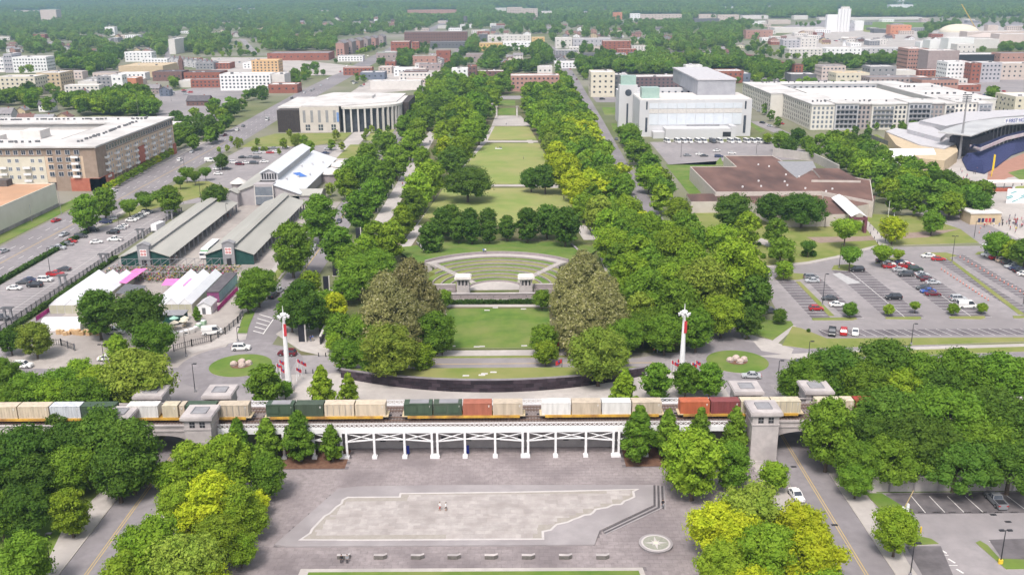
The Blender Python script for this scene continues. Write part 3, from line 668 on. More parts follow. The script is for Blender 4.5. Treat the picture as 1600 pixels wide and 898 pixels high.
# grass panel with stone edging at the bottom of the frame
g_ = thing('grass_panel_edging', 'pale stone edging framing the lawn at the near end of the plaza', 'edging'); g_['kind'] = 'structure'
E1 = GP([(470,889.5),(1004,887),(1030,960),(440,960)]); E2 = GP([(482,894.5),(998,892),(1022,960),(455,960)])
b = MB()
for i in (0, 1, 3): j = (i+1) % 4; b.prism([E1[i],E1[j],E2[j],E2[i]], 0, .16)
b.build('edge_stone', [CONC], g_)
kerbed('lawn', E2, 0, .13, SOIL, GRASS)
# wedge benches
bm_ = None
for i, px in enumerate((537.5,594.5,652.5,709.5,767.5,825.5,883.5,941.5)):
    lab = ('stone wedge bench with two seated people on it' if i == 0 else 'stone wedge bench in the row below the map, %s' % ('right beside the seated people' if i == 1 else 'nearest the round compass disc' if i == 7 else ('third','fourth','fifth','sixth','seventh')[i-2] + ' from the left'))
    x, y = G(px, 872.5)
    if bm_ is None:
        bm_ = thing('stone_bench', lab, 'bench', (x,y,.08), 0, 'stone benches below the map')
        b = MB(); L = 1.05
        f = [(-L,-.35),(L*.45,-.42),(L,-.05),(L,.45),(L*.5,.12),(-L,.2)]
        b.prism(f, 0, .72); b.build('bench_block', [mat('bench_shade_stone', (.12,.11,.10), (.17,.155,.145), 1.5, .85, .1)], bm_)  # shade of the bench fronts put into the dark block colour, top left paler
        b = MB(); b.prism([(p[0]*1.03, p[1]*1.03) for p in f], .72, .77); b.build('bench_top', [STONE], bm_)
        b = MB(); b.prism([(-1.7,-1.0),(1.7,-1.0),(1.7,.8),(-1.7,.8)], -.0, .012); b.build('base_slab', [PAV], bm_)
    else: dup(bm_, (x,y,.08), 0, lab)
# compass disc
x, y = G(1024.5, 852)
t = thing('compass_disc', 'round raised stone disc with an inlaid compass star', 'disc', (x, y, .07))
b = MB(); b.cyl(0,0,0,.42,2.72,2.72,48); b.build('plinth', [STONED], t)
b = MB(); b.cyl(0,0,.42,.5,2.85,2.85,48); b.build('rim', [PAVL], t)
b = MB(); b.cyl(0,0,.5,.508,2.45,2.45,48); b.build('pale_ring', [MAPB], t)
b = MB(); b.cyl(0,0,.508,.514,2.15,2.15,48); b.build('disc_field', [mat('compass_field', (.24,.24,.2), (.3,.3,.25), 1.5)], t)
b = MB()
for k in range(8):
    a = k*PI/4; L = 2.0 if k % 2 == 0 else 1.1; wd = .42 if k % 2 == 0 else .3; z = .517 if k % 2 == 0 else .5155
    b.quad([(0,0,z),(wd*math.cos(a-PI/4*1.0),wd*math.sin(a-PI/4),z),(L*math.cos(a),L*math.sin(a),z),(wd*math.cos(a+PI/4),wd*math.sin(a+PI/4),z)])
b.build('star', [MAPB], t)
b = MB(); b.cyl(0,0,.512,.52,.42,.42,24); b.build('star_centre', [CREAM], t)
# ================================================================ curved fountain wall
t = thing('curved_dark_wall', 'long curved black stone wall between court and cross street', 'wall', (-4.8, 0, 0))
cxp = -4.8; pts = []
def arc_y(x): return 207.2 + 9.6*(abs(x)/37.0)**2
N = 40
b = MB(); b2 = MB(); random.seed(5)
H_ = 3.0
for i in range(N):
    x0, x1 = -37+74*i/N, -37+74*(i+1)/N
    h0 = H_*max(.3, 1-.3*(abs((x0+x1)/2)/37)**2)
    b.prism([(x0,arc_y(x0)),(x1,arc_y(x1)),(x1,arc_y(x1)+.7),(x0,arc_y(x0)+.7)], 0, h0)
    b2.prism([(x0,arc_y(x0)-.12),(x1,arc_y(x1)-.12),(x1,arc_y(x1)+.8),(x0,arc_y(x0)+.8)], h0, h0+.14)
b.build('wall_body', [mat('black_granite', (.02,.014,.02), (.05,.035,.045), .9, .35, .03)], t)
b2.build('coping', [mat('coping_grey', (.17,.15,.165), (.27,.245,.26), .25, .6)], t)
BG2 = [mat('black_granite_block%d' % k, c, tuple(v*1.35 for v in c), .8, .4) for k, c in enumerate(((.020,.014,.019),(.032,.022,.029),(.047,.034,.043)))]
bc = {}
for i in range(37):
    for k in range(3):
        x0 = -37 + 2*i + (k % 2)*.8 ; x1 = min(x0 + 1.95, 36.9); xm = (x0+x1)/2
        if xm > 36.5: continue
        h0 = H_*max(.3, 1-.3*(abs(xm)/37)**2); z0 = h0*k/3; m_i = random.randrange(3)
        key = m_i
        if key not in bc:
            c = MB(); c.box(-.98,.98,-.05,.03,.02,.98); bc[key] = c.mesh('stone_block', BG2[m_i])
        o = put('stone_block', bc[key], t, (xm, arc_y(xm)-.02, z0)); o.scale = ((x1-x0)/1.96, 1, h0/3); o.rotation_euler.z = math.atan(2*9.6*xm/37**2)
b = MB(); pts = [(cxp-36+72*i/30, arc_y(-36+72*i/30)+.8) for i in range(31)]
b.prism(pts + [(cxp+36, 217.6), (cxp-36, 217.6)], 0, 2.0); struct('lawn', b, GRASSM)
for px,py in ((757,584),(771,581.5),(728,587),(753,586),(707,541),(745,542),(753,541.5),(819,540.5),(761,485),(774,481),(818,483)):
    x, y = G(px, py, 2.0 if py > 570 else .1); z = 2.0 if py > 570 and y < 217.5 else .13
    tt = thing('stone_marker', 'small pale stone plaque lying in the grass strip' if py > 570 else 'small pale plaque at the edge of the lower lawn', 'plaque', (x,y,z), 0, 'pale plaques in the grass')
    b = MB(); b.prism([(-.8,-.3),(.8,-.3),(.75,.3),(-.75,.3)], 0, .14); b.build('slab', [CONCW], tt)
    b = MB(); b.box(-.5,.5,-.15,.15,.14,.16); b.build('inlay', [LGREY], tt)
# ================================================================ amphitheatre
AX, AY = -5.0, 287.0; TR = [9.0 + 2.75*k for k in range(8)]; DZ = .38
LIL = mat('terrace_stone', (.265,.225,.23), (.32,.275,.28), 1., .85, .05)
t = thing('amphitheatre', 'stepped grass amphitheatre of curved stone terraces above the lower lawn', 'amphitheatre', (AX, AY, 0))
A0, A1 = R(8), R(172)
def ring(r0, r1, z0, z1, m, n=44, a0=A0, a1=A1, top=True, xlim=19.8):
    b = MB()
    for i in range(n):
        a, c = a0+(a1-a0)*i/n, a0+(a1-a0)*(i+1)/n
        if max(abs(r0*math.cos((a+c)/2)), 0) > xlim: continue
        b.prism([(r0*math.cos(a),r0*math.sin(a)),(r1*math.cos(a),r1*math.sin(a)),(r1*math.cos(c),r1*math.sin(c)),(r0*math.cos(c),r0*math.sin(c))], z0, z1)
    return b
for k, r in enumerate(TR):
    z = .15 + DZ*(k+1)
    ring(r, r+.42, 0, z, 0).build('seat_wall', [LIL], t)
    if k < 7: ring(r+.42, TR[k+1] if k < 7 else r+3, 0, z-.06, 0).build('grass_terrace', [GRASSM if k % 2 else GRASS], t)
ztop = .15 + DZ*8
ring(TR[7]+.42, TR[7]+3.4, 0, ztop-.05, 0, xlim=22).build('promenade', [CONC], t)
ring(TR[7]+3.4, TR[7]+4.0, 0, ztop+.75, 0, xlim=23).build('parapet', [LIL], t)
ring(0, TR[0], 0, .1, 0, a0=0, a1=PI).build('stage_floor', [CONC], t)
for s in (-1, 1):
    a = PI/2 + s*R(47); b = MB()
    for k in range(24):
        r = 9 + k*20.5/24; z = .2 + DZ*8*(k+1)/24; c_, s_ = math.cos(a), math.sin(a)
        b.prism([(r*c_-1.1*s_, r*s_+1.1*c_),(r*c_+1.1*s_, r*s_-1.1*c_),((r+.9)*c_+1.1*s_,(r+.9)*s_-1.1*c_),((r+.9)*c_-1.1*s_,(r+.9)*s_+1.1*c_)], max(0,z-.6), z+.08)
    b.build('aisle_steps', [CONC], t)
# embankment behind, falling to the lawn with the oak row
b = MB(); n = 40; RO_ = TR[7]+4.0
ring_in = [(AX+RO_*math.cos(a), AY+RO_*math.sin(a), ztop-.1) for a in np.linspace(R(35), R(145), n)]
ring_out = [(AX+30*math.cos(a)/math.sin(max(a if a < PI/2 else PI-a, R(40))) if False else AX+46*math.cos(a), AY+RO_+ (349-AY-RO_) - 14*abs(math.cos(a))**2, .03) for a in np.linspace(R(35), R(145), n)]
for i in range(n-1):
    p, q, u, v = Vector(ring_in[i]), Vector(ring_in[i+1]), Vector(ring_out[i]), Vector(ring_out[i+1])
    for k in range(5):
        f0, f1 = k/5, (k+1)/5; e = lambda A_, B_, f: (A_.x+(B_.x-A_.x)*f, A_.y+(B_.y-A_.y)*f, A_.z+(B_.z-A_.z)*(3*f*f-2*f**3))
        b.quad([e(p,u,f0), e(p,u,f1), e(q,v,f1), e(q,v,f0)])
struct('grass_bank', b, GRASS)
# stage wall, hedge, side walls, pavilions
x0, y0 = G(704, 469); x1, _ = G(835, 469)
t = thing('stage_wall', 'low lilac stone wall with dark studs in front of the stage', 'wall', ((x0+x1)/2, y0, 0)); hw = (x1-x0)/2
b = MB(); b.box(-hw, hw, 0, .7, 0, 1.9); b.build('wall_body', [LIL], t)
b = MB(); b.box(-hw-.1, hw+.1, -.15, .85, 1.9, 2.1); b.box(-hw-.1, hw+.1, -.2, 0-.003, 0, .3); b.build('coping', [STONE], t)
for px in (721,747,771,796,822):
    x, _ = G(px, 464); b = MB(); b.box(x-(x0+x1)/2-.12, x-(x0+x1)/2+.12, -.06, .02, 1.0, 1.25); b.build('stud', [DARK], t)
def leafbox(x0, x1, y0, y1, z1, n, s=.25):
    b = MB(); rg = np.random.default_rng(int(abs(x0*10)+n))
    b.box(x0+.1, x1-.1, y0+.1, y1-.1, 0, z1-.12)
    for i in range(n):
        f = rg.integers(0, 4); x, y, z = rg.uniform(x0,x1), rg.uniform(y0,y1), rg.uniform(.1,z1)
        if f == 0: y = y0
        elif f == 1: x = x0 if rg.random() < .5 else x1
        else: z = z1
        d = rg.normal(size=(4,3))*s*.35; q = [(-s,-s,0),(s,-s,.1),(s,s,0),(-s,s,-.1)]
        rot = Matrix.Rotation(rg.uniform(0,6.3),3,'Z') @ Matrix.Rotation(rg.uniform(-1,1) + (1.2 if f == 0 else 0),3,'X')
        b.quad([tuple(Vector((x,y,z)) + rot @ Vector(q[k]) + Vector(d[k])) for k in range(4)])
    return b
HEDGE = leafmat('hedge_leaf', (.03,.07,.012), (.06,.11,.02), .01, .1, 1.2)
xa, ya = G(695, 476); xb, _ = G(849, 476)
t = thing('clipped_hedge', 'long low clipped hedge at the foot of the stage wall', 'hedge', (xa, ya, 0))
leafbox(0, xb-xa, 0, 1.4, 1.1, 900).build('hedge_foliage', [HEDGE], t)
b = MB()
for k in range(12): b.cyl(.5+k*(xb-xa)/12.2, .7, 0, .6, .05, n=5)
b.build('stem', [TIE], t)
for s, px in ((-1, 724), (1, 822)):
    x, y = G(px, 458)
    t = thing('stage_pavilion', 'square stone pavilion %s of the stage' % ('left' if s < 0 else 'right'), 'pavilion', (x, y, 0), 0, 'pavilions flanking the stage'); h = 1.95
    b = MB(); b.box(-h-.15, h+.15, -h-.15, h+.15, 0, .6); b.box(-h, h, -h, h, .6, 2.9); b.build('base', [STONE], t)
    for i in (-1, -.33, .33, 1):
        for j in (-1, 1):
            b = MB(); b.box(i*(h-.3)-.24, i*(h-.3)+.24, j*(h-.3)-.24, j*(h-.3)+.24, 2.9, 4.7); b.build('pillar', [STONE], t)
    b = MB(); b.box(-h+.7, h-.7, -h+.7, h-.7, 2.9, 4.7); b.build('core', [DGREY], t)
    b = MB(); b.box(-h-.05, h+.05, -h-.05, h+.05, 4.7, 5.1); b.build('lintel', [STONE], t)
    b = MB(); b.box(-h-.6, h+.6, -h-.6, h+.6, 5.1, 5.45); b.prism([(-h-.3,-h-.3),(h+.3,-h-.3),(h+.3,h+.3),(-h-.3,h+.3)], 5.45, 5.75); b.build('roof', [CONCW], t)
    w_ = thing('stage_side_wall', 'stepped stone wall running %s from the stage pavilion' % ('left' if s < 0 else 'right'), 'wall', (x+s*2.3, y, 0), 0, None)
    b = MB(); xx = sorted((0, s*8.5)); b.box(xx[0], xx[1], -.6, .0, 0, 1.4); b.build('lower_wall', [LIL], w_); b = MB(); b.box(xx[0], xx[1], .0, .8, 0, 2.7); b.build('upper_wall', [LIL], w_); b = MB(); b.box(xx[0]-.05, xx[1]+.05, -.05, .9, 2.7, 2.88); b.build('coping', [STONE], w_)
# retaining kerb ends beside the oak row
for a, c in (((664,395),(652,381)), ((893,384),(905,396))):
    p, q = G(*a), G(*c); tt = thing('kerb_wall', 'short dark sloping kerb wall %s of the grass bank' % ('left' if a[0] < 700 else 'right'), 'wall', (*p, 0))
    b = MB(); b.bar((0,0,.45),(q[0]-p[0],q[1]-p[1],.45),.6,.9); b.build('wall_body', [DGREY], tt); b = MB(); b.bar((0,0,.95),(q[0]-p[0],q[1]-p[1],.95),.75,.1); b.build('coping', [STONED], tt)
# ================================================================ buildings
def hgt(px, yb, yt):
    x, y = G(px, yb); lo, hi = 0, 120
    for _ in range(40):
        m = (lo+hi)/2
        if PX(x, y, m)[1] > yt: lo = m
        else: hi = m
    return lo
_wm = {}
def win_mesh(w_, h_, gm, fm):
    k = (round(w_,2), round(h_,2), gm.name, fm.name if fm else '')
    if k not in _wm:
        b = MB(); 
        if fm:
            f = .1; b.box(-w_/2, w_/2, -.07, 0, 0, f, 1); b.box(-w_/2, w_/2, -.07, 0, h_-f, h_, 1)
            for x in (-w_/2, w_/2-f): b.box(x, x+f, -.07, 0, f, h_-f, 1)
            b.box(-.04, .04, -.06, 0, f, h_-f, 1)
        b.quad([(-w_/2+.05,-.03,.05),(w_/2-.05,-.03,.05),(w_/2-.05,-.03,h_-.05),(-w_/2+.05,-.03,h_-.05)], 0)
        _wm[k] = b.mesh('window', [gm, fm] if fm else [gm])
    return _wm[k]
_nwin = [0]
def facade(t, loc, A, B, z0, z1, rows, cols, w_, h_, gm=None, fm=None, joined=None, inset=.5, name='window', skip=None):
    gm = gm or GLASS; A = Vector(A); B = Vector(B); d = B-A; L = d.length; d = d/L; n = Vector((d.y, -d.x)); ang = math.atan2(d.y, d.x)
    mid = (A+B)/2; s = PX(mid.x, mid.y, (z0+z1)/2)[2]
    if joined is None: joined = s*w_ < 3.4
    b = MB(); me = win_mesh(w_, h_, gm, fm) if not joined else None
    for r in range(rows):
        z = z0 + (z1-z0)*(r+.5)/rows - h_/2
        for c in range(cols):
            if skip and skip(r, c): continue
            u = inset + (L-2*inset)*(c+.5)/cols; p = A + d*u + n*.04
            if joined:
                q = d*(w_/2); b.quad([(*(p-q-Vector(loc[:2])), z), (*(p+q-Vector(loc[:2])), z), (*(p+q-Vector(loc[:2])), z+h_), (*(p-q-Vector(loc[:2])), z+h_)])
            else:
                put(name, me, t, (p.x-loc[0], p.y-loc[1], z), ang); _nwin[0] += 1
    if joined and b.f: b.build('windows', [gm], t, kind='stuff')
def block(name, lab, poly, h, wm, rm, fac=(), units=0, parapet=.7, cat='building', group=None, base=None, z0=0):
    a = sum(poly[i][0]*poly[(i+1)%len(poly)][1]-poly[(i+1)%len(poly)][0]*poly[i][1] for i in range(len(poly)))
    if a < 0: poly = poly[::-1]
    cx = sum(p[0] for p in poly)/len(poly); cy = sum(p[1] for p in poly)/len(poly); loc = (cx, cy, z0)
    t = thing(name, lab, cat, loc, 0, group); P = [(p[0]-cx, p[1]-cy) for p in poly]
    b = MB(); b.prism(P, 0, h); b.build('wall', [wm], t)
    I = inset(P, .35); b = MB(); b.quad([(p[0], p[1], h+.06) for p in I]); b.build('roof', [rm], t)
    if parapet:
        b = MB()
        for i in range(len(P)):
            j = (i+1) % len(P); b.prism([P[i], P[j], I[j], I[i]], h, h+parapet)
        b.build('parapet', [wm], t)
    if base:
        b = MB(); O = inset(P, -.08); b.prism(O, 0, base[0]); b.build('base_course', [base[1]], t)
    for f in fac:
        e, rows, cols, w_, hh, za, zb = f[:7]; A, B = poly[e % len(poly)], poly[(e+1) % len(poly)]
        facade(t, loc, A, B, za, zb, rows, cols, w_, hh, *(f[7:]))
    if units:
        rg = random.Random(int(abs(cx)*7+cy)); xs = [p[0] for p in P]; ys = [p[1] for p in P]; n = 0; tr = 0
        while n < units and tr < units*12:
            tr += 1; x, y = rg.uniform(min(xs)+2, max(xs)-2), rg.uniform(min(ys)+2, max(ys)-2)
            if inpoly(x, y, inset(P, 2)):
                b = MB(); u, v, q = rg.uniform(.6,1.6), rg.uniform(.5,1.2), rg.uniform(.6,1.6); b.box(x-u, x+u, y-v, y+v, h+.06, h+q); b.box(x-u-.05, x+u+.05, y-v-.05, y+v+.05, h+q, h+q+.08)
                b.build('roof_unit', [LGREY if rg.random() < .6 else DGREY], t); n += 1
    return t
def pxrect(l, r, yb, depth):
    a, c = G(l, yb - .0072*0), G(r, yb - .0072*(r-l)); return rect(a[0], c[0], a[1], a[1]+depth)
def simple(l, r, yb, yt, depth, wm, rm, rows, cols, lab, name='building', ww=1.6, wh=1.5, units=2, gm=None, fm=None, side=True, group=None, base=None):
    p = pxrect(l, r, yb, depth); h = hgt((l+r)/2, yb-.0036*(r-l), yt)
    fac = []
    if rows: 
        fac.append((0, rows, cols, ww, wh, h*.08+.4, h*.97, gm, fm))
        if side:
            sc = max(2, int(cols*depth/(p[1][0]-p[0][0])))
            fac.append((1 if (l+r)/2 < 800 else 3, rows, min(sc, 20), ww, wh, h*.08+.4, h*.97, gm, fm))
    return block(name, lab, p, h, wm, rm, fac, units, .5, group=group, base=base)
def house(x, y, w_, d, h, rise, wm, rm, axis, lab, rz=0):
    t = thing('house', lab, 'house', (x, y, 0), rz, 'houses among the trees')
    b = MB(); b.box(-w_/2, w_/2, -d/2, d/2, 0, h); b.build('wall', [wm], t)
    b = MB(); b.gable(-w_/2, w_/2, -d/2, d/2, h, h+rise, axis, 0, 1, .5); rf = b.build('roof', [rm, wm], t)
    b = MB(); b.box(w_*.2, w_*.2+.8, -.4, .4, h+rise*.2, h+rise+.9); b.build('chimney', [BRICK], rf)
    n = max(2, int(w_/3.2))
    for k in range(n):
        for z in ((1.0,) if h < 4.4 else (1.0, 3.8)):
            b = MB(); u = -w_/2+w_*(k+.5)/n; b.box(u-.5, u+.5, -d/2-.06, -d/2+.03, z, z+1.3); b.build('window', [GLASS], t)
    return t
# ---- left street apartments
APX, APY = -195.0, 449.0
BRN = mat('brown_panel', (.27,.20,.155), (.32,.245,.195), .4, .85); PCH = mat('peach_brick', (.54,.41,.30), (.6,.465,.35), .5, .85); RUST_ = mat('rust_brick', (.36,.115,.075), (.42,.15,.1), .5, .85)
LT = (APX-62, APY+55, 0)
t = thing('apartment_building', 'big apartment block with white roof and courtyard along the left boulevard', 'apartments', LT)
def ploc(P): return [(p[0]-LT[0], p[1]-LT[1]) for p in P]
HA = 20.5
b = MB(); b.prism(ploc(rect(APX-24, APX, APY, APY+108)), 4.2, HA-4.0); b.build('street_wing', [PCH], t)
b = MB(); b.prism(ploc(rect(APX-24, APX+.0, APY+.0, APY+108)), HA-4.0, HA); b.build('top_storey', [BRN], t)
b = MB(); b.prism(ploc(rect(APX-24, APX-1.5, APY+1.5, APY+107)), 0, 4.2); b.build('ground_storey', [mat('storefront_dark', (.16,.12,.11), (.22,.17,.155), .5)], t)
b = MB(); b.prism(ploc(rect(APX-125, APX-24.1, APY-.0, APY+22)), 0, HA-.01); b.build('south_wing', [CREAM], t)
b = MB(); b.prism(ploc(rect(APX-125.1, APX-24.2, APY-.12, APY-.005)), HA-4.0, HA-.02); b.build('top_storey', [BRN], t)
b = MB(); b.prism(ploc(rect(APX-125, APX-24.2, APY+84, APY+108)), 0, HA-.01); b.build('north_wing', [PALE], t)
b = MB(); b.prism(ploc(rect(APX-125, APX-103, APY+22.1, APY+83.9)), 0, HA-.01); b.build('west_wing', [PALE], t)
b = MB(); b.prism(ploc(rect(APX-101.8, APX-32, APY+23.2, APY+70)), 0, HA-1.2); b.build('parking_deck', [PALE], t)
b = MB(); b.prism(ploc(rect(APX-52, APX-42, APY+36, APY+47)), HA-1.2, HA+3.0); b.build('stair_tower', [PALE], t)
b = MB(); b.prism(ploc(rect(APX-92, APX-60, APY+26, APY+38)), HA-1.2, HA+1.4); b.build('rear_penthouse', [PALE], t)
b = MB()
for P in (rect(APX-25.2, APX+1.1, APY-1.1, APY+109), rect(APX-126, APX-25.3, APY-1.1, APY+23), rect(APX-126, APX-25.3, APY+83, APY+109), rect(APX-126, APX-102, APY+23.1, APY+82.9)): b.prism(ploc(P), HA, HA+.75)
b.build('roof', [WHITEM], t)
b = MB(); b.prism(ploc(rect(APX-13, APX+.8, APY-.8, APY+6)), 0, 6.0); b.prism(ploc(rect(APX-4, APX+.8, APY-.8, APY+16)), 0, 6.01); b.build('corner_base', [RUST_], t)
b = MB(); b.prism(ploc(rect(APX-20, APX-13.1, APY-.25, APY+.5)), 0, HA-.1); b.prism(ploc(rect(APX-6,APX+.25,APY-.25,APY+12)), 6.02, HA-.1); b.build('corner_bay', [BRN], t)
for k, (y0, y1) in enumerate(((52, 60), (104,108.4))):
    b = MB(); b.prism(ploc(rect(APX-1, APX+.6, APY+y0, APY+y1)), 4.21 if k == 0 else 0, HA-8 if k == 0 else 6); b.build('red_bay', [RUST_], t)
for k in range(19):
    y = 18+k*4.8
    b = MB(); b.prism(ploc(rect(APX-1.5, APX-.2, APY+y, APY+y+.8)), 0, 4.2); b.build('pier', [RUST_ if 7 < k < 10 else PCH], t)
facade(t, LT, (APX, APY+1), (APX, APY+107), 4.4, HA-4.2, 4, 34, 1.5, 1.7, GLASSB, WHITE, skip=lambda r, c: c % 4 == 2)
facade(t, LT, (APX, APY+1), (APX, APY+107), HA-3.9, HA-.3, 1, 30, 2.4, 2.5, GLASS, WHITE)
facade(t, LT, (APX-105, APY), (APX-24, APY), 1, HA-4.1, 4, 22, 1.8, 1.8, GLASSB, WHITE, skip=lambda r, c: c % 3 == 1)
facade(t, LT, (APX-105, APY-.12), (APX-24, APY-.12), HA-3.9, HA-.3, 1, 22, 2.1, 2.2, GLASS, WHITE)
facade(t, LT, (APX-24, APY-.26), (APX-6, APY-.26), 6.4, HA-.4, 4, 4, 2.4, 2.2, GLASS, WHITE)
bal = MB(); bal.box(-1.7,1.7,-1.3,0,0,.15); bal.box(-1.7,1.7,-1.3,-1.24,.15,1.1); bal.box(-1.7,-1.64,-1.24,0,.15,1.1); bal.box(1.64,1.7,-1.24,0,.15,1.1)
balm = bal.mesh('balcony', [WHITE])
for r in range(4):
    z = 4.4+r*3.05
    for k in range(8): put('balcony', balm, t, (APX-LT[0]+.02, APY+10.8+k*12.5-LT[1], z+.2), PI/2)
    for k in range(7): put('balcony', balm, t, (APX-100+k*11.2-LT[0], APY-LT[1]-.02, z-3.0+.2))
    put('balcony', balm, t, (APX-9.5-LT[0], APY-LT[1]-.4, z+2.2))
b = MB(); rg = random.Random(4)
for k in range(70):
    for (x, y) in ((APX-12+rg.uniform(-1,1), APY+12+k*1.35), (APX-113+rg.uniform(-1,1), APY+12+k*1.25)):
        if rg.random() < .55: b.box(x-LT[0]-.5, x-LT[0]+.5, y-LT[1]-.4, y-LT[1]+.4, HA+.76, HA+1.7)
    if rg.random() < .7: x = APX-118+k*1.25; y = APY+12+rg.uniform(-1,1); b.box(x-LT[0]-.5, x-LT[0]+.4, y-LT[1]-.5, y-LT[1]+.4, HA+.76, HA+1.7)
    if rg.random() < .6: x = APX-100+k*1.25; y = APY+97+rg.uniform(-1,1); b.box(x-LT[0]-.5, x-LT[0]+.4, y-LT[1]-.5, y-LT[1]+.4, HA+.76, HA+1.6)
b.build('roof_condensers', [DGREY], t, kind='stuff')
# ---- white walled hall bottom left, tan roof
t = block('market_hall', 'long white walled hall with flat tan roof beside the left boulevard', [(-275,350),(-199,350),(-199,414),(-275,414)], 10.2, mat('white_render', (.62,.6,.52), (.67,.65,.57), .2), mat('tan_roof', (.47,.27,.16), (.52,.31,.2), .08, c3=(.4,.24,.15)), (), 5, .35, base=(1.6, STONED))
b = MB(); b.box(-38,20,26,31,10.2,13); b.build('dark_parapet', [mat('dark_tin', (.10,.085,.08), (.14,.12,.11))], t)
# ---- market sheds
SHR = mat('shed_roof', (.37,.36,.33), (.42,.405,.37), .2, .6, 0, c3=(.33,.32,.29), s3=.06, stretch=(1,.2,1))
for i, (x0, x1, y0, y1, lab) in enumerate(((-133.6,-117,316.5,402,'long open market shed with grey roof nearer the boulevard car park'), (-105.2,-88.8,318.5,404,'long open market shed with grey roof nearer the avenue trees'))):
    xm = (x0+x1)/2; t = thing('market_shed', lab, 'market shed', (xm, y0, 0), 0, 'long market sheds'); hw = (x1-x0)/2; L = y1-y0
    zf, zr = 3.7, 6.6
    for s in (-1, 1):
        b = MB(); a = [(s*(hw+.5),-.6,zf-.15),(s*1.6,-.6,zr-.55),(s*1.6,L,zr-.55),(s*(hw+.5),L,zf-.15)]; b.slab(a if s < 0 else a[::-1], .2); b.build('roof', [SHR], t)
        b = MB()
        for k in range(17): b.box(s*hw-.25 - (.25 if s > 0 else -.25), s*hw+.25 - (.25 if s > 0 else -.25), k*L/16.3+.2, k*L/16.3+.7, 0, zf-.16)
        b.build('posts', [MGREY], t, kind='stuff')
    b = MB(); b.box(-1.6,1.6,2,L,zr-.8,zr+.35); b.build('monitor_wall', [LGREY], t)
    b = MB(); b.slab([(-2.1,1.2,zr+.25),(0,1.2,zr+.95),(0,L+.5,zr+.95),(-2.1,L+.5,zr+.25)], .14); b.slab([(0,1.2,zr+.95),(2.1,1.2,zr+.25),(2.1,L+.5,zr+.25),(0,L+.5,zr+.95)], .14); b.build('ridge_roof', [SHR], t)
    for sg_ in (-1, 1):
        b = MB(); q_ = [(sg_*hw,0,0.),(sg_*2.0,0,0.),(sg_*2.0,0,zr-.8),(sg_*hw,0,zf-.3)]; b.quad(q_ if sg_ < 0 else q_[::-1])
        for xx in np.arange(2.5, hw, .5): b.box(sg_*xx, sg_*xx+.06, -.05, -.01, .05, zf-.35+(zr-zf-.5)*(1-xx/hw))
        b.build('green_gable', [GREENT], t)
    b = MB(); b.box(-2.0,2.0,-1.0,1.2,0,zr+1.1); b.gable(-2.0,2.0,-1.0,1.2,zr+1.1,zr+1.9,'y',0,0,.2); tw = b.build('gable_tower', [MGREY], t)
    b = MB(); b.box(-.8,.8,-1.05,-.9,0,2.6); b.build('doorway', [DARK], tw)
    b = MB(); b.box(-1.15,1.15,-1.06,-1.005,zr-2.6,zr-.2,0)
    for sx in (-1, 1):
        for sz in (-1, 1):
            n = len(b.v); 
            for k in range(8): b.v.append((sx*.52+.46*math.cos(k*PI/4)*(1 if k % 2 else 1.0), -1.08, zr-1.4+sz*.55+.46*math.sin(k*PI/4)*.95))
            b.f.append(tuple(n+k for k in range(8))); b.m.append(1)
            n = len(b.v)
            for k in range(6): b.v.append((sx*.52+.18*math.cos(k*PI/3), -1.1, zr-1.4+sz*.55+.18*math.sin(k*PI/3)))
            b.f.append(tuple(n+k for k in range(6))); b.m.append(0)
    b.build('emblem', [mat('emblem_white_%s' % 'ab'[i], (.75,.7,.7)), mat('emblem_red_%s' % 'ab'[i], (.5,.08,.08))], tw)
    b = MB()
    for k in range(16): b.box(-hw+.6, hw-.6, k*L/16.3+.35, k*L/16.3+.55, zf-.5, zf-.3)
    b.build('tie_beams', [MGREY], t, kind='stuff')
    rg = random.Random(i+3)
    for k in range(16):
        b = MB(); x = rg.uniform(-hw+2, hw-1.0); y = 5+k*L/17; b.box(-1.2,1.2,-.5,.5,0,.9); 
        st = thing('market_stall', 'small stall table under the %s shed roof' % ('left' if i == 0 else 'right'), 'stall', (xm+x, y0+y, .03), 0, 'stalls under the market sheds')
        b.build('counter', [rg.choice([CONCW, TAN, MGREY, BRICKP])], st)
        b = MB(); b.box(-1.1,1.1,-.4,.4,.9,1.3); b.build('goods', [rg.choice([WHITE, GRASS, BRICK, TAN])], st)
# ---- market hall with raised clerestory
t = thing('market_house', 'pale metal roofed market house with raised clerestory hall', 'market house', (-108, 414, 0)); CL = LGREY
GW = mat('taupe_wall', (.36,.33,.34), (.41,.38,.385), .4, .85); LM = mat('light_metal_roof', (.60,.62,.66), (.66,.67,.70), .15, .5, 0, stretch=(.3,3,1))
b = MB(); b.box(-15,15,0,92,0,5); b.quad([(-15,0,5),(15,0,5),(3.5,0,9.2),(-3.5,0,9.2)]); b.build('wall', [GW], t)
for s in (-1, 1):
    b = MB(); a = [(s*15.8,-.7,4.75),(s*3.5,-.7,9.2),(s*3.5,92,9.2),(s*15.8,92,4.75)]; b.slab(a if s < 0 else a[::-1], .25); b.build('roof', [LM if s > 0 else SHR], t)
b = MB(); b.box(-3.8,3.8,10,82,9,12.4); cw = b.build('clerestory', [CL], t)
b = MB(); b.gable(-3.8,3.8,10,82,12.4,14.2,'y',0,1,.6); b.build('ridge_roof', [LM, CL], t)
for k in range(6):
    b = MB(); b.box(-3.3+k*1.15,-2.6+k*1.15,9.93,10.02,9.7,12.2); b.build('window', [DARK], cw)
b = MB(); b.box(-4.2,4.2,-1.2,4,5,9.6); b.build('porch_upper', [GW], t); b = MB(); b.box(-3.8,3.8,-1.26,-1.2,.6,8.4); b.build('entrance_glazing', [GLASSB], t)
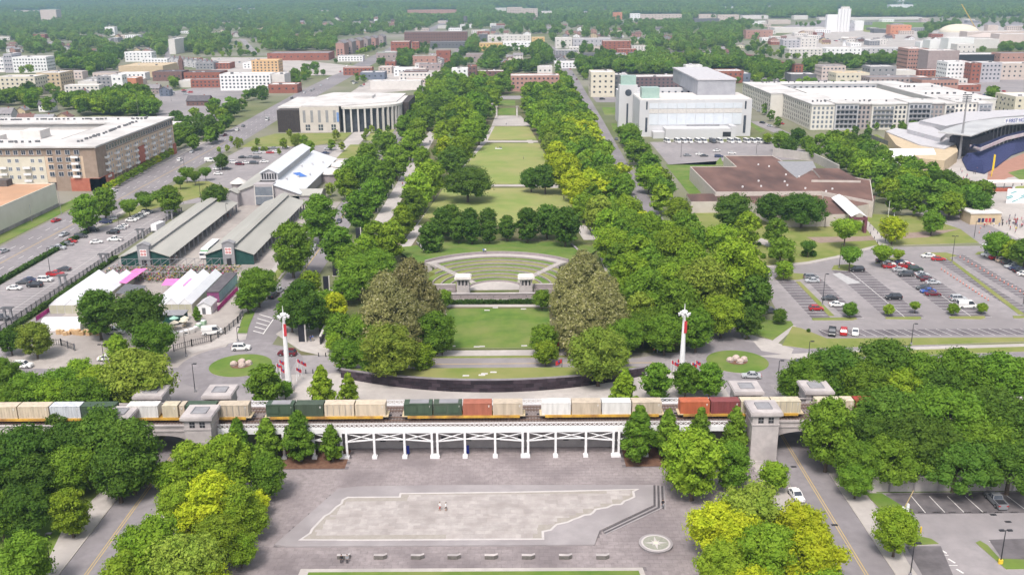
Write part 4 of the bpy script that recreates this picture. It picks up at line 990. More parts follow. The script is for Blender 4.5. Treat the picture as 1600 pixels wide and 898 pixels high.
b = MB(); b.box(-4.2,-3.8,-1.4,-1.2,0,9.0); b.box(3.8,4.2,-1.4,-1.2,0,9.0); b.box(-3.8,3.8,-1.32,-1.26,4.2,4.5); b.build('entrance_frame', [CONCW], t)
for (x0,x1,y0,y1,h) in ((-16.5,-11,-4,1.5,6.2),(11,24,0,14,4.2)):
    b = MB(); b.box(x0,x1,y0,y1,0,h); w_ = b.build('wing', [GW], t); b = MB(); b.gable(x0,x1,y0,y1,h,h+1.4,'y' if x1-x0 < 8 else 'x',0,1,.5); b.build('wing_roof', [SHR, GW], w_)
for (x, y, r) in ((19,58,7.5),(20,78,6.5),(-20,32,3.6),(-26,12,3.2)):
    b = MB(); b.cyl(x, y, 0, 4, r, r, 8); w_ = b.build('pavilion', [mat('plum_wall', (.3,.25,.26), (.34,.29,.3)) if 'plum_wall' not in bpy.data.materials else bpy.data.materials['plum_wall']], t)
    b = MB(); b.cyl(x, y, 4, 6.3, r+.8, .4, 8); b.build('pavilion_roof', [CONCW], w_)
b = MB(); b.box(6.5,10.5,44,48,0,0); 
b = MB(); b.slab([(6,30,8.62),(10,28,7.2),(12,33,6.5),(8,36,7.9)], .08); b.build('blue_tarpaulin', [mat('blue_tarp', (.06,.16,.5), (.1,.22,.58))], t)
for k in range(6):
    b = MB(); b.box(6+k%3*3, 6.7+k%3*3, 15+k*11, 16+k*11, 6, 8.6-k%3*1.0+.6); b.build('roof_vent', [LGREY], t)
# ---- museum with curved colonnade
mx0, my = G(435,207); cx0 = G(475,204)[0]; cx1 = G(536,203)[0]; mx1 = G(627,200)[0]
t = thing('museum', 'museum with dark block, pale block and curved row of white columns', 'museum', (mx0, my, 0)); HM = 16.0
DKM = mat('bronze_panel', (.045,.032,.03), (.065,.05,.045), .8, .6)
b = MB(); b.box(0, cx0-mx0, 0, 55, 0, HM-1.5); b.build('dark_block', [DKM], t)
for k in range(11):
    b = MB(); u = 1+k*(cx0-mx0-2)/10; b.box(u-.1,u+.1,-.12,-.003,.3,HM-1.6); b.build('panel_seam', [DARK], t)
b = MB(); b.box(cx0-mx0, cx1-mx0, -2, 60, 0, HM+.8); b.build('pale_block', [mat('museum_stone', (.5,.45,.42), (.56,.51,.475), .3)], t)
for k in range(5):
    u = cx0-mx0+3+k*(cx1-cx0-6)/4; b = MB(); b.box(u-.9,u+.9,-2.06,-1.95,6.5,HM-1.5); b.build('slot_window', [MGREY], t)
for k in range(3):
    u = cx0-mx0+5+k*(cx1-cx0-9)/2; b = MB(); b.box(u-1.5,u+1.5,-2.08,-1.95,1.5,5.2); w_ = b.build('window', [GLASS], t)
    b = MB(); b.box(u-.1,u+.1,-2.15,-2.085,1.5,5.2); b.box(u-1.5,u+1.5,-2.14,-2.084,3.2,3.4); b.build('glazing_bar', [WHITE], w_)
b = MB(); b.box(cx1-mx0-1.6,cx1-mx0-.1,-2.2,-2.05,7,13); b.build('blue_banner', [mat('blue_banner', (.08,.2,.5), (.2,.3,.55), .8)], t)
n = 12; a_pts = []
for i in range(n+1):
    u = i/n; x = cx1-mx0+3.5 + (mx1-cx1-3.5)*math.sin(u*PI/2)**1.0; y = -3 + 24*(1-math.cos(u*PI/2))
    a_pts.append((x, y))
b = MB(); b.prism([(cx1-mx0+2,-1)] + [(p[0]-1.2*i/n, p[1]+1.4) for i, p in enumerate(a_pts)] + [(mx1-mx0-1.5,62),(cx1-mx0+2,62)], 0, HM-.6); b.build('glass_curtain', [GLASS], t)
for i, p in enumerate(a_pts):
    b = MB(); ang = math.atan2(a_pts[min(i+1,n)][1]-a_pts[max(i-1,0)][1], a_pts[min(i+1,n)][0]-a_pts[max(i-1,0)][0]); dx, dy = math.cos(ang), math.sin(ang)
    b.prism([(p[0]-dx*.55+dy*.7,p[1]-dy*.55-dx*.7),(p[0]+dx*.55+dy*.7,p[1]+dy*.55-dx*.7),(p[0]+dx*.55-dy*.9,p[1]+dy*.55+dx*.9),(p[0]-dx*.55-dy*.9,p[1]-dy*.55+dx*.9)], 0, HM-.6); b.build('column', [CONCW], t)
b = MB(); b.prism([(cx1-mx0+1.5,-1.2)] + [(p[0]+.9*i/n, p[1]-1.2*(1-i/n)) for i, p in enumerate(a_pts)] + [(mx1-mx0+.5,64),(cx1-mx0+1.5,64)], HM-.6, HM+.9); b.build('cornice', [CONCW], t)
b = MB(); b.prism([(-1,8),(cx0-mx0+2,8),(cx0-mx0+2,70),(-1,70)], HM-1.2, HM-.2); b.prism([(cx0-mx0+1,-1.4),(cx1-mx0-.6,-1.4),(cx1-mx0+4,.5),(mx1-mx0-3,22),(mx1-mx0-2,75),(cx0-mx0+8,85),(cx0-mx0+1,60)], HM+.9, HM+1.5); b.build('roof', [WHITEM], t)
b = MB(); b.box(mx1-mx0-2, mx1-mx0+5, 24, 70, 0, HM+.5); b.build('rear_dark_block', [DKM], t)
b = MB(); b.box(38,58,40,56,HM+1.5,HM+3.2); b.build('plant_screen', [WHITEM], t)
# ---- white library on the right
lx0, ly = G(998,214); lx1 = G(1171.5,212.5)[0]; HL = hgt(1085, 213, 156)
t = thing('library_building', 'large pale stone library with grey roof box and clock faced corner tower', 'library', (lx0, ly, 0)); LW = lx1-lx0
LST = mat('library_stone', (.52,.52,.54), (.57,.565,.58), .2, .8, 0, c3=(.48,.47,.48), s3=.05)
b = MB(); b.box(0, LW, 0, 40, 0, HL); b.build('wall', [LST], t)
npan = 10; 
for k in range(npan):
    u0, u1 = 6+k*(LW-12)/npan, 6+(k+1)*(LW-12)/npan
    for j, (z0, z1) in enumerate(((7.5,14.5),(14.7,17.4),(17.6,HL-2))):
        b = MB(); b.box(u0+.12,u1-.12,-.22,-.003,z0,z1); b.build('stone_panel', [mat('pale_blue_panel', (.55,.585,.63), (.6,.625,.665), .3) if 'pale_blue_panel' not in bpy.data.materials else bpy.data.materials['pale_blue_panel']] if j != 1 else [CONCW], t)
for (u, z0, z1, w_) in ((4.5,3,12,1.4),(4.5,17,22,1.0),(LW-4,2,13,1.6),(LW-4,17,22,1.0)):
    b = MB(); b.box(u-w_/2,u+w_/2,-.08,.05,z0,z1); b.build('window', [GLASS], t)
b = MB(); b.box(.4,LW-.4,.4,39.6,HL-.05,HL+.5); b.build('roof', [PALE], t)
b = MB(); b.box(0,LW+0,40.05,84,0,HL*.62); b.box(-6,8,40.1,86,0,HL-1); b.build('rear_wing', [LST], t)
b = MB(); b.box(8.2,50,80,86,0,HL-.5); b.build('rear_wall', [LST], t)
for k in range(8): b = MB(); b.box(12+k*4.6,13.4+k*4.6,79.9,80.05,HL-8,HL-2.5); b.build('window', [GLASS], t)
b = MB(); b.box(40,LW-6,22,120,HL+.5,HL+10); b.build('roof_box', [mat('zinc_cladding', (.3,.3,.33), (.36,.36,.39), .2)], t)
b = MB(); b.box(39.5,LW-5.5,21.5,121,HL+10,HL+10.8); b.build('roof_box_top', [LGREY], t)
b = MB(); b.box(-9,3,36,44,0,HL+6); tw = b.build('corner_tower', [LST], t)
TG = mat('pale_green_glass', (.3,.42,.38), (.36,.48,.43), .5, .3)
b = MB(); b.box(-8,2,37,43,HL+6,HL+12); b.build('lantern', [TG], tw)
b = MB(); n = 20; b.quad([(-3+2.2*math.cos(2*PI*k/n), 35.9, HL+1+2.2*math.sin(2*PI*k/n)) for k in range(n)]); b.build('round_window', [GLASS], tw)
b = MB(); b.box(-4,-2.8,35.88,35.98,HL-21,HL-6); b.build('slot_window', [GLASS], tw)
b = MB(); b.box(2,13,6,16,HL+.5,HL+7); b.build('stair_lantern', [TG], t)
b = MB(); b.box(15,LW-15,-12,-.3,0,6.5); dk = b.build('loading_wall', [LST], t)
b = MB(); b.box(LW-20,LW-13,-12.1,-11.9,1.5,4.5); b.build('loading_door', [DARK], dk); b = MB(); b.box(30,LW-20,-1.2,-.31,6.51,7.6); b.build('ledge', [MGREY], dk)
b = MB(); b.box(LW-15,LW-12,-12.5,-1,0,8); b.build('side_wall', [LST], dk); b = MB(); b.box(8,15,-8,-.3,0,4); b.build('low_wall', [LST], dk)
# ---- brown roofed offices
BW = mat('offwhite_precast', (.47,.42,.38), (.52,.47,.43), .4)
def rp(P, z): return [G(a, c, z) for a, c in P]
bm0 = rp([(1078,261),(1118,301),(1283,300),(1365,316),(1360,282),(1240,262),(1207,244),(1131,244),(1150,261)], 6.5)
t = block('office_building', 'low sprawling offices under a broad brown flat roof', bm0, 6.5, BW, BROWNR, (), 0, .3)
L0 = t.location
def addp(P, z0, z1, m0, m1, nm):
    b = MB(); b.prism([(p[0]-L0.x, p[1]-L0.y) for p in P], z0, z1, 0, 1); return b.build(nm, [m0, m1], t)
F1 = rp([(1073,303),(1086,315),(1178,314),(1172,303)], 5.0)
addp(rp([(1072,303),(1080,315),(1170,314),(1215,336),(1290,335),(1283,301),(1118,302.5)], 5.0), 0, 5.0, BW, BROWNR, 'front_wing')
addp(rp([(1286,301),(1291,335),(1337,334),(1330,315)], 5.02), 0, 5.02, BW, BROWNR, 'entrance_wing')
addp(rp([(1340,322),(1365,317),(1368,306),(1330,300),(1290,299)], 5.6), 0, 5.6, BW, BROWNR, 'right_wing')
addp(rp([(1268,281),(1282,277),(1270,263),(1310,263),(1345,282)], 7.6), 6.6, 7.6, BW, BROWNR, 'upper_roof')
addp(rp([(1215,252),(1270,252),(1275,262),(1245,278),(1225,262)], 6.9), 6.61, 6.9, BW, MGREY, 'roof_well')
for i in range(16):
    rg = random.Random(i); px, py = rg.uniform(1140,1330), rg.uniform(252,310); x, y = G(px, py, 6.6)
    if inpoly(x, y, inset(bm0, 1.0)): b = MB(); b.cyl(x-L0.x, y-L0.y, 6.55, 7.2, .4, .4, 7); b.build('roof_vent', [WHITE], t)
for (px, py, w_) in ((1300,332,1.6),(1310,332,1.6),(1320,331,1.6),(1295,332,1.6)):
    x, y = G(px, 344.5); b = MB(); b.box(x-L0.x-.9, x-L0.x+.9, y-L0.y-.4, y-L0.y+.2, 2.2, 3.0); b.build('window', [GLASS], t)
p0, p1 = G(1311,305,7.5), G(1343,334,7.5)
c = thing('entrance_canopy', 'white ridged canopy on plum posts leading to the brown offices', 'canopy', (p1[0], p1[1], 0))
ax = Vector((p0[0]-p1[0], p0[1]-p1[1], 0)); pr = Vector((ax.y, -ax.x, 0)).normalized()*3.0
b = MB(); v = lambda q, z: (q.x, q.y, z); O = Vector((0,0,0))
for s in (-1, 1): a = [v(O+pr*s,6.2), v(O,7.8), v(ax,7.8), v(ax+pr*s,6.2)]; b.slab(a if s < 0 else a[::-1], .2)
b.build('roof', [WHITE], c); PLUM = mat('plum_brick', (.13,.045,.06), (.17,.065,.08), .8)
for s in (-1, 1):
    for f in (0, .05): b = MB(); q = O+pr*s*.85+ax*f; b.box(q.x-.5,q.x+.5,q.y-.5,q.y+.5,0,6.3); b.build('post', [PLUM], c)
b = MB(); q0, q1 = O+pr*-.9, O+pr*.9; b.bar((q0.x,q0.y,5.6),(q1.x,q1.y,5.6),.6,1.0); b.build('header', [PLUM], c)
for (a_, c_, z) in (((1207,244),(1270,252),3.0),((1270,252),(1310,272),3.0)):
    p, q = G(*a_), G(*c_); ww = thing('screen_wall', 'pale concrete screen wall of the service yard, %s run' % ('long rear' if a_[0] == 1207 else 'slanting side'), 'wall', (*p, 0)); b = MB(); b.bar((0,0,2.2),(q[0]-p[0],q[1]-p[1],2.2),.4,4.4); b.build('wall_body', [CONC], ww); b = MB(); b.bar((0,0,4.45),(q[0]-p[0],q[1]-p[1],4.45),.5,.12); b.build('coping', [CONCW], ww)
# ---- right apartments complex
HR = 16.2; TP = mat('taupe_panel', (.33,.29,.28), (.38,.335,.325), .4); WP = mat('offwhite_panel', (.6,.57,.52), (.65,.62,.57), .4); GP_ = mat('grey_panel', (.42,.42,.44), (.47,.47,.49), .4)
RL = (250, 700, 0)
t = thing('apartment_complex', 'long white roofed apartment complex wrapped around a parking deck', 'apartments', RL)
x_ = 197; rg = random.Random(11); segs = []; k = 0
while x_ < 312:
    w_ = rg.choice((7,9,12,15)); pr_ = (k % 2)*2.2; hh = HR + rg.choice((0,.8,0))
    m = (WP, GP_, TP, WP)[k % 4]; y0 = 634 - pr_ + (x_-197)*.02
    b = MB(); b.prism([(q[0]-RL[0], q[1]-RL[1]) for q in rect(x_, x_+w_, y0, y0+24)], 0, hh); b.build('bay', [m], t)
    b = MB(); b.prism([(q[0]-RL[0], q[1]-RL[1]) for q in rect(x_-.3, x_+w_+.28, y0-.5, y0+25)], hh, hh+.7+.01*k); b.build('roof', [WHITEM], t)
    facade(t, RL, (x_, y0), (x_+w_, y0), .8, hh-.6, 5, max(2, int(w_/3)), 1.9 if k % 2 else 1.5, 1.9, GLASS if k % 3 else GLASSB, None, False, .4)
    for r in range(4):
        if k % 2 == 1: b = MB(); b.box(x_+1-RL[0], x_+w_-1-RL[0], y0-1.2-RL[1], y0-.06-RL[1], 3.6+r*3.1, 3.75+r*3.1); b.box(x_+1-RL[0], x_+w_-1-RL[0], y0-1.2-RL[1], y0-1.12-RL[1], 3.75+r*3.1, 4.6+r*3.1); b.build('balcony', [MGREY], t)
    x_ += w_; k += 1
for (x0, x1, y0, y1, m) in ((197,221,658.5,702,WP),(188,212,702.5,790,WP),(212.5,312,772,792,GP_),(290,330,660,771,WP)):
    b = MB(); b.prism([(q[0]-RL[0], q[1]-RL[1]) for q in rect(x0, x1, y0, y1)], 0, HR); b.build('wing', [m], t)
    b = MB(); b.prism([(q[0]-RL[0], q[1]-RL[1]) for q in rect(x0-.5, x1+.5, y0-.2, y1+.2)], HR, HR+.65); b.build('roof', [WHITEM], t)
facade(t, RL, (197,702), (197,636), .8, HR-.6, 5, 14, 1.6, 2.0, GLASS, None, False)
facade(t, RL, (188,790), (188,702), .8, HR-.6, 5, 16, 1.6, 2.0, GLASS, None, False)
facade(t, RL, (212.5,772), (290,772), 9, HR-.6, 2, 16, 2.2, 1.8, GLASS, None)
b = MB(); b.prism([(q[0]-RL[0], q[1]-RL[1]) for q in rect(222,286,662,766)], 0, HR-2); b.build('parking_deck', [PALE], t)
b = MB()
for i in range(60):
    x, y = rg.uniform(200,328), rg.choice((645,648,782,785,690,740)); 
    if y in (690,740): x = rg.uniform(292,328)
    b.box(x-RL[0]-.5, x-RL[0]+.5, y-RL[1]-.4, y-RL[1]+.4, HR+.7, HR+1.9)
b.build('roof_condensers', [DGREY], t, kind='stuff')
# ================================================================ ballpark
NAVY = mat('navy_seats', (.025,.03,.085), (.045,.05,.12), 1.2, .7); SNOW = mat('canopy_grey_white', (.43,.43,.44), (.5,.5,.5), .1, .6, c3=(.38,.38,.39), s3=.08)
BL = (*G(1540,262), 0)
t = thing('ballpark', 'ballpark stand with white curved canopy and navy seats', 'ballpark', BL)
def L_(P, z=0): return [(q[0]-BL[0], q[1]-BL[1]) for q in GP(P, z)]
nr = 13
lo_e = L_([(1503,251),(1511,267),(1538,272.5),(1557,262),(1580,244),(1640,222)])
hi_e = L_([(1512,241),(1522,239),(1536,236),(1560,228),(1590,218),(1640,202)], 5)
b = MB()
for i in range(5):
    for k in range(nr):
        f0, f1 = k/nr, (k+1)/nr; z = .6+4.4*f0
        P = [tuple(Vector(lo_e[j])*(1-f)+Vector(hi_e[j])*f) for j, f in ((i,f0),(i+1,f0),(i+1,f1),(i,f1))]
        b.prism(P, 0 if k == 0 else z-.8, z)
b.build('seating_tier', [NAVY], t)
sb = MB(); sg = random.Random(2)
for i in range(5):
    for k in range(nr):
        for u in np.arange(.02, .98, .045):
            f0 = (k+.55)/nr; z = .6+4.4*k/nr
            A_ = Vector(lo_e[i])*(1-f0)+Vector(hi_e[i])*f0; B_ = Vector(lo_e[i+1])*(1-f0)+Vector(hi_e[i+1])*f0; q = A_+(B_-A_)*u
            sb.box(q.x-.25, q.x+.25, q.y-.05, q.y+.1, z, z+.75, bottom=False)
sb.build('seats', [mat('seat_plastic', (.05,.06,.16), (.075,.085,.2), 2, .5)], t, kind='stuff')
b = MB(); up = L_([(1515,231),(1531,236),(1571,219),(1600,212),(1650,200)], 7.5); up2 = L_([(1521,226),(1534,225),(1567,212),(1600,204),(1650,193)], 10)
for i in range(4):
    for k in range(8):
        f0, f1 = k/8, (k+1)/8; z = 8+2.4*f0
        b.prism([tuple(Vector(p)*(1-f)+Vector(q)*f) for p, q, f in ((up[i],up2[i],f0),(up[i+1],up2[i+1],f0),(up[i+1],up2[i+1],f1),(up[i],up2[i],f1))], z-.9, z)
b.build('upper_tier', [NAVY], t)
b = MB()
for i in range(4): b.prism([up[i], up[i+1], (up[i+1][0]+.1, up[i+1][1]-.5), (up[i][0]+.1, up[i][1]-.5)], 7.4, 9.2)
b.build('fascia_board', [mat('fascia_pink', (.55,.42,.48), (.62,.58,.6), .2)], t)
can = L_([(1466,206),(1518,212),(1546,202),(1574,194),(1640,189),(1640,179),(1570,184),(1520,189),(1485,199)], 14)
b = MB(); b.prism(can, 13.4, 14.0, 0, 0, True); b.build('canopy_roof', [SNOW], t)
b = MB(); b.prism(L_([(1436,189),(1478,198),(1518,190),(1560,184),(1640,178),(1640,170),(1500,174)], 11), 0, 11); b.build('concourse', [LGREY], t)
b = MB(); b.prism(L_([(1438,188.5),(1478,197),(1518,189),(1560,183),(1640,177.5),(1640,170.5),(1500,174.5)], 11.4), 11.01, 11.4); b.build('concourse_roof', [LGREY], t)
b = MB(); b.prism(L_([(1484,214),(1517,219),(1546,209),(1580,200),(1640,194),(1640,186),(1500,202)], 9.5), 0, 9.5); b.build('canopy_shade_wall', [mat('stand_shadow_wall', (.07,.06,.075), (.11,.1,.12))], t)  # dark block whose colour holds the shade of the gap under the canopy
b = MB(); b.prism(L_([(1486,222),(1516,226),(1516,224),(1487,219.5)], 6.5), 5.2, 6.5); b.build('balcony_rail', [mat('rail_pink', (.5,.4,.42))], t)
b = MB()
for i in range(14):
    u = i/13; p = Vector(L_([(1520,217)], 9)[0])*(1-u) + Vector(L_([(1600,200)], 10)[0])*u; b.box(p.x-.25,p.x+.25,p.y+4,p.y+4.5,0,13.4)
b.build('canopy_columns', [MGREY], t, kind='stuff')
q0, q1 = L_([(1570,190)], 15)[0], L_([(1640,184.5)], 15)[0]
b = MB(); b.bar((*q0,15.2),(*q1,15.2),.4,2.8); b.build('sign_board', [WHITE], t)
fc = bpy.data.curves.new('sign_text', 'FONT'); fc.body = 'F FIRST HORIZ'; fc.size = 3.0; fc.extrude = .03; fc.materials.append(mat('sign_blue', (.06,.08,.3))); ft = bpy.data.objects.new('tmp_text', fc); COL.objects.link(ft); fm_ = bpy.data.meshes.new_from_object(ft.evaluated_get(bpy.context.evaluated_depsgraph_get())); bpy.data.objects.remove(ft); fo = put('sign_lettering', fm_, t)
fo.location = (q0[0]+.5, q0[1]-.35, 14.2); fo.rotation_euler = (PI/2, 0, math.atan2(q1[1]-q0[1], q1[0]-q0[0]))
b = MB(); b.prism(L_([(1350+50,226),(1437,247),(1476,251),(1497,236),(1492,222),(1450,210),(1383,204)], 6.0), 0, 5.9); b.build('beige_annex', [TAN], t)
b = MB(); b.prism(L_([(1384,205),(1437,226),(1476,232),(1497,222),(1470,212),(1400,200)], 6.6), 5.95, 6.6); b.build('annex_roof', [LGREY], t)
b = MB(); b.prism(L_([(1418,202),(1470,216),(1478,209),(1440,190),(1420,192)], 9), 5.95, 9); b.build('annex_upper', [LGREY], t)
kerbed('ball_field', GP([(1575,270),(1640,255),(1700,260),(1700,300),(1600,285)]), 0, .09, SOIL, GRASS)
sheet('warning_track', GP([(1545,262),(1610,236),(1680,240),(1680,262),(1575,278),(1560,285),(1540,296)]), .055, mat('infield_clay', (.33,.17,.12), (.38,.2,.15), .3))
p = G(1549,276); t2 = thing('foul_pole', 'tall yellow foul pole at the end of the navy seats', 'pole', (*p, 0)); b = MB(); b.cyl(0,0,0,11,.22,.2,8); b.build('pole', [mat('foul_yellow', (.7,.5,.03))], t2); b = MB(); b.box(.2,.75,-.04,.04,3,10.8); b.build('screen', [bpy.data.materials['foul_yellow']], t2)
p = G(1498.5,249); t2 = thing('floodlight_mast', 'tall grey floodlight mast rising beside the ballpark stand', 'floodlight', (*p, 0)); b = MB(); b.cyl(0,0,0,34,.75,.3,10); b.build('mast', [MGREY], t2)
b = MB()
for k in range(4): b.box(-2.4,2.4,-.3,.1,31+k*1.1,31.3+k*1.1); [b.box(-2.4+.7*i,-2.0+.7*i,-.6,-.31,30.9+k*1.1,31.5+k*1.1) for i in range(7)]
b.build('lamp_bank', [DGREY], t2)
p = G(1400,262); t2 = thing('event_tent', 'big white event tent beyond the tree belt, by the ballpark', 'tent', (*G(1408,258), 0))
b = MB(); b.box(-14,16,-6,9,0,3.6); b.build('tent_wall', [WHITE], t2); b = MB(); b.gable(-14,16,-6,9,3.6,8.2,'x',0,0,.6); b.build('tent_roof', [WHITE], t2)
for i, (px, py) in enumerate(((1587,352),)):
    p = G(px-48,py-1); t2 = thing('ticket_kiosk', 'tan flat roofed ticket kiosk with banners at the ballpark gate', 'kiosk', (*p, 0)); b = MB(); b.box(-6,6,0,9,0,4.4); b.build('wall', [TAN], t2); b = MB(); b.box(-6.3,6.3,-.3,9.3,4.4,4.8); b.build('roof', [PALE], t2)
    for k in range(5): b = MB(); b.box(-3+k*1.4,-2+k*1.4,-.06,-.002,1,2.6); b.build('banner', [mat('banner_red', (.45,.05,.06)) if k in (2,3) else NAVY], t2)
p = G(1588,318); t2 = thing('painted_board', 'white board painted with teal swirls standing by the ballpark', 'mural', (*p, 0)); b = MB(); b.box(-4.5,9,0,.4,0,6.5); b.build('board', [WHITE], t2)
b = MB(); rg = random.Random(9)
for k in range(9): x, z = rg.uniform(-3.5,8), rg.uniform(.8,5.6); b.bar((x-1.2,-.05,z-.5),(x+1.2,-.05,z+.4),.06,.35)
b.build('painted_swirls', [mat('teal_paint', (.08,.4,.42))], t2)
p = G(1585,298); t2 = thing('food_court', 'roofed food stalls with red counters by the outfield', 'stalls', (*p, 0)); b = MB(); b.box(-14,16,0,7,3.4,3.8); b.build('roof', [PALE], t2); b = MB(); b.box(-13,15,-2,2,0,1.1); b.build('counter', [mat('counter_red', (.4,.1,.06), (.3,.09,.06))], t2)
b = MB(); [b.box(-13+k*4,-12.7+k*4,.2,.5,0,3.4) for k in range(8)]; b.build('posts', [DGREY], t2, kind='stuff')
p = G(1608,312); t2 = thing('round_pavilion', 'low round roofed bar with a planted top by the ballpark', 'pavilion', (*p, 0)); b = MB(); b.cyl(0,0,0,4.5,7,7,24); b.build('wall', [DGREY], t2); b = MB(); b.cyl(0,0,4.5,4.9,7.3,7.3,24); b.build('rim', [LGREY], t2); b = MB(); b.cyl(0,0,4.9,5.0,6.3,6.3,24); b.build('planted_roof', [GRASSL], t2)
p, q = G(1354,214), G(1425,243); t2 = thing('mesh_fence', 'dark screened fence in front of the beige ballpark annex', 'fence', (*p, 0)); dv = Vector((q[0]-p[0], q[1]-p[1]))
b = MB(); b.bar((0,0,1.3),(dv.x,dv.y,1.3),.08,2.4); b.build('screen_panel', [DGREY], t2)
for k in range(13): b = MB(); e = dv*(k/12); b.cyl(e.x, e.y, 0, 2.8, .08, n=6); b.build('post', [DARK], t2)
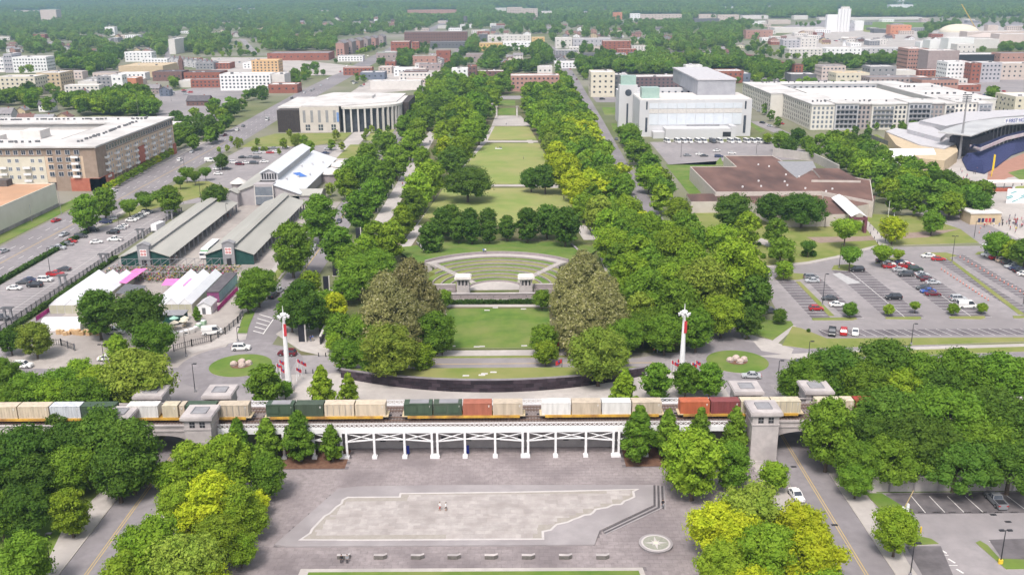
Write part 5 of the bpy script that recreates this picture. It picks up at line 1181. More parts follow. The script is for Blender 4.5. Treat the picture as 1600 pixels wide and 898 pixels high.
# ================================================================ town blocks beyond the park: left px, right px, base, top, depth, wall, roof, rows, cols
MAS = mat('mauve_stone', (.30,.24,.235), (.35,.285,.28), .4, .9); LILG = mat('lilac_grey', (.40,.385,.42), (.46,.44,.475), .4, .8); YEL = mat('ochre_panel', (.55,.36,.14), (.6,.42,.2), .3)
BLUEG = mat('slate_blue', (.13,.15,.2), (.17,.19,.245), .3); OR = mat('orange_panel', (.5,.2,.11), (.55,.25,.15), .3); PK = mat('pale_pink', (.50,.42,.385), (.55,.47,.43), .2); WOOD = mat('raw_timber', (.55,.36,.19), (.62,.42,.24), .4)
for a in [
 (22,75,114,90,22,WHITE,WHITEM,4,11,'white apartment block with dark window columns among left trees'),(9,22,114,85,24,LILG,WHITEM,4,3,'narrow white and slate stair block joined to the left apartments'),(-12,8,113,92,24,WHITE,WHITEM,3,5,'white apartment block cut by the left picture edge'),
 (60,97,142,115,30,TAN,WHITEM,4,5,'tan stucco block with a stepped white roof, far left'),(-5,58,150,121,25,CREAM,WHITEM,4,8,'cream block with white roof left of the tan stepped one'),
 (187,256,121,104,50,TAN,TAN,0,0,'large blank tan hall with brick foot left of the church spire'),(239,285,127,113,25,BRICKD,DKROOF,1,6,'long brick school wing with dark roof, left part'),(288,345,127,114,28,BRICK,DKROOF,1,8,'long red brick school wing with dark roof, right part'),
 (153,175,140,120,14,MGREY,PALE,3,3,'taupe modern block beside a white framed one'),(176,193,141,118,12,WHITE,WHITEM,2,2,'white framed modern block with big dark glazing'),(193,214,137,123,18,OR,PALE,0,0,'small orange shop beside the white framed block'),
 (196,238,97,82,18,WHITE,PALE,3,7,'row of white gabled flats left of the pale town houses'),(123,153,141,128,25,PALE,WHITEM,0,0,'low white store amid the left trees'),(280,320,137,127,20,PALE,WHITEM,0,0,'low white shop by the street trees left'),
 (345,424,142,117,22,WHITE,WHITEM,4,13,'bright white office with four rows of square windows'),(425,446,141,117,26,PALE,WHITEM,0,0,'blank pale wing right of the white office'),(420,465,146,133,20,BRICK,WHITEM,1,4,'small brick shop with white roof by the boulevard'),
 (394,436,115,95,22,WOOD,WOOD,4,7,'raw timber framed block under construction'),(418,514,95,84,45,BRICK,GREYR,1,9,'wide red brick supermarket with a grey roof'),
 (563,601,125,114,22,BLUEG,WHITEM,1,4,'slate blue shed with white roof by the vacant lot'),(579,658,140,128,18,PALE,WHITEM,0,0,'long low white building behind the museum'),
 (611,640,82,66,30,BRICK,WHITEM,2,5,'red brick warehouse with pale roof left of the mill'),(644,655,82,66,16,BRICK,WHITEM,3,2,'small brick block against the long dark mill'),(632,730,68,51,24,BRICKD,GREYR,3,24,'long dark brick mill with three rows of windows'),(672,728,76,66,20,DGREY,GREYR,1,10,'low dark annex in front of the mill'),
 (588,620,95,83,20,MAS,mat('green_copper', (.25,.34,.3), (.3,.4,.35)),1,4,'building with pale green roof beside the boulevard'),(602,618,106,97,15,BRICK,GREYR,1,2,'small orange brick shop on the boulevard'),
 (645,682,102,88,18,BRICKP,bpy.data.materials['green_copper'],1,4,'brick church with pale green roof'),(682,704,99,80,14,BRICK,GREYR,2,2,'red brick church front with pale tower'),(655,690,110,101,20,MAS,GREYR,1,4,'long low mauve roofed house by the church'),(632,668,125,112,20,BRICKD,GREYR,1,4,'dark brick house with big grey roof left of the avenue'),
 (749,785,80,68,20,YEL,WHITEM,2,7,'ochre apartment block between tree crowns'),(786,830,77,66,24,WHITE,WHITEM,2,8,'white apartment block right of the ochre one'),(831,851,68,59,18,YEL,WHITEM,2,3,'small ochre block at the end of the white range'),(762,830,66,56,26,PALE,WHITEM,2,10,'upper white range behind the ochre block'),(748,762,65,54,20,DGREY,PALE,2,2,'dark stair block left of the upper white range'),
 (868,894,76,60,24,PALE,WHITEM,2,4,'pale corner block left of the blue grey flats'),(895,955,76,61,24,LILG,WHITEM,2,9,'blue grey flats with white roof beside the far avenue'),(942,985,80,65,22,BRICK,WHITEM,3,6,'red and grey flats right of the blue grey ones'),
 (706,731,128,108,16,WHITE,PALE,3,3,'white cube house left of the brick row'),(731,745,125,104,18,BRICKD,BRICK,3,2,'dark narrow house with red roof behind the white cube'),(745,787,124,112,16,BRICKD,PALE,2,5,'dark brick town house row beyond the park head'),
 (798,874,143,119,22,BRICKP,WHITEM,3,11,'pink brick school with white roof facing the park head'),(840,863,117,105,18,PALE,WHITEM,1,3,'pale hall rising behind the pink brick school'),
 (923,960,152,114,26,CREAM,WHITEM,4,4,'cream corner block with arched windows, left end of the dark topped flats'),(958,982,150,118,20,DGREY,WHITEM,4,3,'dark recess of the flats next to the cream corner'),
 (728,756,97,85,18,MAS,GREYR,1,3,'grey roofed house left of the park trees'),(912,930,93,84,14,DGREY,GREYR,1,2,'dark hipped house by the right avenue trees'),
 (1121,1161,130,112,26,BRICK,WHITEM,2,5,'plain red brick block with white roof behind the library'),(1161,1172,130,116,20,BLUEG,PALE,1,1,'slate blue annex of the plain brick block'),(1071,1097,117,103,16,WHITE,WHITEM,2,3,'white roof pavilion above the dark flats'),
 (1097,1126,127,114,20,WHITE,WHITEM,2,4,'white end block of the dark topped flats'),(1235,1275,130,117,22,DGREY,WHITEM,0,0,'dark shed with bright white gabled roof'),
 (1232,1290,92,77,22,PALE,WHITEM,3,9,'white row houses left of the brick terrace trees'),(1290,1345,93,76,22,WHITE,WHITEM,3,8,'white row houses in the middle of their street'),(1345,1412,91,76,22,LGREY,WHITEM,3,9,'grey and white row houses right end of their street'),(1223,1250,77,63,20,LILG,WHITEM,3,4,'grey modern flats behind the row houses'),(1250,1275,76,60,20,PALE,WHITEM,3,4,'pale modern flats behind the row houses'),
 (1165,1207,61,48,22,BRICKP,GREYR,2,5,'brown brick hall with long roof in the far industry'),(1085,1124,36,30,26,DGREY,DKROOF,0,0,'long dark shed on the far plain'),(1092,1118,29,23,22,PK,BRICKP,1,5,'tan roofed block behind the long dark shed'),(1122,1154,33,24,20,PK,PALE,2,6,'pink office beyond the far tree belt'),
 (985,1000,32,22,24,WHITE,WHITEM,3,3,'white end pavilion of the far long flats'),(1000,1065,31,23,24,PK,WHITEM,2,12,'long pale flats beyond the far tree belt'),(958,972,31,20,20,OR,WHITEM,2,3,'small orange and white block on the far plain'),
 (637,713,27,16,30,BRICKP,BRICKP,3,16,'long pink brick hospital on the horizon'),(792,816,29,12,20,PK,WHITEM,5,6,'pink slab hotel on the horizon, left wing'),(816,840,28,14,20,PK,WHITEM,4,6,'pink slab hotel on the horizon, right wing'),
 (1283,1320,125,104,24,PK,GREYR,3,6,'taupe terrace houses right of the white gabled shed'),(1305,1357,135,115,24,CREAM,TAN,2,7,'cream house row with tan gables'),(1357,1436,145,122,22,MAS,GREYR,3,10,'mauve brick flats left of the brown block'),(1358,1399,125,105,22,MGREY,WHITEM,2,4,'grey modern block with overhanging white roof'),(1395,1430,123,111,20,PALE,WHITEM,0,0,'white domed low hall by the brick office'),
 (1437,1494,158,126,24,BRICKP,DKROOF,3,10,'brown brick flats with dark roof right of the mauve ones'),(1416,1447,112,77,30,BRICKP,PALE,5,7,'tall brick office, windowed left part'),(1447,1495,117,80,26,MAS,PALE,0,0,'tall brick office, blank right part with dark band'),
 (1477,1515,128,98,24,WHITE,WHITEM,4,6,'white flats with square windows right of the brick office'),(1515,1530,130,100,20,BRICK,WHITEM,4,2,'red stair bay of the white flats'),(1530,1562,129,99,22,LILG,WHITEM,4,5,'grey wing of the white flats'),(1562,1640,125,100,24,PK,WHITEM,3,9,'peach and white flats at the right edge'),
 (1583,1660,182,152,30,CREAM,WHITEM,3,6,'cream block at the right edge above the ballpark roof'),(1497,1570,97,86,40,DARK,WHITEM,0,0,'wide dark sided hall with swooping white roof'),(1562,1620,98,84,24,BRICKP,GREYR,1,7,'brick rail shed right of the white roofed hall'),
 (1391,1423,54,40,24,OR,PALE,2,5,'orange framed office with dark glazing'),(1437,1452,75,66,20,WHITE,WHITEM,0,0,'small white silo block left of the white works'),(1452,1480,78,63,26,WHITE,WHITEM,0,0,'white works building, left block'),(1480,1520,80,60,26,WHITE,PALE,0,0,'white works building, middle block'),(1520,1560,76,62,24,PALE,WHITEM,0,0,'white works building, right block'),(1494,1524,86,70,20,PALE,WHITEM,2,4,'white low block below the works'),(1542,1558,56,40,16,PK,PALE,0,0,'pink square tower behind the domes'),(1510,1600,62,50,30,PK,PALE,0,0,'long pink wall behind the domes'),(1560,1640,68,54,30,PK,WHITEM,0,0,'low pale tank farm at the right edge'),
 (1334,1349,48,33,20,WHITE,WHITEM,0,0,'white low block right of the silos'),(1325,1335,49,38,16,LILG,PALE,1,2,'grey low block against the silos'),(1280,1440,32,28,30,PALE,WHITEM,0,0,'very long low white depot on the far plain'),(1366,1384,52,47,24,DGREY,DKROOF,0,0,'low dark shed in the far yard'),(1210,1290,52,44,34,PALE,WHITEM,0,0,'long white depot left of the silos'),(1200,1235,38,32,30,PK,PALE,0,0,'pale depot on the far plain left of the silos'),(1240,1262,31,25,24,PALE,WHITEM,0,0,'small white depot under the far hills'),(1160,1200,30,25,30,PALE,WHITEM,0,0,'low long pale depot under the far hills'),
 (1128,1151,17,11,24,WHITE,WHITEM,0,0,'white school on the far hillside'),(1376,1416,5,-3,30,PALE,WHITEM,0,0,'large pale block high on the far hill'),(1390,1426,17,8,30,WHITE,WHITEM,0,0,'white works with a slim stack on the far hill'),(65,90,36,16,34,PK,PALE,0,0,'pinkish quarry buildings in the far left forest'),(20,60,23,17,26,PK,WHITEM,0,0,'row of pale houses in the far left forest'),(350,398,19,14,22,PK,PALE,0,0,'row of pink houses on the far left hillside'),(560,576,17,12,22,WHITE,WHITEM,0,0,'white hall below the far centre hill'),(500,515,22,17,22,PK,PALE,0,0,'pale hall in the far centre trees'),(774,791,22,13,22,PALE,WHITEM,0,0,'pale block left of the pink slab hotel'),(846,862,27,18,22,PALE,WHITEM,0,0,'white block right of the pink slab hotel'),
 (165,180,56,43,16,WHITE,WHITEM,0,0,'white narrow house in the left forest'),(265,275,85,62,40,PALE,PALE,0,0,'pale gabled house where the left street meets the forest')]:
    simple(*a[:10], units=0 if a[2] < 100 else 2, side=a[2] > 90, ww=1.7, wh=1.6, group=None)
# dark topped flats beyond the library
t = simple(952,1100,146,121,26,mat('plum_panel', (.13,.09,.10), (.17,.12,.13)),WHITEM,4,22,'long dark topped flats with cream lower walls behind the library',units=6)
# silo tubes, dome roofs, stacks
p = G(1317,50); t = thing('grain_silos', 'tall white grain silos standing above the far yards', 'silos', (*p, 0)); sM = PX(*p)[2]; h = hgt(1317,50,14)
for i in range(4):
    b = MB(); b.cyl(-10+i*6.6, 0, 0, h, 3.4, 3.4, 14); b.build('silo_tube', [WHITE], t)
b = MB(); b.box(-8,9,-2,3,h,h*1.09); b.build('head_house', [PALE], t); b = MB(); b.box(-36,-14,-3,9,0,h*.75); b.build('left_block', [WHITE], t)
p = G(1497,58); t = thing('domed_hall', 'broad cream dome on a drum in the works at right', 'dome', (*p, 0)); b = MB(); b.cyl(0,0,0,9,34,34,32); b.build('drum', [PALE], t)
b = MB(); 
for k in range(7):
    a0, a1 = k*PI/14, (k+1)*PI/14; b.cyl(0,0,9+14*math.sin(a0),9+14*math.sin(a1),34*math.cos(a0),34*math.cos(a1)+.01,32,cap=k == 6)
b.build('dome', [CREAM], t)
p = G(1540,64); t = thing('flat_dome', 'lower pale dome right of the broad cream one', 'dome', (*p, 0)); b = MB(); b.cyl(0,0,0,7,30,30,28); b.build('drum', [PALE], t); b = MB(); b.cyl(0,0,7,13,30.5,6,28); b.build('dome', [PK], t)
for px, yb, yt, r, lab in ((1319,72,58,3.2,'white water tank on a stem above the row houses'),(1410,14,0,2.5,'slim white stack on the far hillside')):
    p = G(px,yb); h = hgt(px,yb,yt); t = thing('water_tower' if r > 3 else 'chimney_stack', lab, 'tower', (*p, 0)); b = MB(); b.cyl(0,0,0,h*.7,r*.9,r*.8,12); b.build('stem', [WHITE], t); b = MB(); b.cyl(0,0,h*.7,h*.86,r,r*2.1,14); b.cyl(0,0,h*.86,h,r*2.1,r*1.8,14); b.build('tank' if r > 3 else 'stack_top', [PALE], t)
p = G(1517,50); t = thing('tower_crane', 'thin yellow crane jib leaning over the domes', 'crane', (*p, 0)); b = MB(); b.bar((8,0,8),(-26,0,54),1.2); b.build('jib', [mat('crane_yellow', (.55,.38,.08))], t); b = MB(); b.box(4,12,-3,3,0,8); b.build('cab', [DGREY], t)
p = G(727.5,44); t = thing('water_tank', 'dark round water tank on legs above the mill', 'water tank', (*p, 0)); b = MB(); b.cyl(0,0,16,28,5,5,12); b.build('tank', [DGREY], t)
for k in range(4): b = MB(); b.bar((4*math.cos(k*PI/2),4*math.sin(k*PI/2),0),(3.4*math.cos(k*PI/2),3.4*math.sin(k*PI/2),16),.5); b.build('leg', [DARK], t)
p = G(284,112); t = thing('church_tower', 'brown brick church spire beside the brick school', 'church tower', (*p, 0)); b = MB(); b.box(-2.4,2.4,-2.4,2.4,0,12); b.build('shaft', [BRICKD], t); b = MB(); b.cyl(0,0,12,19,3.2,.1,4); b.build('spire', [BRICKD], t)
# mauve terraces with stepped gables by the boulevard, and red brick terrace
for i in range(6):
    l = 526+i*12.4; x, y = G(l+6, 88-i*3.2); hgt_ = hgt(l+6, 88-i*3.2, 68-i*2.0)
    t = thing('town_house', 'mauve gabled town house of the stepped terrace by the boulevard', 'house', (x, y, 0), 0, 'stepped terrace by the boulevard'); b = MB(); b.box(-6,6,0,40,0,hgt_); b.build('wall', [MAS if i % 2 else BRICKP], t); b = MB(); b.gable(-6,6,0,40,hgt_,hgt_+4,'y',0,1,.5); b.build('roof', [GREYR, MAS], t)
    for r in range(3):
        for c in range(2): b = MB(); b.box(-4+c*5,-2+c*5,-.1,.02,1+r*3.2,3+r*3.2); b.build('window', [GLASS], t)
for i in range(9):
    l = 1158+i*10.6; x, y = G(l+5, 98+i*2.0+ (0 if i > 3 else -2)); t = thing('town_house', 'red brick town house of the long terrace behind the tree clump', 'house', (x, y, 0), 0, 'red brick terrace'); hh = 8.5
    b = MB(); b.box(-4.6,4.6,0,16,0,hh); b.build('wall', [BRICK], t); b = MB(); b.box(-4.8,4.8,-.3,16.3,hh,hh+.5); b.build('roof', [BRICKD], t)
    for c in range(2):
        for r in range(2): b = MB(); b.box(-3+c*3.6,-1.6+c*3.6,-.1,.02,1.2+r*3.6,3.2+r*3.6); b.build('window', [GLASS], t)
# single houses among the trees
HW = [WHITE, PALE, CREAM, LGREY, BRICKP, MGREY, TAN]; HRF = [GREYR, DKROOF, BRICKD, MGREY, BROWNR]
rg = random.Random(21)
hl = [(76,174,11,9,5.8,3.6,WHITE,DKROOF,'x','white two storey house with dark cross gables amid left trees'),(37,180,7,8,4,2.5,TAN,GREYR,'y','narrow tan house left of the white gabled one'),(44,191,12,8,3.2,2.8,CREAM,BRICKD,'x','cream house with red brown roof behind the apartments'),(72,193,13,9,3.4,3,PALE,MGREY,'x','pale house with light grey roof behind the apartments'),(102,190,10,8,3.6,3,TAN,BRICKD,'y','tan house with brown roof by the round trees'),(10,187,13,10,5,3.6,LGREY,GREYR,'x','grey gabled house at the left edge'),(130,156,12,10,5.4,3.8,MAS,GREYR,'y','mauve two storey house between large trees'),(28,214,12,9,3.4,3,LGREY,GREYR,'x','grey house by the left apartment roof'),(62,203,11,8,3.2,2.8,PALE,GREYR,'x','small pale house just behind the apartment roof'),(87,199,9,8,3.3,2.8,MGREY,DKROOF,'y','grey narrow house just behind the apartment roof'),
 (313,164,18,14,4,3.6,BRICKD,DKROOF,'x','dark hipped brick house by the parking street'),(243,146,10,9,5,3.2,MAS,GREYR,'x','mauve house amid the left car parks'),(260,150,9,9,6,2.6,BLUEG,GREYR,'y','slate narrow house amid the left car parks'),(285,205,20,12,4.5,1.8,BRICKD,WHITEM,'x','brown shop with pale roof beside the boulevard trees')]
for (px,py,a,c,h,r,wm,rm,ax_,lab) in hl: house(*G(px,py), a, c, h, r, wm, rm, ax_, lab)
for i in range(9): house(*G(272+i*7.2, 101+i*.9), 8, 14, 6.5, 4, LGREY, MGREY, 'y', 'pale grey gabled town house in the row left of the timber frame')
zones = [(0,120,72,84,12,'half hidden in the trees above the white left apartments'),(120,260,60,88,9,'among the trees left of the pale town houses'),(640,760,85,110,4,'by the far end of the left avenue'),(750,860,45,64,8,'in the trees beyond the ochre flats'),(770,880,86,106,9,'in the trees behind the pink school'),(880,1000,38,60,16,'in the trees above the blue grey flats'),(960,1090,48,98,26,'in the tree belt behind the library'),(1090,1160,60,100,7,'in the trees left of the brick terrace'),(300,520,34,62,22,'in the wide left forest'),(520,640,30,52,14,'in the forest beyond the stepped terrace'),(1180,1300,56,70,6,'in the far yards left of the water tank'),(1340,1480,58,70,7,'in the far yards below the works'),(150,520,8,34,22,'on the far left hillside'),(560,1040,8,34,22,'under the far centre hills'),(1050,1600,8,24,20,'on the far right hillside')]
for (l,r,t0,t1,n,lab) in zones:
    for i in range(n):
        px, py = rg.uniform(l,r), rg.uniform(t0,t1); sc = 1.25 if py < 35 else 1
        wm, rm = rg.choice(HW), rg.choice(HRF); wn = {'white_paint':'white','pale_wall':'pale','cream_stucco':'cream','light_grey':'light grey','pink_brick':'pink brick','mid_grey':'grey','tan_stucco':'tan'}[wm.name]
        house(*G(px,py), rg.uniform(9,15)*sc, rg.uniform(8,11)*sc, rg.choice((3.4,5.8))*sc, rg.uniform(2.4,3.8)*sc, wm, rm, rg.choice('xy'), '%s gabled house %s' % (wn, lab), rg.choice((0,0,.3,-.3)))
for (l,r,t0,t1,n,lab) in ((1180,1290,36,58,12,'in the far yards left of the silos'),(1350,1600,34,60,14,'in the far yards right of the silos'),(1180,1420,62,74,10,'in the far yards above the row houses'),(230,420,97,112,7,'in the yards before the timber frame'),(545,700,88,134,10,'between the far boulevard and left avenue'),(860,1000,62,108,8,'beside the far right avenue'),(640,800,34,56,10,'in the trees beyond the mill'),(1420,1600,100,150,6,'beyond the ballpark roof'),(100,330,118,150,7,'among the left car parks'),(0,300,40,70,7,'in the left forest')):
    for i in range(n):
        px, py = rg.uniform(l,r), rg.uniform(t0,t1); w_ = rg.uniform(14,34); s_ = PX(*G(px,py))[2]; hh = rg.uniform(4.5,8); wn, wm = rg.choice((('pale',PALE),('white',WHITE),('brick',BRICK),('tan',PK),('grey',MGREY))); p = pxrect(px-w_*s_/2, px+w_*s_/2, py, rg.uniform(12,26))
        block('shop', 'low %s flat roofed building %s' % (wn, lab), p, hh, wm, rg.choice((WHITEM,WHITEM,PALE,GREYR)), [(0,1 if hh < 6 else 2,max(2,int(w_/4)),1.6,1.5,.6,hh-.3)], 0, .5)
# paved yards and streets of the town
for P, m in (([(230,150),(345,130),(400,128),(330,200),(250,190)],ASPHL),([(330,90),(420,90),(560,104),(520,118),(330,118)],CONC),([(540,150),(585,120),(650,108),(700,100),(690,128),(660,140)],CONC),([(1130,120),(1290,122),(1340,128),(1180,134)],ASPHL),([(1495,165),(1600,150),(1600,120),(1490,128)],ASPHL),([(1200,60),(1290,42),(1600,40),(1600,76),(1420,74),(1250,80)],CONC),([(1180,48),(1290,32),(1600,34),(1600,40),(1290,48)],ASPHL),([(1340,40),(1375,40),(1370,52),(1350,50)],GRASSM),([(1350,34),(1480,36),(1470,42),(1345,46)],GRASS),([(70,16),(88,16),(84,38),(72,36)],CONC),([(256,92),(266,92),(268,62),(263,62)],ASPHL),([(373,60),(383,62),(404,84),(394,84)],ASPHL)):
    sheet('yard' if m is not GRASS and m is not GRASSM else 'field', GP(P), .02, m)
# far hills
HILL = mat('wooded_hill', (.05,.11,.032), (.085,.15,.045), .004, .95, 0, c3=(.075,.12,.04), s3=.0012, detail=6)
b = MB(); nx, ny = 90, 52; hx = np.linspace(-6200, 6200, nx); hy = np.linspace(3400, 9450, ny)
def hill_h(x, y):
    def ss(a, b, v): v = max(0, min(1, (v-a)/(b-a))); return v*v*(3-2*v)
    n1 = math.sin(x*.0016+1.2)+.5*math.sin(x*.0041+y*.0012+.4)+.25*math.sin(x*.011+2)
    n2 = math.sin(x*.0011+2.6)+.5*math.sin(x*.0027+1)+.2*math.sin(x*.007+y*.003)
    r1 = max(0, 9+10*n1)*math.exp(-((y-4700-260*math.sin(x*.0012))/420)**2)
    r2 = max(0, 16+17*n2)*ss(5300, 6500, y)*(1-.5*ss(6700, 7500, y))
    r3 = (95+34*math.sin(x*.0009+4)+12*math.sin(x*.0031))*ss(7300, 8900, y)
    return r1+r2+r3+ss(3400, 4200, y)*6*(1+.6*math.sin(x*.006+y*.004)) - 3*(1-ss(3400, 3650, y))
for j in range(ny):
    for i in range(nx): b.v.append((hx[i], hy[j], hill_h(hx[i], hy[j])))
for j in range(ny-1):
    for i in range(nx-1): b.f.append((j*nx+i, j*nx+i+1, (j+1)*nx+i+1, (j+1)*nx+i)); b.m.append(0)
hob = struct('hills', b, HILL); hob.data.polygons.foreach_set('use_smooth', [True]*len(hob.data.polygons))
# ================================================================ vehicles
TYRE = mat('tyre', (.02,.02,.02), None, rough=.9); RIM = mat('wheel_rim', (.35,.35,.36), None, rough=.4, metal=.5)
LAMP = mat('headlamp_lens', (.6,.6,.6), None, rough=.2); TAIL = mat('tail_lamp', (.35,.02,.02), None, rough=.3)
PAINT = {}
PC = dict(white=(.72,.71,.70), silver=(.42,.43,.45), grey=(.20,.205,.22), charcoal=(.07,.072,.08), black=(.022,.022,.026), red=(.40,.025,.03), maroon=(.13,.015,.025), navy=(.03,.04,.10), blue=(.04,.09,.35), tan=(.42,.35,.27), green=(.03,.055,.04))
def paint(c):
    if c not in PAINT: PAINT[c] = mat('car_paint_'+c, PC[c], tuple(min(1,v*1.04) for v in PC[c]), .5, .32, 0, .5)
    return PAINT[c]
PROF = { # x stations (front to rear), hood/belt heights, roof; length, width
 'sedan': dict(L=4.6, W=1.8, low=[(-2.3,.62),(-2.15,.78),(-1.0,.92),(1.35,.98),(2.15,.95),(2.3,.7)], cab=[(-1.05,.92),(-.35,1.42),(.75,1.44),(1.5,.98)]),
 'hatch': dict(L=4.1, W=1.75, low=[(-2.05,.65),(-1.9,.82),(-1.0,.96),(1.5,1.02),(2.0,.98),(2.05,.7)], cab=[(-1.1,.96),(-.4,1.5),(1.35,1.5),(1.98,1.0)]),
 'suv': dict(L=4.8, W=1.92, low=[(-2.4,.75),(-2.25,.98),(-1.15,1.1),(2.2,1.15),(2.38,1.0),(2.4,.7)], cab=[(-1.2,1.1),(-.6,1.72),(1.85,1.74),(2.3,1.15)]),
 'pickup': dict(L=5.6, W=1.98, low=[(-2.8,.8),(-2.65,1.02),(-1.4,1.12),(.75,1.15),(.8,1.15),(2.8,1.15)], cab=[(-1.4,1.12),(-.75,1.78),(.45,1.8),(.72,1.15)]),
 'van': dict(L=5.6, W=2.0, low=[(-2.8,.85),(-2.6,1.15),(-2.1,1.3),(2.7,1.35),(2.8,1.3),(2.8,.6)], cab=[(-2.1,1.3),(-1.3,2.25),(2.65,2.35),(2.78,1.35)]),
 'minibus': dict(L=6.6, W=2.15, low=[(-3.3,.9),(-3.1,1.2),(-2.5,1.35),(3.2,1.4),(3.3,1.35),(3.3,.6)], cab=[(-2.5,1.35),(-1.8,2.6),(3.1,2.7),(3.28,1.4)]),
}
CARM = {}
def car_meshes(kind):
    if kind in CARM: return CARM[kind]
    p = PROF[kind]; W = p['W']/2; b = MB()
    low = p['low']; st = [low[0]] + low[1:]
    secs = []
    for x, z in low:
        edge = abs(x) > p['L']/2-.12; w_ = W*(.86 if edge else 1.0); secs.append([(x,-w_*.95,.28),(x,-w_,.55),(x,-w_*.93,z),(x,w_*.93,z),(x,w_,.55),(x,w_*.95,.28)])
    n0 = len(b.v)
    for s_ in secs: b.v += s_
    k = 6
    for i in range(len(secs)-1):
        for j in range(k): j2 = (j+1) % k; b.f.append((n0+i*k+j2, n0+i*k+j, n0+(i+1)*k+j, n0+(i+1)*k+j2)[::-1]); b.m.append(0)
    b.f.append(tuple(n0+j for j in range(k))); b.m.append(0); b.f.append(tuple(n0+(len(secs)-1)*k+j for j in range(k))[::-1]); b.m.append(0)
    c = p['cab']; wr, wb = W*.78, W*.92
    (x0,z0),(x1,z1),(x2,z2),(x3,z3) = c
    b.slab([(x1-.05,-wr,z1),(x2+.05,-wr,z2),(x2+.05,wr,z2),(x1-.05,wr,z1)], .05, 0)
    for y0,y1 in ((-1,-1),(1,1)):
        for (xa,za,xb,zb) in ((x0,z0,x1,z1),(x3,z3,x2,z2),((x1+x2)/2,(z0+z3)/2,(x1+x2)/2,(z1+z2)/2)): b.bar((xa,y0*wb,za),(xb,y1*wr,zb),.1,.09,0)
    if kind in ('van','minibus'): 
        for s in (-1, 1): b.slab([(x1+1.2,s*(wb+.0),1.38),(x3,s*wb,1.38),(x2,s*(wr+.015),z2),(x1+1.2,s*(wr+.015),z2)][::s], .03, 0) if kind == 'van' else None
    if kind == 'pickup':
        b.box(.85,2.68,-W*.8,W*.8,1.152,1.158,1)
        for s in (-1, 1): b.box(.8,2.78,s*W*.93-.05,s*W*.93+.05,1.15,1.28,0)
        b.box(2.7,2.8,-W*.9,W*.9,1.15,1.28,0)
    body = (b, )
    g = MB(); e = .03
    g.quad([(x0,-wb,z0),(x0,wb,z0),(x1,wr,z1),(x1,-wr,z1)][::-1]); g.quad([(x3,-wb,z3),(x3,wb,z3),(x2,wr,z2),(x2,-wr,z2)])
    g.quad([(x0,-wb,z0),(x1,-wr,z1),(x2,-wr,z2),(x3,-wb,z3)][::-1]); g.quad([(x0,wb,z0),(x1,wr,z1),(x2,wr,z2),(x3,wb,z3)])
    gm = g.mesh('windows', [GLASS])
    wm = MB(); n = 12; r = .34 if kind in ('sedan','hatch') else .39
    for sgn in (0,):
        for y in (-.11, .11): wm.v += [(r*math.cos(2*PI*q/n), y, r*math.sin(2*PI*q/n)) for q in range(n)]
        for q in range(n): j = (q+1) % n; wm.f.append((q, j, n+j, n+q)); wm.m.append(0)
        wm.f.append(tuple(range(n))); wm.m.append(0); wm.f.append(tuple(range(2*n-1, n-1, -1))); wm.m.append(0)
        for y in (-.115, .115):
            o = len(wm.v); wm.v += [(r*.6*math.cos(2*PI*q/n), y, r*.6*math.sin(2*PI*q/n)) for q in range(n)]; wm.f.append(tuple(range(o, o+n))); wm.m.append(1)
    wme = wm.mesh('wheel', [TYRE, RIM])
    h = MB(); xf = -p['L']/2; h.box(xf-.03, xf+.08, -.24, .24, .0, .14, 0)
    hm = h.mesh('headlight', [LAMP]); tl = MB(); tl.box(-.08,.03,-.2,.2,0,.2); tlm = tl.mesh('tail_light', [TAIL])
    CARM[kind] = (b, gm, wme, hm, tlm, p, r); return CARM[kind]
CBODY = {}
def car(px, py, head, kind, col, where, extra='', parts=True):
    b, gm, wme, hm, tlm, p, r = car_meshes(kind)
    if (kind, col) not in CBODY: CBODY[(kind,col)] = b.mesh('body', [paint(col), DARK])
    x, y = G(px, py) if py is not None else px
    nm = {'sedan':'saloon car','hatch':'hatchback','suv':'tall estate car','pickup':'pickup truck','van':'panel van','minibus':'minibus'}[kind]
    t = thing({'sedan':'parked_car','hatch':'parked_car','suv':'parked_car','pickup':'pickup_truck','van':'van','minibus':'minibus'}[kind], '%s %s %s%s' % (col, nm, where, extra), {'van':'van','minibus':'minibus','pickup':'pickup truck'}.get(kind,'car'), (x, y, .06), R(head)+PI, 'vehicles %s' % where.split(',')[0])
    put('body', CBODY[(kind,col)], t); put('windows', gm, t)
    s = PX(x, y)[2]
    if parts and s > 1.9:
        ax_ = p['L']*.31
        for sx in (-1, 1):
            for sy in (-1, 1): put('wheel', wme, t, (sx*ax_, sy*(p['W']/2-.1), r))
        if s > 3:
            for sy in (-1, 1):
                put('headlight', hm, t, (0, sy*p['W']*.33, .62 if kind in ('sedan','hatch') else .75)); put('tail_light', tlm, t, (p['L']/2, sy*p['W']*.36, .68 if kind in ('sedan','hatch') else .85))
    return t
LOTR = 'in the right car park'
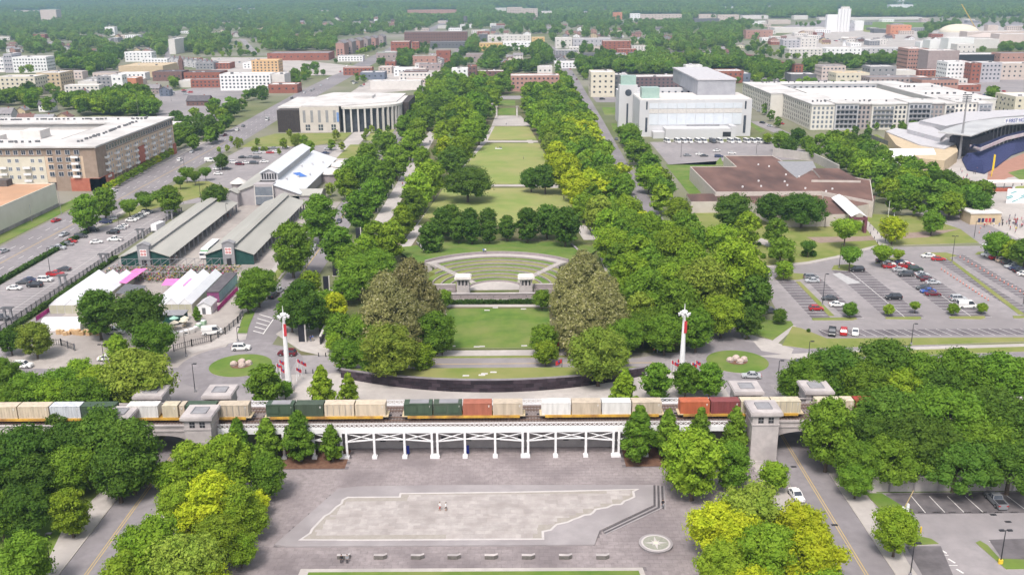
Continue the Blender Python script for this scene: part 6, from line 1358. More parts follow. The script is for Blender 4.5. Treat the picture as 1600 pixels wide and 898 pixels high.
for a in [(1267,436,0,'suv','grey','by the grass strip end, behind a silver car'),(1269,441,180,'sedan','silver','by the grass strip end of the right car park'),(1296,468.5,180,'sedan','charcoal','beside the near grass strip, left of a white car'),(1307.5,478.5,0,'sedan','white','beside the near grass strip by a small tree'),(1275,484.5,0,'hatch','red','alone on the left stalls by the grass strip'),(1338.5,424,180,'suv','black','at the hatched bay beneath an island tree'),(1396,467.5,180,'suv','black','alone in the middle double row'),
 (1203,489,0,'suv','charcoal','half under the big trees at the car park edge'),(1300,521.5,250,'pickup','black','in the slanting bays by the front lawn'),(1318,521,70,'suv','red','in the slanting bays by the front lawn'),(1336,521.8,250,'sedan','white','in the slanting bays by the front lawn'),
 (1381.7,410.5,0,'pickup','black',LOTR+' cluster under the far island'),(1388,414.5,0,'sedan','white',LOTR+' cluster under the far island'),(1390,418.7,0,'sedan','red',LOTR+' cluster, nearer red one'),(1408.5,412,0,'sedan','navy',LOTR+' cluster under the far island'),(1417,415.2,0,'sedan','white',LOTR+' cluster, right side'),(1417.6,418.7,0,'pickup','red',LOTR+' cluster, right side'),(1405,423.7,0,'sedan','silver',LOTR+' cluster, front row'),(1430,423,0,'suv','green',LOTR+' cluster, front right'),(1415,431,180,'suv','charcoal','right below the parked cluster'),
 (1440,431.2,0,'sedan','silver',LOTR+' middle line, farthest'),(1443.5,435.3,0,'sedan','charcoal',LOTR+' middle line, second'),(1448.5,439.5,0,'hatch','maroon',LOTR+' middle line, third'),(1457,443.8,0,'sedan','silver',LOTR+' middle line, nearest'),(1443.5,452,180,'sedan','charcoal',LOTR+' beside a blue one'),(1450,457.2,180,'sedan','blue',LOTR+' between two dark ones'),(1457.7,462,0,'sedan','maroon',LOTR+' just below the blue one'),(1496.7,469.5,0,'suv','silver',LOTR+' behind the white van'),(1510,481,0,'van','white',LOTR+' between two small trees'),
 (1450,402,180,'sedan','white',LOTR+' at the head of the long grass strip'),(1466,407,0,'sedan','red',LOTR+' at the head of the long grass strip'),(1543.7,400,180,'sedan','white','in the far right kerb row, farthest'),(1551,402,180,'suv','white','in the far right kerb row, second'),(1558.7,405.5,0,'pickup','red','in the far right kerb row'),(1567,409.5,0,'suv','tan','in the far right kerb row'),(1576,413.5,0,'sedan','charcoal','in the far right kerb row'),(1580.4,418.5,180,'sedan','silver','in the far right kerb row'),(1587,421.5,180,'sedan','navy','in the far right kerb row'),(1593.8,425.8,0,'sedan','black','in the far right kerb row'),(1600,430.5,0,'sedan','white','in the far right kerb row, nearest'),
 (1543,339,160,'suv','white','by the ticket kiosk'),(1545,385,180,'sedan','white','at the bend before the kerb row'),
 (1074,244.3,0,'sedan','grey','in the minibus car park'),(1093,242.7,0,'sedan','white','in the minibus car park by a sapling'),(1100,245,0,'sedan','charcoal','in the minibus car park by a sapling'),(1123,246,0,'suv','navy','in the minibus car park near the brown roof'),(1120,237,20,'sedan','white','driving across the minibus car park'),(1143.5,241,0,'sedan','white','in the minibus car park behind the brown roof'),
 (977,175.5,300,'sedan','white','along the library left side'),(983,182,300,'sedan','silver','along the library left side'),(990,189,300,'sedan','white','along the library left side, nearest'),(963,219,270,'sedan','charcoal','on the right avenue by the library lawn'),(1175.5,167,300,'sedan','white','in the street right of the library'),(1186.5,175,300,'sedan','silver','in the street right of the library'),(1191,193,300,'sedan','black','in the street right of the library'),(1202.6,198,300,'sedan','silver','in the street right of the library, nearer'),(1220.6,194.5,300,'sedan','red','in the street right of the library'),
 (91,389.7,0,'pickup','silver','along the boulevard hedge'),(105,383.5,0,'sedan','grey','along the boulevard hedge'),(111,379.5,0,'sedan','red','along the boulevard hedge'),(126.5,371.5,0,'suv','charcoal','along the boulevard hedge'),(145,361.5,0,'suv','black','along the boulevard hedge'),(165.6,349,0,'suv','navy','along the boulevard hedge'),(175.5,343.5,180,'sedan','silver','along the boulevard hedge'),
 (177,365.5,180,'suv','black','in the boulevard car park middle rows'),(188,358.8,180,'sedan','silver','in the boulevard car park middle rows'),(193,355.3,180,'sedan','white','in the boulevard car park middle rows'),(150.5,380.3,20,'sedan','white','crossing the boulevard car park'),(180,376.5,180,'pickup','white','in the boulevard car park by the fence'),
 (205,346.2,0,'sedan','white','in the white row at the car park head'),(210,343.4,0,'sedan','white','in the white row at the car park head'),(214.6,340.8,0,'sedan','white','in the white row at the car park head'),(220,338.2,0,'sedan','white','in the white row at the car park head'),(225.3,335.4,0,'sedan','white','in the white row at the car park head'),(230,333.5,0,'suv','charcoal','at the far end of the white row'),
 (100,423,180,'sedan','charcoal','alone in the near boulevard car park'),(87,431,0,'pickup','red','by the lamp in the boulevard car park'),(23,452.5,0,'sedan','white','in the near left car park group'),(37,443.7,180,'sedan','charcoal','in the near left car park group'),(47,439.5,0,'sedan','navy','in the near left car park group'),(55,448.5,180,'suv','black','in the near left car park group'),(71,439.7,0,'suv','white','in the near left car park group'),(1,500,0,'suv','charcoal','at the left picture edge by the fence'),
 (6,394.5,75,'sedan','silver','driving on the boulevard at the left edge'),(100.6,368.5,255,'sedan','silver','driving on the boulevard near the hall'),(88,346.5,75,'sedan','red','driving on the boulevard below the white hall'),(178,300,75,'sedan','white','turning on the boulevard by the apartments'),(281,251.5,90,'suv','white','driving on the boulevard beside the apartments'),(300,239,270,'sedan','silver','driving on the boulevard beside the apartments'),
 (371,204.5,90,'suv','white','driving on the boulevard near the museum'),(380,198.5,90,'sedan','charcoal','driving on the boulevard near the museum'),(352,212.5,270,'sedan','maroon','driving on the boulevard near the museum'),(418,188.5,90,'van','white','on the boulevard left of the museum'),(456,154.5,90,'suv','black','on the boulevard behind the museum'),(476.4,145.5,90,'sedan','silver','on the boulevard behind the museum'),(486,143,90,'sedan','charcoal','on the boulevard behind the museum'),(490,140.5,90,'sedan','grey','on the boulevard behind the museum'),(501.5,134.5,90,'sedan','silver','on the far boulevard'),(512.5,124,270,'sedan','white','on the far boulevard'),(532,113,270,'sedan','red','on the far boulevard'),(542,104,270,'suv','white','on the far boulevard'),(548,100,90,'sedan','charcoal','on the far boulevard'),(556,96,270,'sedan','silver','on the far boulevard'),(575,88,90,'sedan','white','on the far boulevard'),(590,80,270,'sedan','grey','on the far boulevard'),
 (402,234.5,0,'sedan','charcoal','in the market house car park'),(415,234.3,0,'suv','black','in the market house car park'),(428,233,0,'sedan','grey','in the market house car park'),(446,231.3,0,'sedan','white','in the market house car park'),(401,240.5,0,'sedan','silver','in the market house car park'),(413,239.5,0,'sedan','white','in the market house car park'),(422,240,0,'sedan','red','in the market house car park'),(432,238.3,0,'sedan','white','in the market house car park'),(379,247.5,0,'sedan','black','in the market house car park'),(392,247,0,'sedan','grey','in the market house car park'),(402,248.4,0,'suv','charcoal','in the market house car park'),(365,255.5,0,'suv','white','in the market house car park'),(375,258.2,0,'suv','maroon','in the market house car park'),(384,256.2,0,'sedan','white','in the market house car park'),(397,256.4,0,'suv','charcoal','in the market house car park'),(340,265.5,0,'suv','white','in the market house car park'),(354,265.3,0,'sedan','charcoal','in the market house car park'),(341,273.2,0,'sedan','white','in the market house car park'),(413,254.3,0,'sedan','white','in the market house car park'),(508.5,240.5,0,'sedan','navy','right of the market house'),(512.5,234.5,0,'sedan','silver','right of the market house'),(328,253,0,'van','white','in the market house car park corner'),
 (490,391,270,'suv','silver','on the left avenue beside the sheds'),(530,347.5,270,'sedan','charcoal','on the left avenue between trees'),(428,464.5,75,'suv','black','parked by the hatched road box'),(435,457.5,75,'suv','silver','parked just past a black one'),(377,546.5,5,'suv','white','rounding the left traffic island'),(449,555,172,'suv','maroon','passing behind the white light mast'),(36,574,0,'suv','white','on the cross street at the left edge'),(167,563,0,'sedan','white','on the cross street before the nursery'),(180,521,0,'pickup','white','in the nursery forecourt'),(331.5,522,18,'van','white','inside the iron fence of the nursery'),
 (1174,590,172,'sedan','silver','rounding the right traffic island'),(1250,570,185,'sedan','black','half hidden by trees right of the island'),(1243.5,777,276,'sedan','white','on the right road below the underpass'),(540,577,180,'sedan','white','half hidden by trees on the cross street'),
 (688,121,90,'sedan','white','on the left avenue beyond the park'),(697,112,270,'sedan','silver','on the left avenue beyond the park'),(672,136,90,'sedan','charcoal','on the left avenue beyond the park'),(707,97,90,'sedan','white','on the left avenue beyond the park'),(891,109,270,'sedan','red','on the right avenue beyond the park'),(890,126,90,'sedan','white','on the right avenue beyond the park'),(896,118,270,'sedan','charcoal','on the right avenue beyond the park'),(901,125,270,'sedan','maroon','on the right avenue beyond the park'),(884,98,90,'sedan','silver','on the right avenue beyond the park'),(941,156,0,'suv','black','at the foot of the cream corner block')]:
    car(*a)
for i, x in enumerate((410,490,540,585,650,695,765,820,905,960,1030,1080,1130,1180,1238)):
    car(960+x/4.9875, 223.3, 285, 'minibus', 'white' if i != 6 else 'charcoal', 'in the row before the library wall')
p0, p1 = G(1566,797), G(1545,775)
c_ = car(((p0[0]+p1[0])/2, (p0[1]+p1[1])/2), None, math.degrees(math.atan2(p1[1]-p0[1], p1[0]-p0[0])), 'pickup', 'grey', 'below the ivy topped retaining wall')
rg = random.Random(31)
for (l,r,t0,t1,n,lab) in ((1500,1590,140,166,16,'in the car park below the peach flats'),(238,300,136,150,9,'in the yard behind the left shops'),(335,390,92,106,8,'in the yard by the timber frame'),(1290,1360,58,66,7,'in the far depot yard'),(540,600,128,138,7,'in the yard behind the museum'),(1120,1200,120,132,7,'in the yard behind the right apartments')):
    for i in range(n): car(rg.uniform(l,r), rg.uniform(t0,t1), rg.choice((0,180,90)), rg.choice(('sedan','suv','sedan')), rg.choice(('white','silver','charcoal','black','grey','red','navy')), lab, parts=False)
# box truck and food truck in the market yard
x, y = G(248,361); t = thing('box_truck', 'white box trailer standing between the iron fence and the first shed', 'truck', (x,y,.05), R(78)); b = MB(); b.box(-3.2,3.2,-1.2,1.2,.8,3.3); b.build('box', [WHITE], t); b = MB(); b.box(-3,3,-1,1,.5,.8); b.build('chassis', [DARK], t)
for sx in (-2.2,2.0):
    for sy in (-1,1): put('wheel', CARM['suv'][2], t, (sx, sy*1.05, .42))
x, y = G(331,394); t = thing('food_truck', 'long white and green food truck parked between the two sheds', 'food truck', (x,y,.05), R(90)); b = MB(); b.box(-8,6,-1.3,1.3,.7,3.4); b.build('box', [WHITE], t); b = MB(); b.box(-8.02,-3,-1.33,1.33,.9,2.9); b.build('green_panel', [mat('truck_green', (.03,.28,.06))], t); b = MB(); b.box(-10.2,-8.1,-1.2,1.2,.6,2.5); b.build('cab', [WHITE], t); b = MB(); b.box(-10.25,-9,-1.1,1.1,1.5,2.3); b.build('windscreen', [GLASS], t)
for k in range(5): b = MB(); b.box(-2.6+k*1.7,-1.6+k*1.7,-1.36,-1.31,1.3,2.7); b.build('serving_hatch', [bpy.data.materials['truck_green'] if k % 2 else DARK], t)
for sx in (-9,-6,3):
    for sy in (-1,1): put('wheel', CARM['suv'][2], t, (sx, sy*1.1, .42))
# ================================================================ nursery
PINK = mat('pink_shade_cloth', (.62,.16,.42), (.68,.22,.48), 1, .8); POLY = mat('white_polythene', (.76,.76,.78), (.7,.7,.73), .3, .5)
NC = mat('nursery_wall', (.38,.36,.27), (.44,.42,.33), .6)
for x0, n, w_, y0, y1, lab in ((-135.5,3,4.4,267,298,'white three ridged polythene greenhouse by the service lane'),(-105.5,3,3.9,267,298,'white three ridged polythene greenhouse in the nursery middle')):
    t = thing('greenhouse', lab, 'greenhouse', (x0,y0,0))
    for k in range(n):
        b = MB(); b.gable(k*w_+.06,(k+1)*w_-.06,0,y1-y0,2.6,4.4,'y',0,0,.1,.1); b.build('polythene_roof', [POLY], t)
    b = MB(); b.box(0,n*w_,0,y1-y0,0,2.55); b.build('side_wall', [NC], t)
    b = MB(); [b.box(k*w_*.5-.05,k*w_*.5+.05,-.06,-.005,0,2.6) for k in range(2*n+1)]; b.build('frame_posts', [LGREY], t, kind='stuff')
x0, y0 = G(64,517); t = thing('polytunnel', 'white round backed polytunnel in front of the wooden pallets', 'polytunnel', (x0,y0,0)); b = MB()
for k in range(10):
    a0, a1 = PI*k/10, PI*(k+1)/10; b.quad([(0,2.6-2.6*math.cos(a0),3.1*math.sin(a0)),(0,2.6-2.6*math.cos(a1),3.1*math.sin(a1)),(11,2.6-2.6*math.cos(a1),3.1*math.sin(a1)),(11,2.6-2.6*math.cos(a0),3.1*math.sin(a0))])
b.build('cover', [POLY], t)
for xx in (0.01, 10.99): b = MB(); b.quad([(xx,2.6-2.5*math.cos(PI*k/10),3.0*math.sin(PI*k/10)) for k in range(11)]); b.build('end_panel', [NC], t)
for P, z, lab in ((((213,419.5),(230.6,419.5),(197,443),(177,440)),3.2,'long pink shade cloth stretched over the left plant tables'),(((259,435.5),(300,435.5),(292,446),(252,446)),3.0,'short pink shade cloth behind the middle greenhouse')):
    Q = GP(P, z); t = thing('shade_canopy', lab, 'canopy', (*Q[0], 0)); b = MB(); b.prism([(q[0]-Q[0][0], q[1]-Q[0][1]) for q in Q], z, z+.06); b.build('cloth', [PINK], t)
    for q in Q: b = MB(); b.cyl(q[0]-Q[0][0], q[1]-Q[0][1], 0, z-.003, .08, n=6); b.build('post', [LGREY], t)
x0, y0 = G(325,473); t = thing('long_cabin', 'long cabin with purple end and teal side beside a magenta banner', 'cabin', (x0,y0,0)); b = MB(); b.box(0,3.6,0,20,.3,3.4); b.build('teal_side', [mat('teal_cladding', (.25,.42,.42), (.31,.47,.47))], t); b = MB(); b.box(0,3.6,-.1,-.004,.3,3.39); b.build('purple_end', [mat('purple_cladding', (.2,.05,.14), (.25,.08,.18))], t); b = MB(); b.box(-.2,3.8,-.3,20.2,3.4,3.65); b.build('roof', [DKROOF], t); b = MB(); b.box(1.4,2.2,-.16,-.105,1.2,2.2); b.build('window', [GLASSB], t)
p, q = G(340,487), G(372,454); t = thing('magenta_banner', 'magenta fabric banner fence along the nursery lane', 'banner', (*p,0)); b = MB(); b.bar((0,0,.8),(q[0]-p[0],q[1]-p[1],.8),.06,1.4); b.build('fabric', [mat('magenta', (.42,.03,.2), (.48,.05,.25))], t)
for k in range(6): b = MB(); b.cyl((q[0]-p[0])*k/5, (q[1]-p[1])*k/5, 0, 1.6, .07, n=6); b.build('post', [DARK], t)
p, q = G(57,502), G(86,482); t = thing('magenta_banner', 'magenta fabric banner behind the white polytunnel', 'banner', (*p,0)); b = MB(); b.bar((0,0,.8),(q[0]-p[0],q[1]-p[1],.8),.06,1.3); b.build('fabric', [bpy.data.materials['magenta']], t); b = MB(); [b.cyl((q[0]-p[0])*k/5, (q[1]-p[1])*k/5, 0, 1.6, .07, n=6) for k in range(6)]; b.build('posts', [DARK], t, kind='stuff')
x0, y0 = G(309,491); t = thing('garden_shed', 'small white gabled shed right of the middle greenhouse', 'shed', (x0,y0,0)); b = MB(); b.box(0,4,0,6,0,2.6); b.build('wall', [WHITE], t); b = MB(); b.gable(0,4,0,6,2.6,3.7,'y',0,1,.25,.1); b.build('roof', [LGREY, WHITE], t); b = MB(); b.box(1.4,2.4,-.06,-.003,0,2); b.build('door', [DGREY], t)
x0, y0 = G(254,505); t = thing('dark_green_shed', 'low dark green shed behind the patio umbrellas', 'shed', (x0,y0,0)); b = MB(); b.box(0,6,0,4,0,2.4); b.build('wall', [GREENT], t); b = MB(); b.box(-.3,6.3,-.3,4.3,2.4,2.6); b.build('roof', [MGREY], t)
Q = GP(((180,458),(196,443),(228,446),(222,460)), 3.0); t = thing('shade_house', 'dark netted shade house between the two greenhouses', 'shade house', (*Q[0],0)); b = MB(); b.prism([(q[0]-Q[0][0], q[1]-Q[0][1]) for q in Q], 2.9, 3.0); b.build('net_roof', [DGREY], t); b = MB(); [b.cyl(q[0]-Q[0][0], q[1]-Q[0][1], 0, 2.9, .1, n=6) for q in Q]; b.build('posts', [LGREY], t, kind='stuff')
um = None
for (px,py,c,lab) in ((273,508,mat('umbrella_green', (.3,.5,.42)),'pale green patio umbrella on the nursery lawn'),(274,515,CREAM,'cream patio umbrella nearest the white sacks'),(288,512,CREAM,'cream patio umbrella right of the near one'),(290,508,CREAM,'cream patio umbrella farthest right')):
    t = thing('patio_umbrella', lab, 'umbrella', (*G(px,py),0), 0, 'patio umbrellas'); b = MB(); b.cyl(0,0,0,2.5,.04,n=6); b.build('pole', [DARK], t); b = MB(); b.cyl(0,0,2.1,2.8,1.3,.05,8); b.build('shade', [c], t); b = MB(); b.cyl(0,0,.7,.76,.6,.6,10); b.build('table_top', [TAN], t)
for i, (px,py) in enumerate(((268,524),(276,525),(284,524),(291,522),(299,520),(306,517),(311,512),(318,507))):
    t = thing('bulk_sack', ('pale green' if i > 5 else 'white') + ' bulk sack in the curved row by the nursery fence', 'sack', (*G(px,py),.05), i*.2, 'bulk sacks in a curved row'); b = MB(); b.prism([(-.7,-.7),(.7,-.7),(.7,.7),(-.7,.7)],0,1.05); b.build('bag', [mat('sack_green', (.3,.45,.3), (.36,.5,.36)) if i == 6 else (bpy.data.materials['sack_green'] if i == 7 else CONCW)], t); b = MB(); b.prism([(-.55,-.5),(.5,-.55),(.55,.55),(-.5,.5)],1.05,1.3); b.build('top', [WHITE], t)
for i in range(13):
    px, py = 92+i*5.2, 522.5+rg.uniform(-1.5,1.5); t = thing('pallet_stack', 'stack of wooden pallets in the nursery forecourt row', 'pallets', (*G(px,py),.05), rg.uniform(-.2,.2), 'stacks of wooden pallets'); h = rg.randint(5,10)
    for k in range(h):
        b = MB(); b.box(-.55,.55,-.5,.5,k*.16,k*.16+.11); b.build('pallet', [WOOD], t)
t = thing('nursery_benches', 'long rows of plant benches and pergola bars in the nursery yard', 'plant benches', (-112,306,0)); b = MB()
fr = MB(); rg = random.Random(14); NP = [MB() for _ in range(5)]
for k in range(13):
    x = -22+k*2.9
    if -7.5 < x < -5.0: continue
    for (y0, y1) in ((-7,-1.5),(0,7.5)): b.box(x,x+1.6,y0,y1,.05,.75)
    fr.bar((x,-7,3.2),(x,9,3.2),.12); fr.bar((x,-7,0),(x,-7,3.2),.12); fr.bar((x,9,0),(x,9,3.2),.12)
for y in (-7,0,9): fr.bar((-22,y,3.25),(16,y,3.25),.14)
b.build('bench_tops', [STONED], t, kind='stuff'); fr.build('pergola_bars', [MGREY], t, kind='stuff')
for i in range(2600):
    x, y, z = rg.uniform(-24,20), rg.uniform(-9,9), .8; s = rg.uniform(.16,.34); q = NP[rg.choice((0,0,0,1,1,2,3,4))]
    a = rg.uniform(0,6.28); dz = rg.uniform(-.1,.4)
    q.quad([(x+s*math.cos(a+j*PI/2), y+s*math.sin(a+j*PI/2), z+dz+rg.uniform(-.2,.3)) for j in range(4)])
for q, m in zip(NP, (leafmat('bench_leaf_green', (.05,.09,.02), (.09,.15,.03)), leafmat('bench_leaf_dark', (.03,.06,.015), (.05,.09,.02)), mat('petal_red', (.3,.03,.05)), mat('petal_yellow', (.45,.33,.04)), mat('petal_magenta', (.4,.08,.2)))): q.build('bench_plants', [m], t, kind='stuff')
# iron fence with gate pillars along the market lane
def iron_fence(P, lab, step=.55, h=1.9, pill=24):
    t = thing('iron_fence', lab, 'fence', (P[0][0], P[0][1], 0)); pk = MB(); rl = MB(); d0 = 0; O = P[0]
    for i in range(len(P)-1):
        A, B_ = Vector(P[i])-Vector(O), Vector(P[i+1])-Vector(O); L = (B_-A).length; n = max(1, int(L/step))
        for k in range(n+1): q = A+(B_-A)*k/n; pk.box(q.x-.04,q.x+.04,q.y-.04,q.y+.04,.3,h,bottom=False)
        for z in (.4, h-.2): rl.bar((A.x,A.y,z),(B_.x,B_.y,z),.07)
        m = max(1, int(L/3)); 
        for k in range(m+1): q = A+(B_-A)*k/m; b = MB(); b.box(q.x-.13,q.x+.13,q.y-.13,q.y+.13,0,h+.15); b.build('post', [DGREY], t)
    pk.build('pickets', [DARK], t, kind='stuff'); rl.build('rails', [DARK], t); return t
iron_fence([(-142.4,240),(-142.2,330),(-141.0,402)], 'long dark iron fence between boulevard car park and market lane')
iron_fence(GP([(272,549),(300,541),(330,534),(352,522),(372,505),(380,494)]), 'curved dark iron fence around the nursery corner')
iron_fence(GP([(78,540),(96,540),(117,548)]), 'short dark iron gate at the nursery entrance')
t = thing('clipped_hedge', 'long low hedge along the market lane fence', 'hedge', (-140.9,240,0)); leafbox(0,1.6,0,88,.9,2400,.3).build('hedge_foliage', [HEDGE], t)
t = thing('clipped_hedge', 'long dark hedge between boulevard and its car park', 'hedge', (-167.2,232,0)); leafbox(0,1.7,0,140,1.1,3000,.32).build('hedge_foliage', [HEDGE], t)
for i, (px,py) in enumerate(((163,413),(220,373),(266,343),(99,447),(14,500))):
    x, y = G(px,py); t = thing('gate_arbour', 'grey slatted arbour over the iron fence of the market lane', 'arbour', (x,y,0), 0, 'arbours along the iron fence')
    for sx in (-1,1): b = MB(); b.box(sx*.9-.3,sx*.9+.3,-.3,.3,0,3.6); b.build('pillar', [MGREY], t)
    for k in range(5): b = MB(); b.box(-1.7,1.7,-.9+k*.42,-.75+k*.42,3.6,3.85); b.build('slat', [DGREY], t)
# ================================================================ lamps, masts, flags
def lamp(px, pb, pt, lab, two=False, col=None, head=True):
    x, y = G(px,pb); h = hgt(px,pb,pt); t = thing('street_lamp', lab, 'street lamp', (x,y,0), 0, 'street lamps'); b = MB(); b.cyl(0,0,0,h,.11,.07,8); b.build('pole', [col or DARK], t)
    b = MB(); b.cyl(0,0,0,.7,.28,.25,8); b.build('base', [col or MGREY], t)
    if head:
        for s in ((-1,1) if two else (1,)): b = MB(); b.box(s*.25-(.0 if s > 0 else .8), s*.25+(.8 if s > 0 else 0),-.22,.22,h-.08,h+.1); b.bar((0,0,h-.05),(s*.3,0,h-.02),.07); b.build('lamp_head', [DARK], t)
for a in [(1285,477,428,'tall lamp on the near grass strip of the right car park'),(1311,419,381,'tall lamp on the island below a leafy tree, right car park'),(1487,411,369,'twin headed tall lamp at the head of the long grass strip',True),(1598,479,440,'lamp at the right edge of the car park'),(1423.6,538.6,505.6,'lamp on the verge below the slanting bays'),(1262.5,566.6,533,'lamp on the verge right of the right traffic island'),(1215,600,563,'lamp left of the tree clump by the right island'),(1163,527,487,'lamp at the mouth of the right avenue'),(1522,372,346,'lamp on the street beside the ticket kiosk'),
 (79,428.7,387,'tall lamp in the boulevard car park near a red pickup'),(187,361,335,'lamp in the middle of the boulevard car park'),(50,346,319,'slim pole on the grass below the white hall',False,MGREY,False),(96,335,298,'tall slim pole at the corner of the white hall',False,MGREY,False),(163,566,538,'twin lamp in front of the nursery forecourt',True),(291,557,520,'lamp at the kerb before the curved iron fence'),(305,612,568,'lamp on the court left of the traffic island'),(371.6,533,511,'small lamp at the corner of the left avenue'),(81,895,833,'lamp at the bottom left by the pavement'),(1422,900,848,'lamp at the bottom right beside the pavement'),(1563,880,828,'twin lamp with yellow foot in the lower right car park',True),(1064,246,224,'lamp in the minibus car park, left one'),(1181.5,242,226,'lamp in the minibus car park, right one'),(355,345,318,'slim lamp beside the market house lawn'),(313,306,280,'lamp by the small lawn trees beside the boulevard'),(216.5,183,146,'tall wooden utility pole behind the left apartments',False,MGREY,False),(267.7,158,129,'tall utility pole by the left car parks',False,MGREY,False),(395,85,52,'utility pole in the far left street',False,MGREY,False),(515,75,56,'utility pole left of the stepped terrace',False,MGREY,False),(1387.6,339.4,313.5,'slim white flagpole by the brown offices, left one',False,WHITE,False),(1397,338.6,313.5,'slim white flagpole by the brown offices, right one',False,WHITE,False),(1282,590,566,'lamp half hidden by the right tree clump'),(462,206,190,'slim lamp in front of the dark museum block'),(288,262,243,'slim lamp beside the boulevard apartments'),(415,200,170,'slim pole left of the museum',False,MGREY,False)]:
    lamp(*a)
FLAGR = mat('flag_red', (.45,.03,.04), (.52,.05,.06), 2); 
def mast(px, pb, pt, lab):
    x, y = G(px,pb); h = hgt(px,pb,pt); t = thing('light_mast', lab, 'mast', (x,y,0), 0, 'white light masts'); b = MB(); b.cyl(0,0,0,1.2,1.15,1.1,14); b.build('base', [CONC], t)
    b = MB(); b.cyl(0,0,1.2,h*.9,.82,.3,14); b.build('shaft', [WHITE], t); b = MB(); b.cyl(0,0,h*.9,h,.16,.05,8); b.cyl(0,0,h*.895,h*.915,.7,.7,12); b.build('finial', [WHITE], t)
    for k in range(6):
        a = k*PI/3; b = MB(); b.bar((0,0,h*.885),(1.15*math.cos(a),1.15*math.sin(a),h*.875),.14); b.cyl(1.15*math.cos(a),1.15*math.sin(a),h*.86,h*.89,.22,.36,8); b.build('floodlamp', [WHITE], t)
    b = MB(); b.prism([(-.02,-.55),(.62,-.55),(.62,-.47),(-.02,-.47)], h*.66, h*.80); b.build('red_banner', [FLAGR], t)
    return x, y
lx_, ly_ = mast(452,610,478,'tall white tapered light mast with a red banner, left one'); rx_, ry_ = mast(1064,604,474,'tall white tapered light mast with a red banner, right one')
def flag(x, y, h, lab, col=WHITE, big=1.0, side=1):
    t = thing('flag_pole', lab, 'flag', (x,y,0), 0, 'red flags on poles'); b = MB(); b.cyl(0,0,0,h,.09,.05,8); b.build('pole', [col], t); b = MB(); n = 6
    for k in range(n):
        x0, x1 = side*(.06+k*1.5*big/n), side*(.06+(k+1)*1.5*big/n); w0, w1 = .12*math.sin(k*1.3), .12*math.sin((k+1)*1.3); b.quad([(x0,w0,h-1.15*big-.12*k),(x1,w1,h-1.15*big-.12*(k+1)),(x1,w1,h-.15-.1*(k+1)),(x0,w0,h-.15-.1*k)])
    b.build('cloth', [FLAGR], t); b = MB(); b.cyl(side*.8*big,-.1,h-.95*big,h-.55*big,.2*big,.2*big,10); b.build('blue_disc', [mat('flag_blue', (.04,.06,.25)) if 'flag_blue' not in bpy.data.materials else bpy.data.materials['flag_blue']], t)
for px, pb, pt, lab in ((434,596,567,'red flag left of the left light mast, outermost'),(438,588,561,'red flag left of the left light mast, inner far'),(440,600,574,'red flag left of the left light mast, inner near'),(464,596,573,'red flag just right of the left mast'),(466,588,560,'red flag right of the left light mast, far'),(472,592,563,'red flag right of the left light mast, outermost'),(1048,588,562,'red flag left of the right light mast, outermost'),(1052,596,564,'red flag left of the right light mast, near'),(1057,586,560,'red flag left of the right light mast, far'),(1080,592,565,'red flag right of the right light mast, near'),(1086,586,562,'red flag right of the right light mast, outermost'),(1061,600,574,'red flag at the foot of the right light mast'),(874,551,533,'red flag on dark pole at the lower lawn corner, far one'),(878,579,560,'red flag on dark pole beside the cross street, near one')):
    flag(*G(px,pb), hgt(px,pb,pt), lab, WHITE if px < 870 or px > 900 else DARK, .8 if px < 870 or px > 900 else 1.0, -1 if px in (874,878) else 1)
# stones on the traffic islands
BOULD = mat('boulder', (.42,.33,.29), (.5,.41,.37), 1.5, .9, .2)
def boulder(x, y, z, s, lab, seed):
    r_ = np.random.default_rng(seed); b = MB(); n = 8
    for k, (zz, rr) in enumerate(((0,.95),(.4,1.05),(.85,.85),(1.15,.4))): b.v += [(s*rr*(.85+.3*r_.random())*math.cos(2*PI*i/n), s*rr*(.85+.3*r_.random())*math.sin(2*PI*i/n), zz*s) for i in range(n)]
    for k in range(3):
        for i in range(n): j = (i+1) % n; b.f.append((k*n+i,k*n+j,(k+1)*n+j,(k+1)*n+i)); b.m.append(0)
    b.f.append(tuple(3*n+i for i in range(n))); b.m.append(0)
    t = thing('boulder', lab, 'boulder', (x,y,z), 0, 'boulders on the traffic islands'); b.build('stone', [BOULD], t); c = MB(); c.cyl(0,0,-.05,.05,s*1.15,s*1.1,9); c.build('plinth', [STONED], t)
for nm, (cx_, cy_) in (('left', G(376,571)), ('right', G(1152,565))):
    for i, (dx,dy,s,w_) in enumerate(((-1.8,0,.85,'left stone'),(0,1.2,.95,'rear stone'),(.5,-1.0,.85,'front stone'),(1.9,.5,.85,'right stone'))): boulder(cx_+dx, cy_+dy+.3, .17, s, '%s of the four pale boulders on the %s traffic island' % (w_, nm), i)
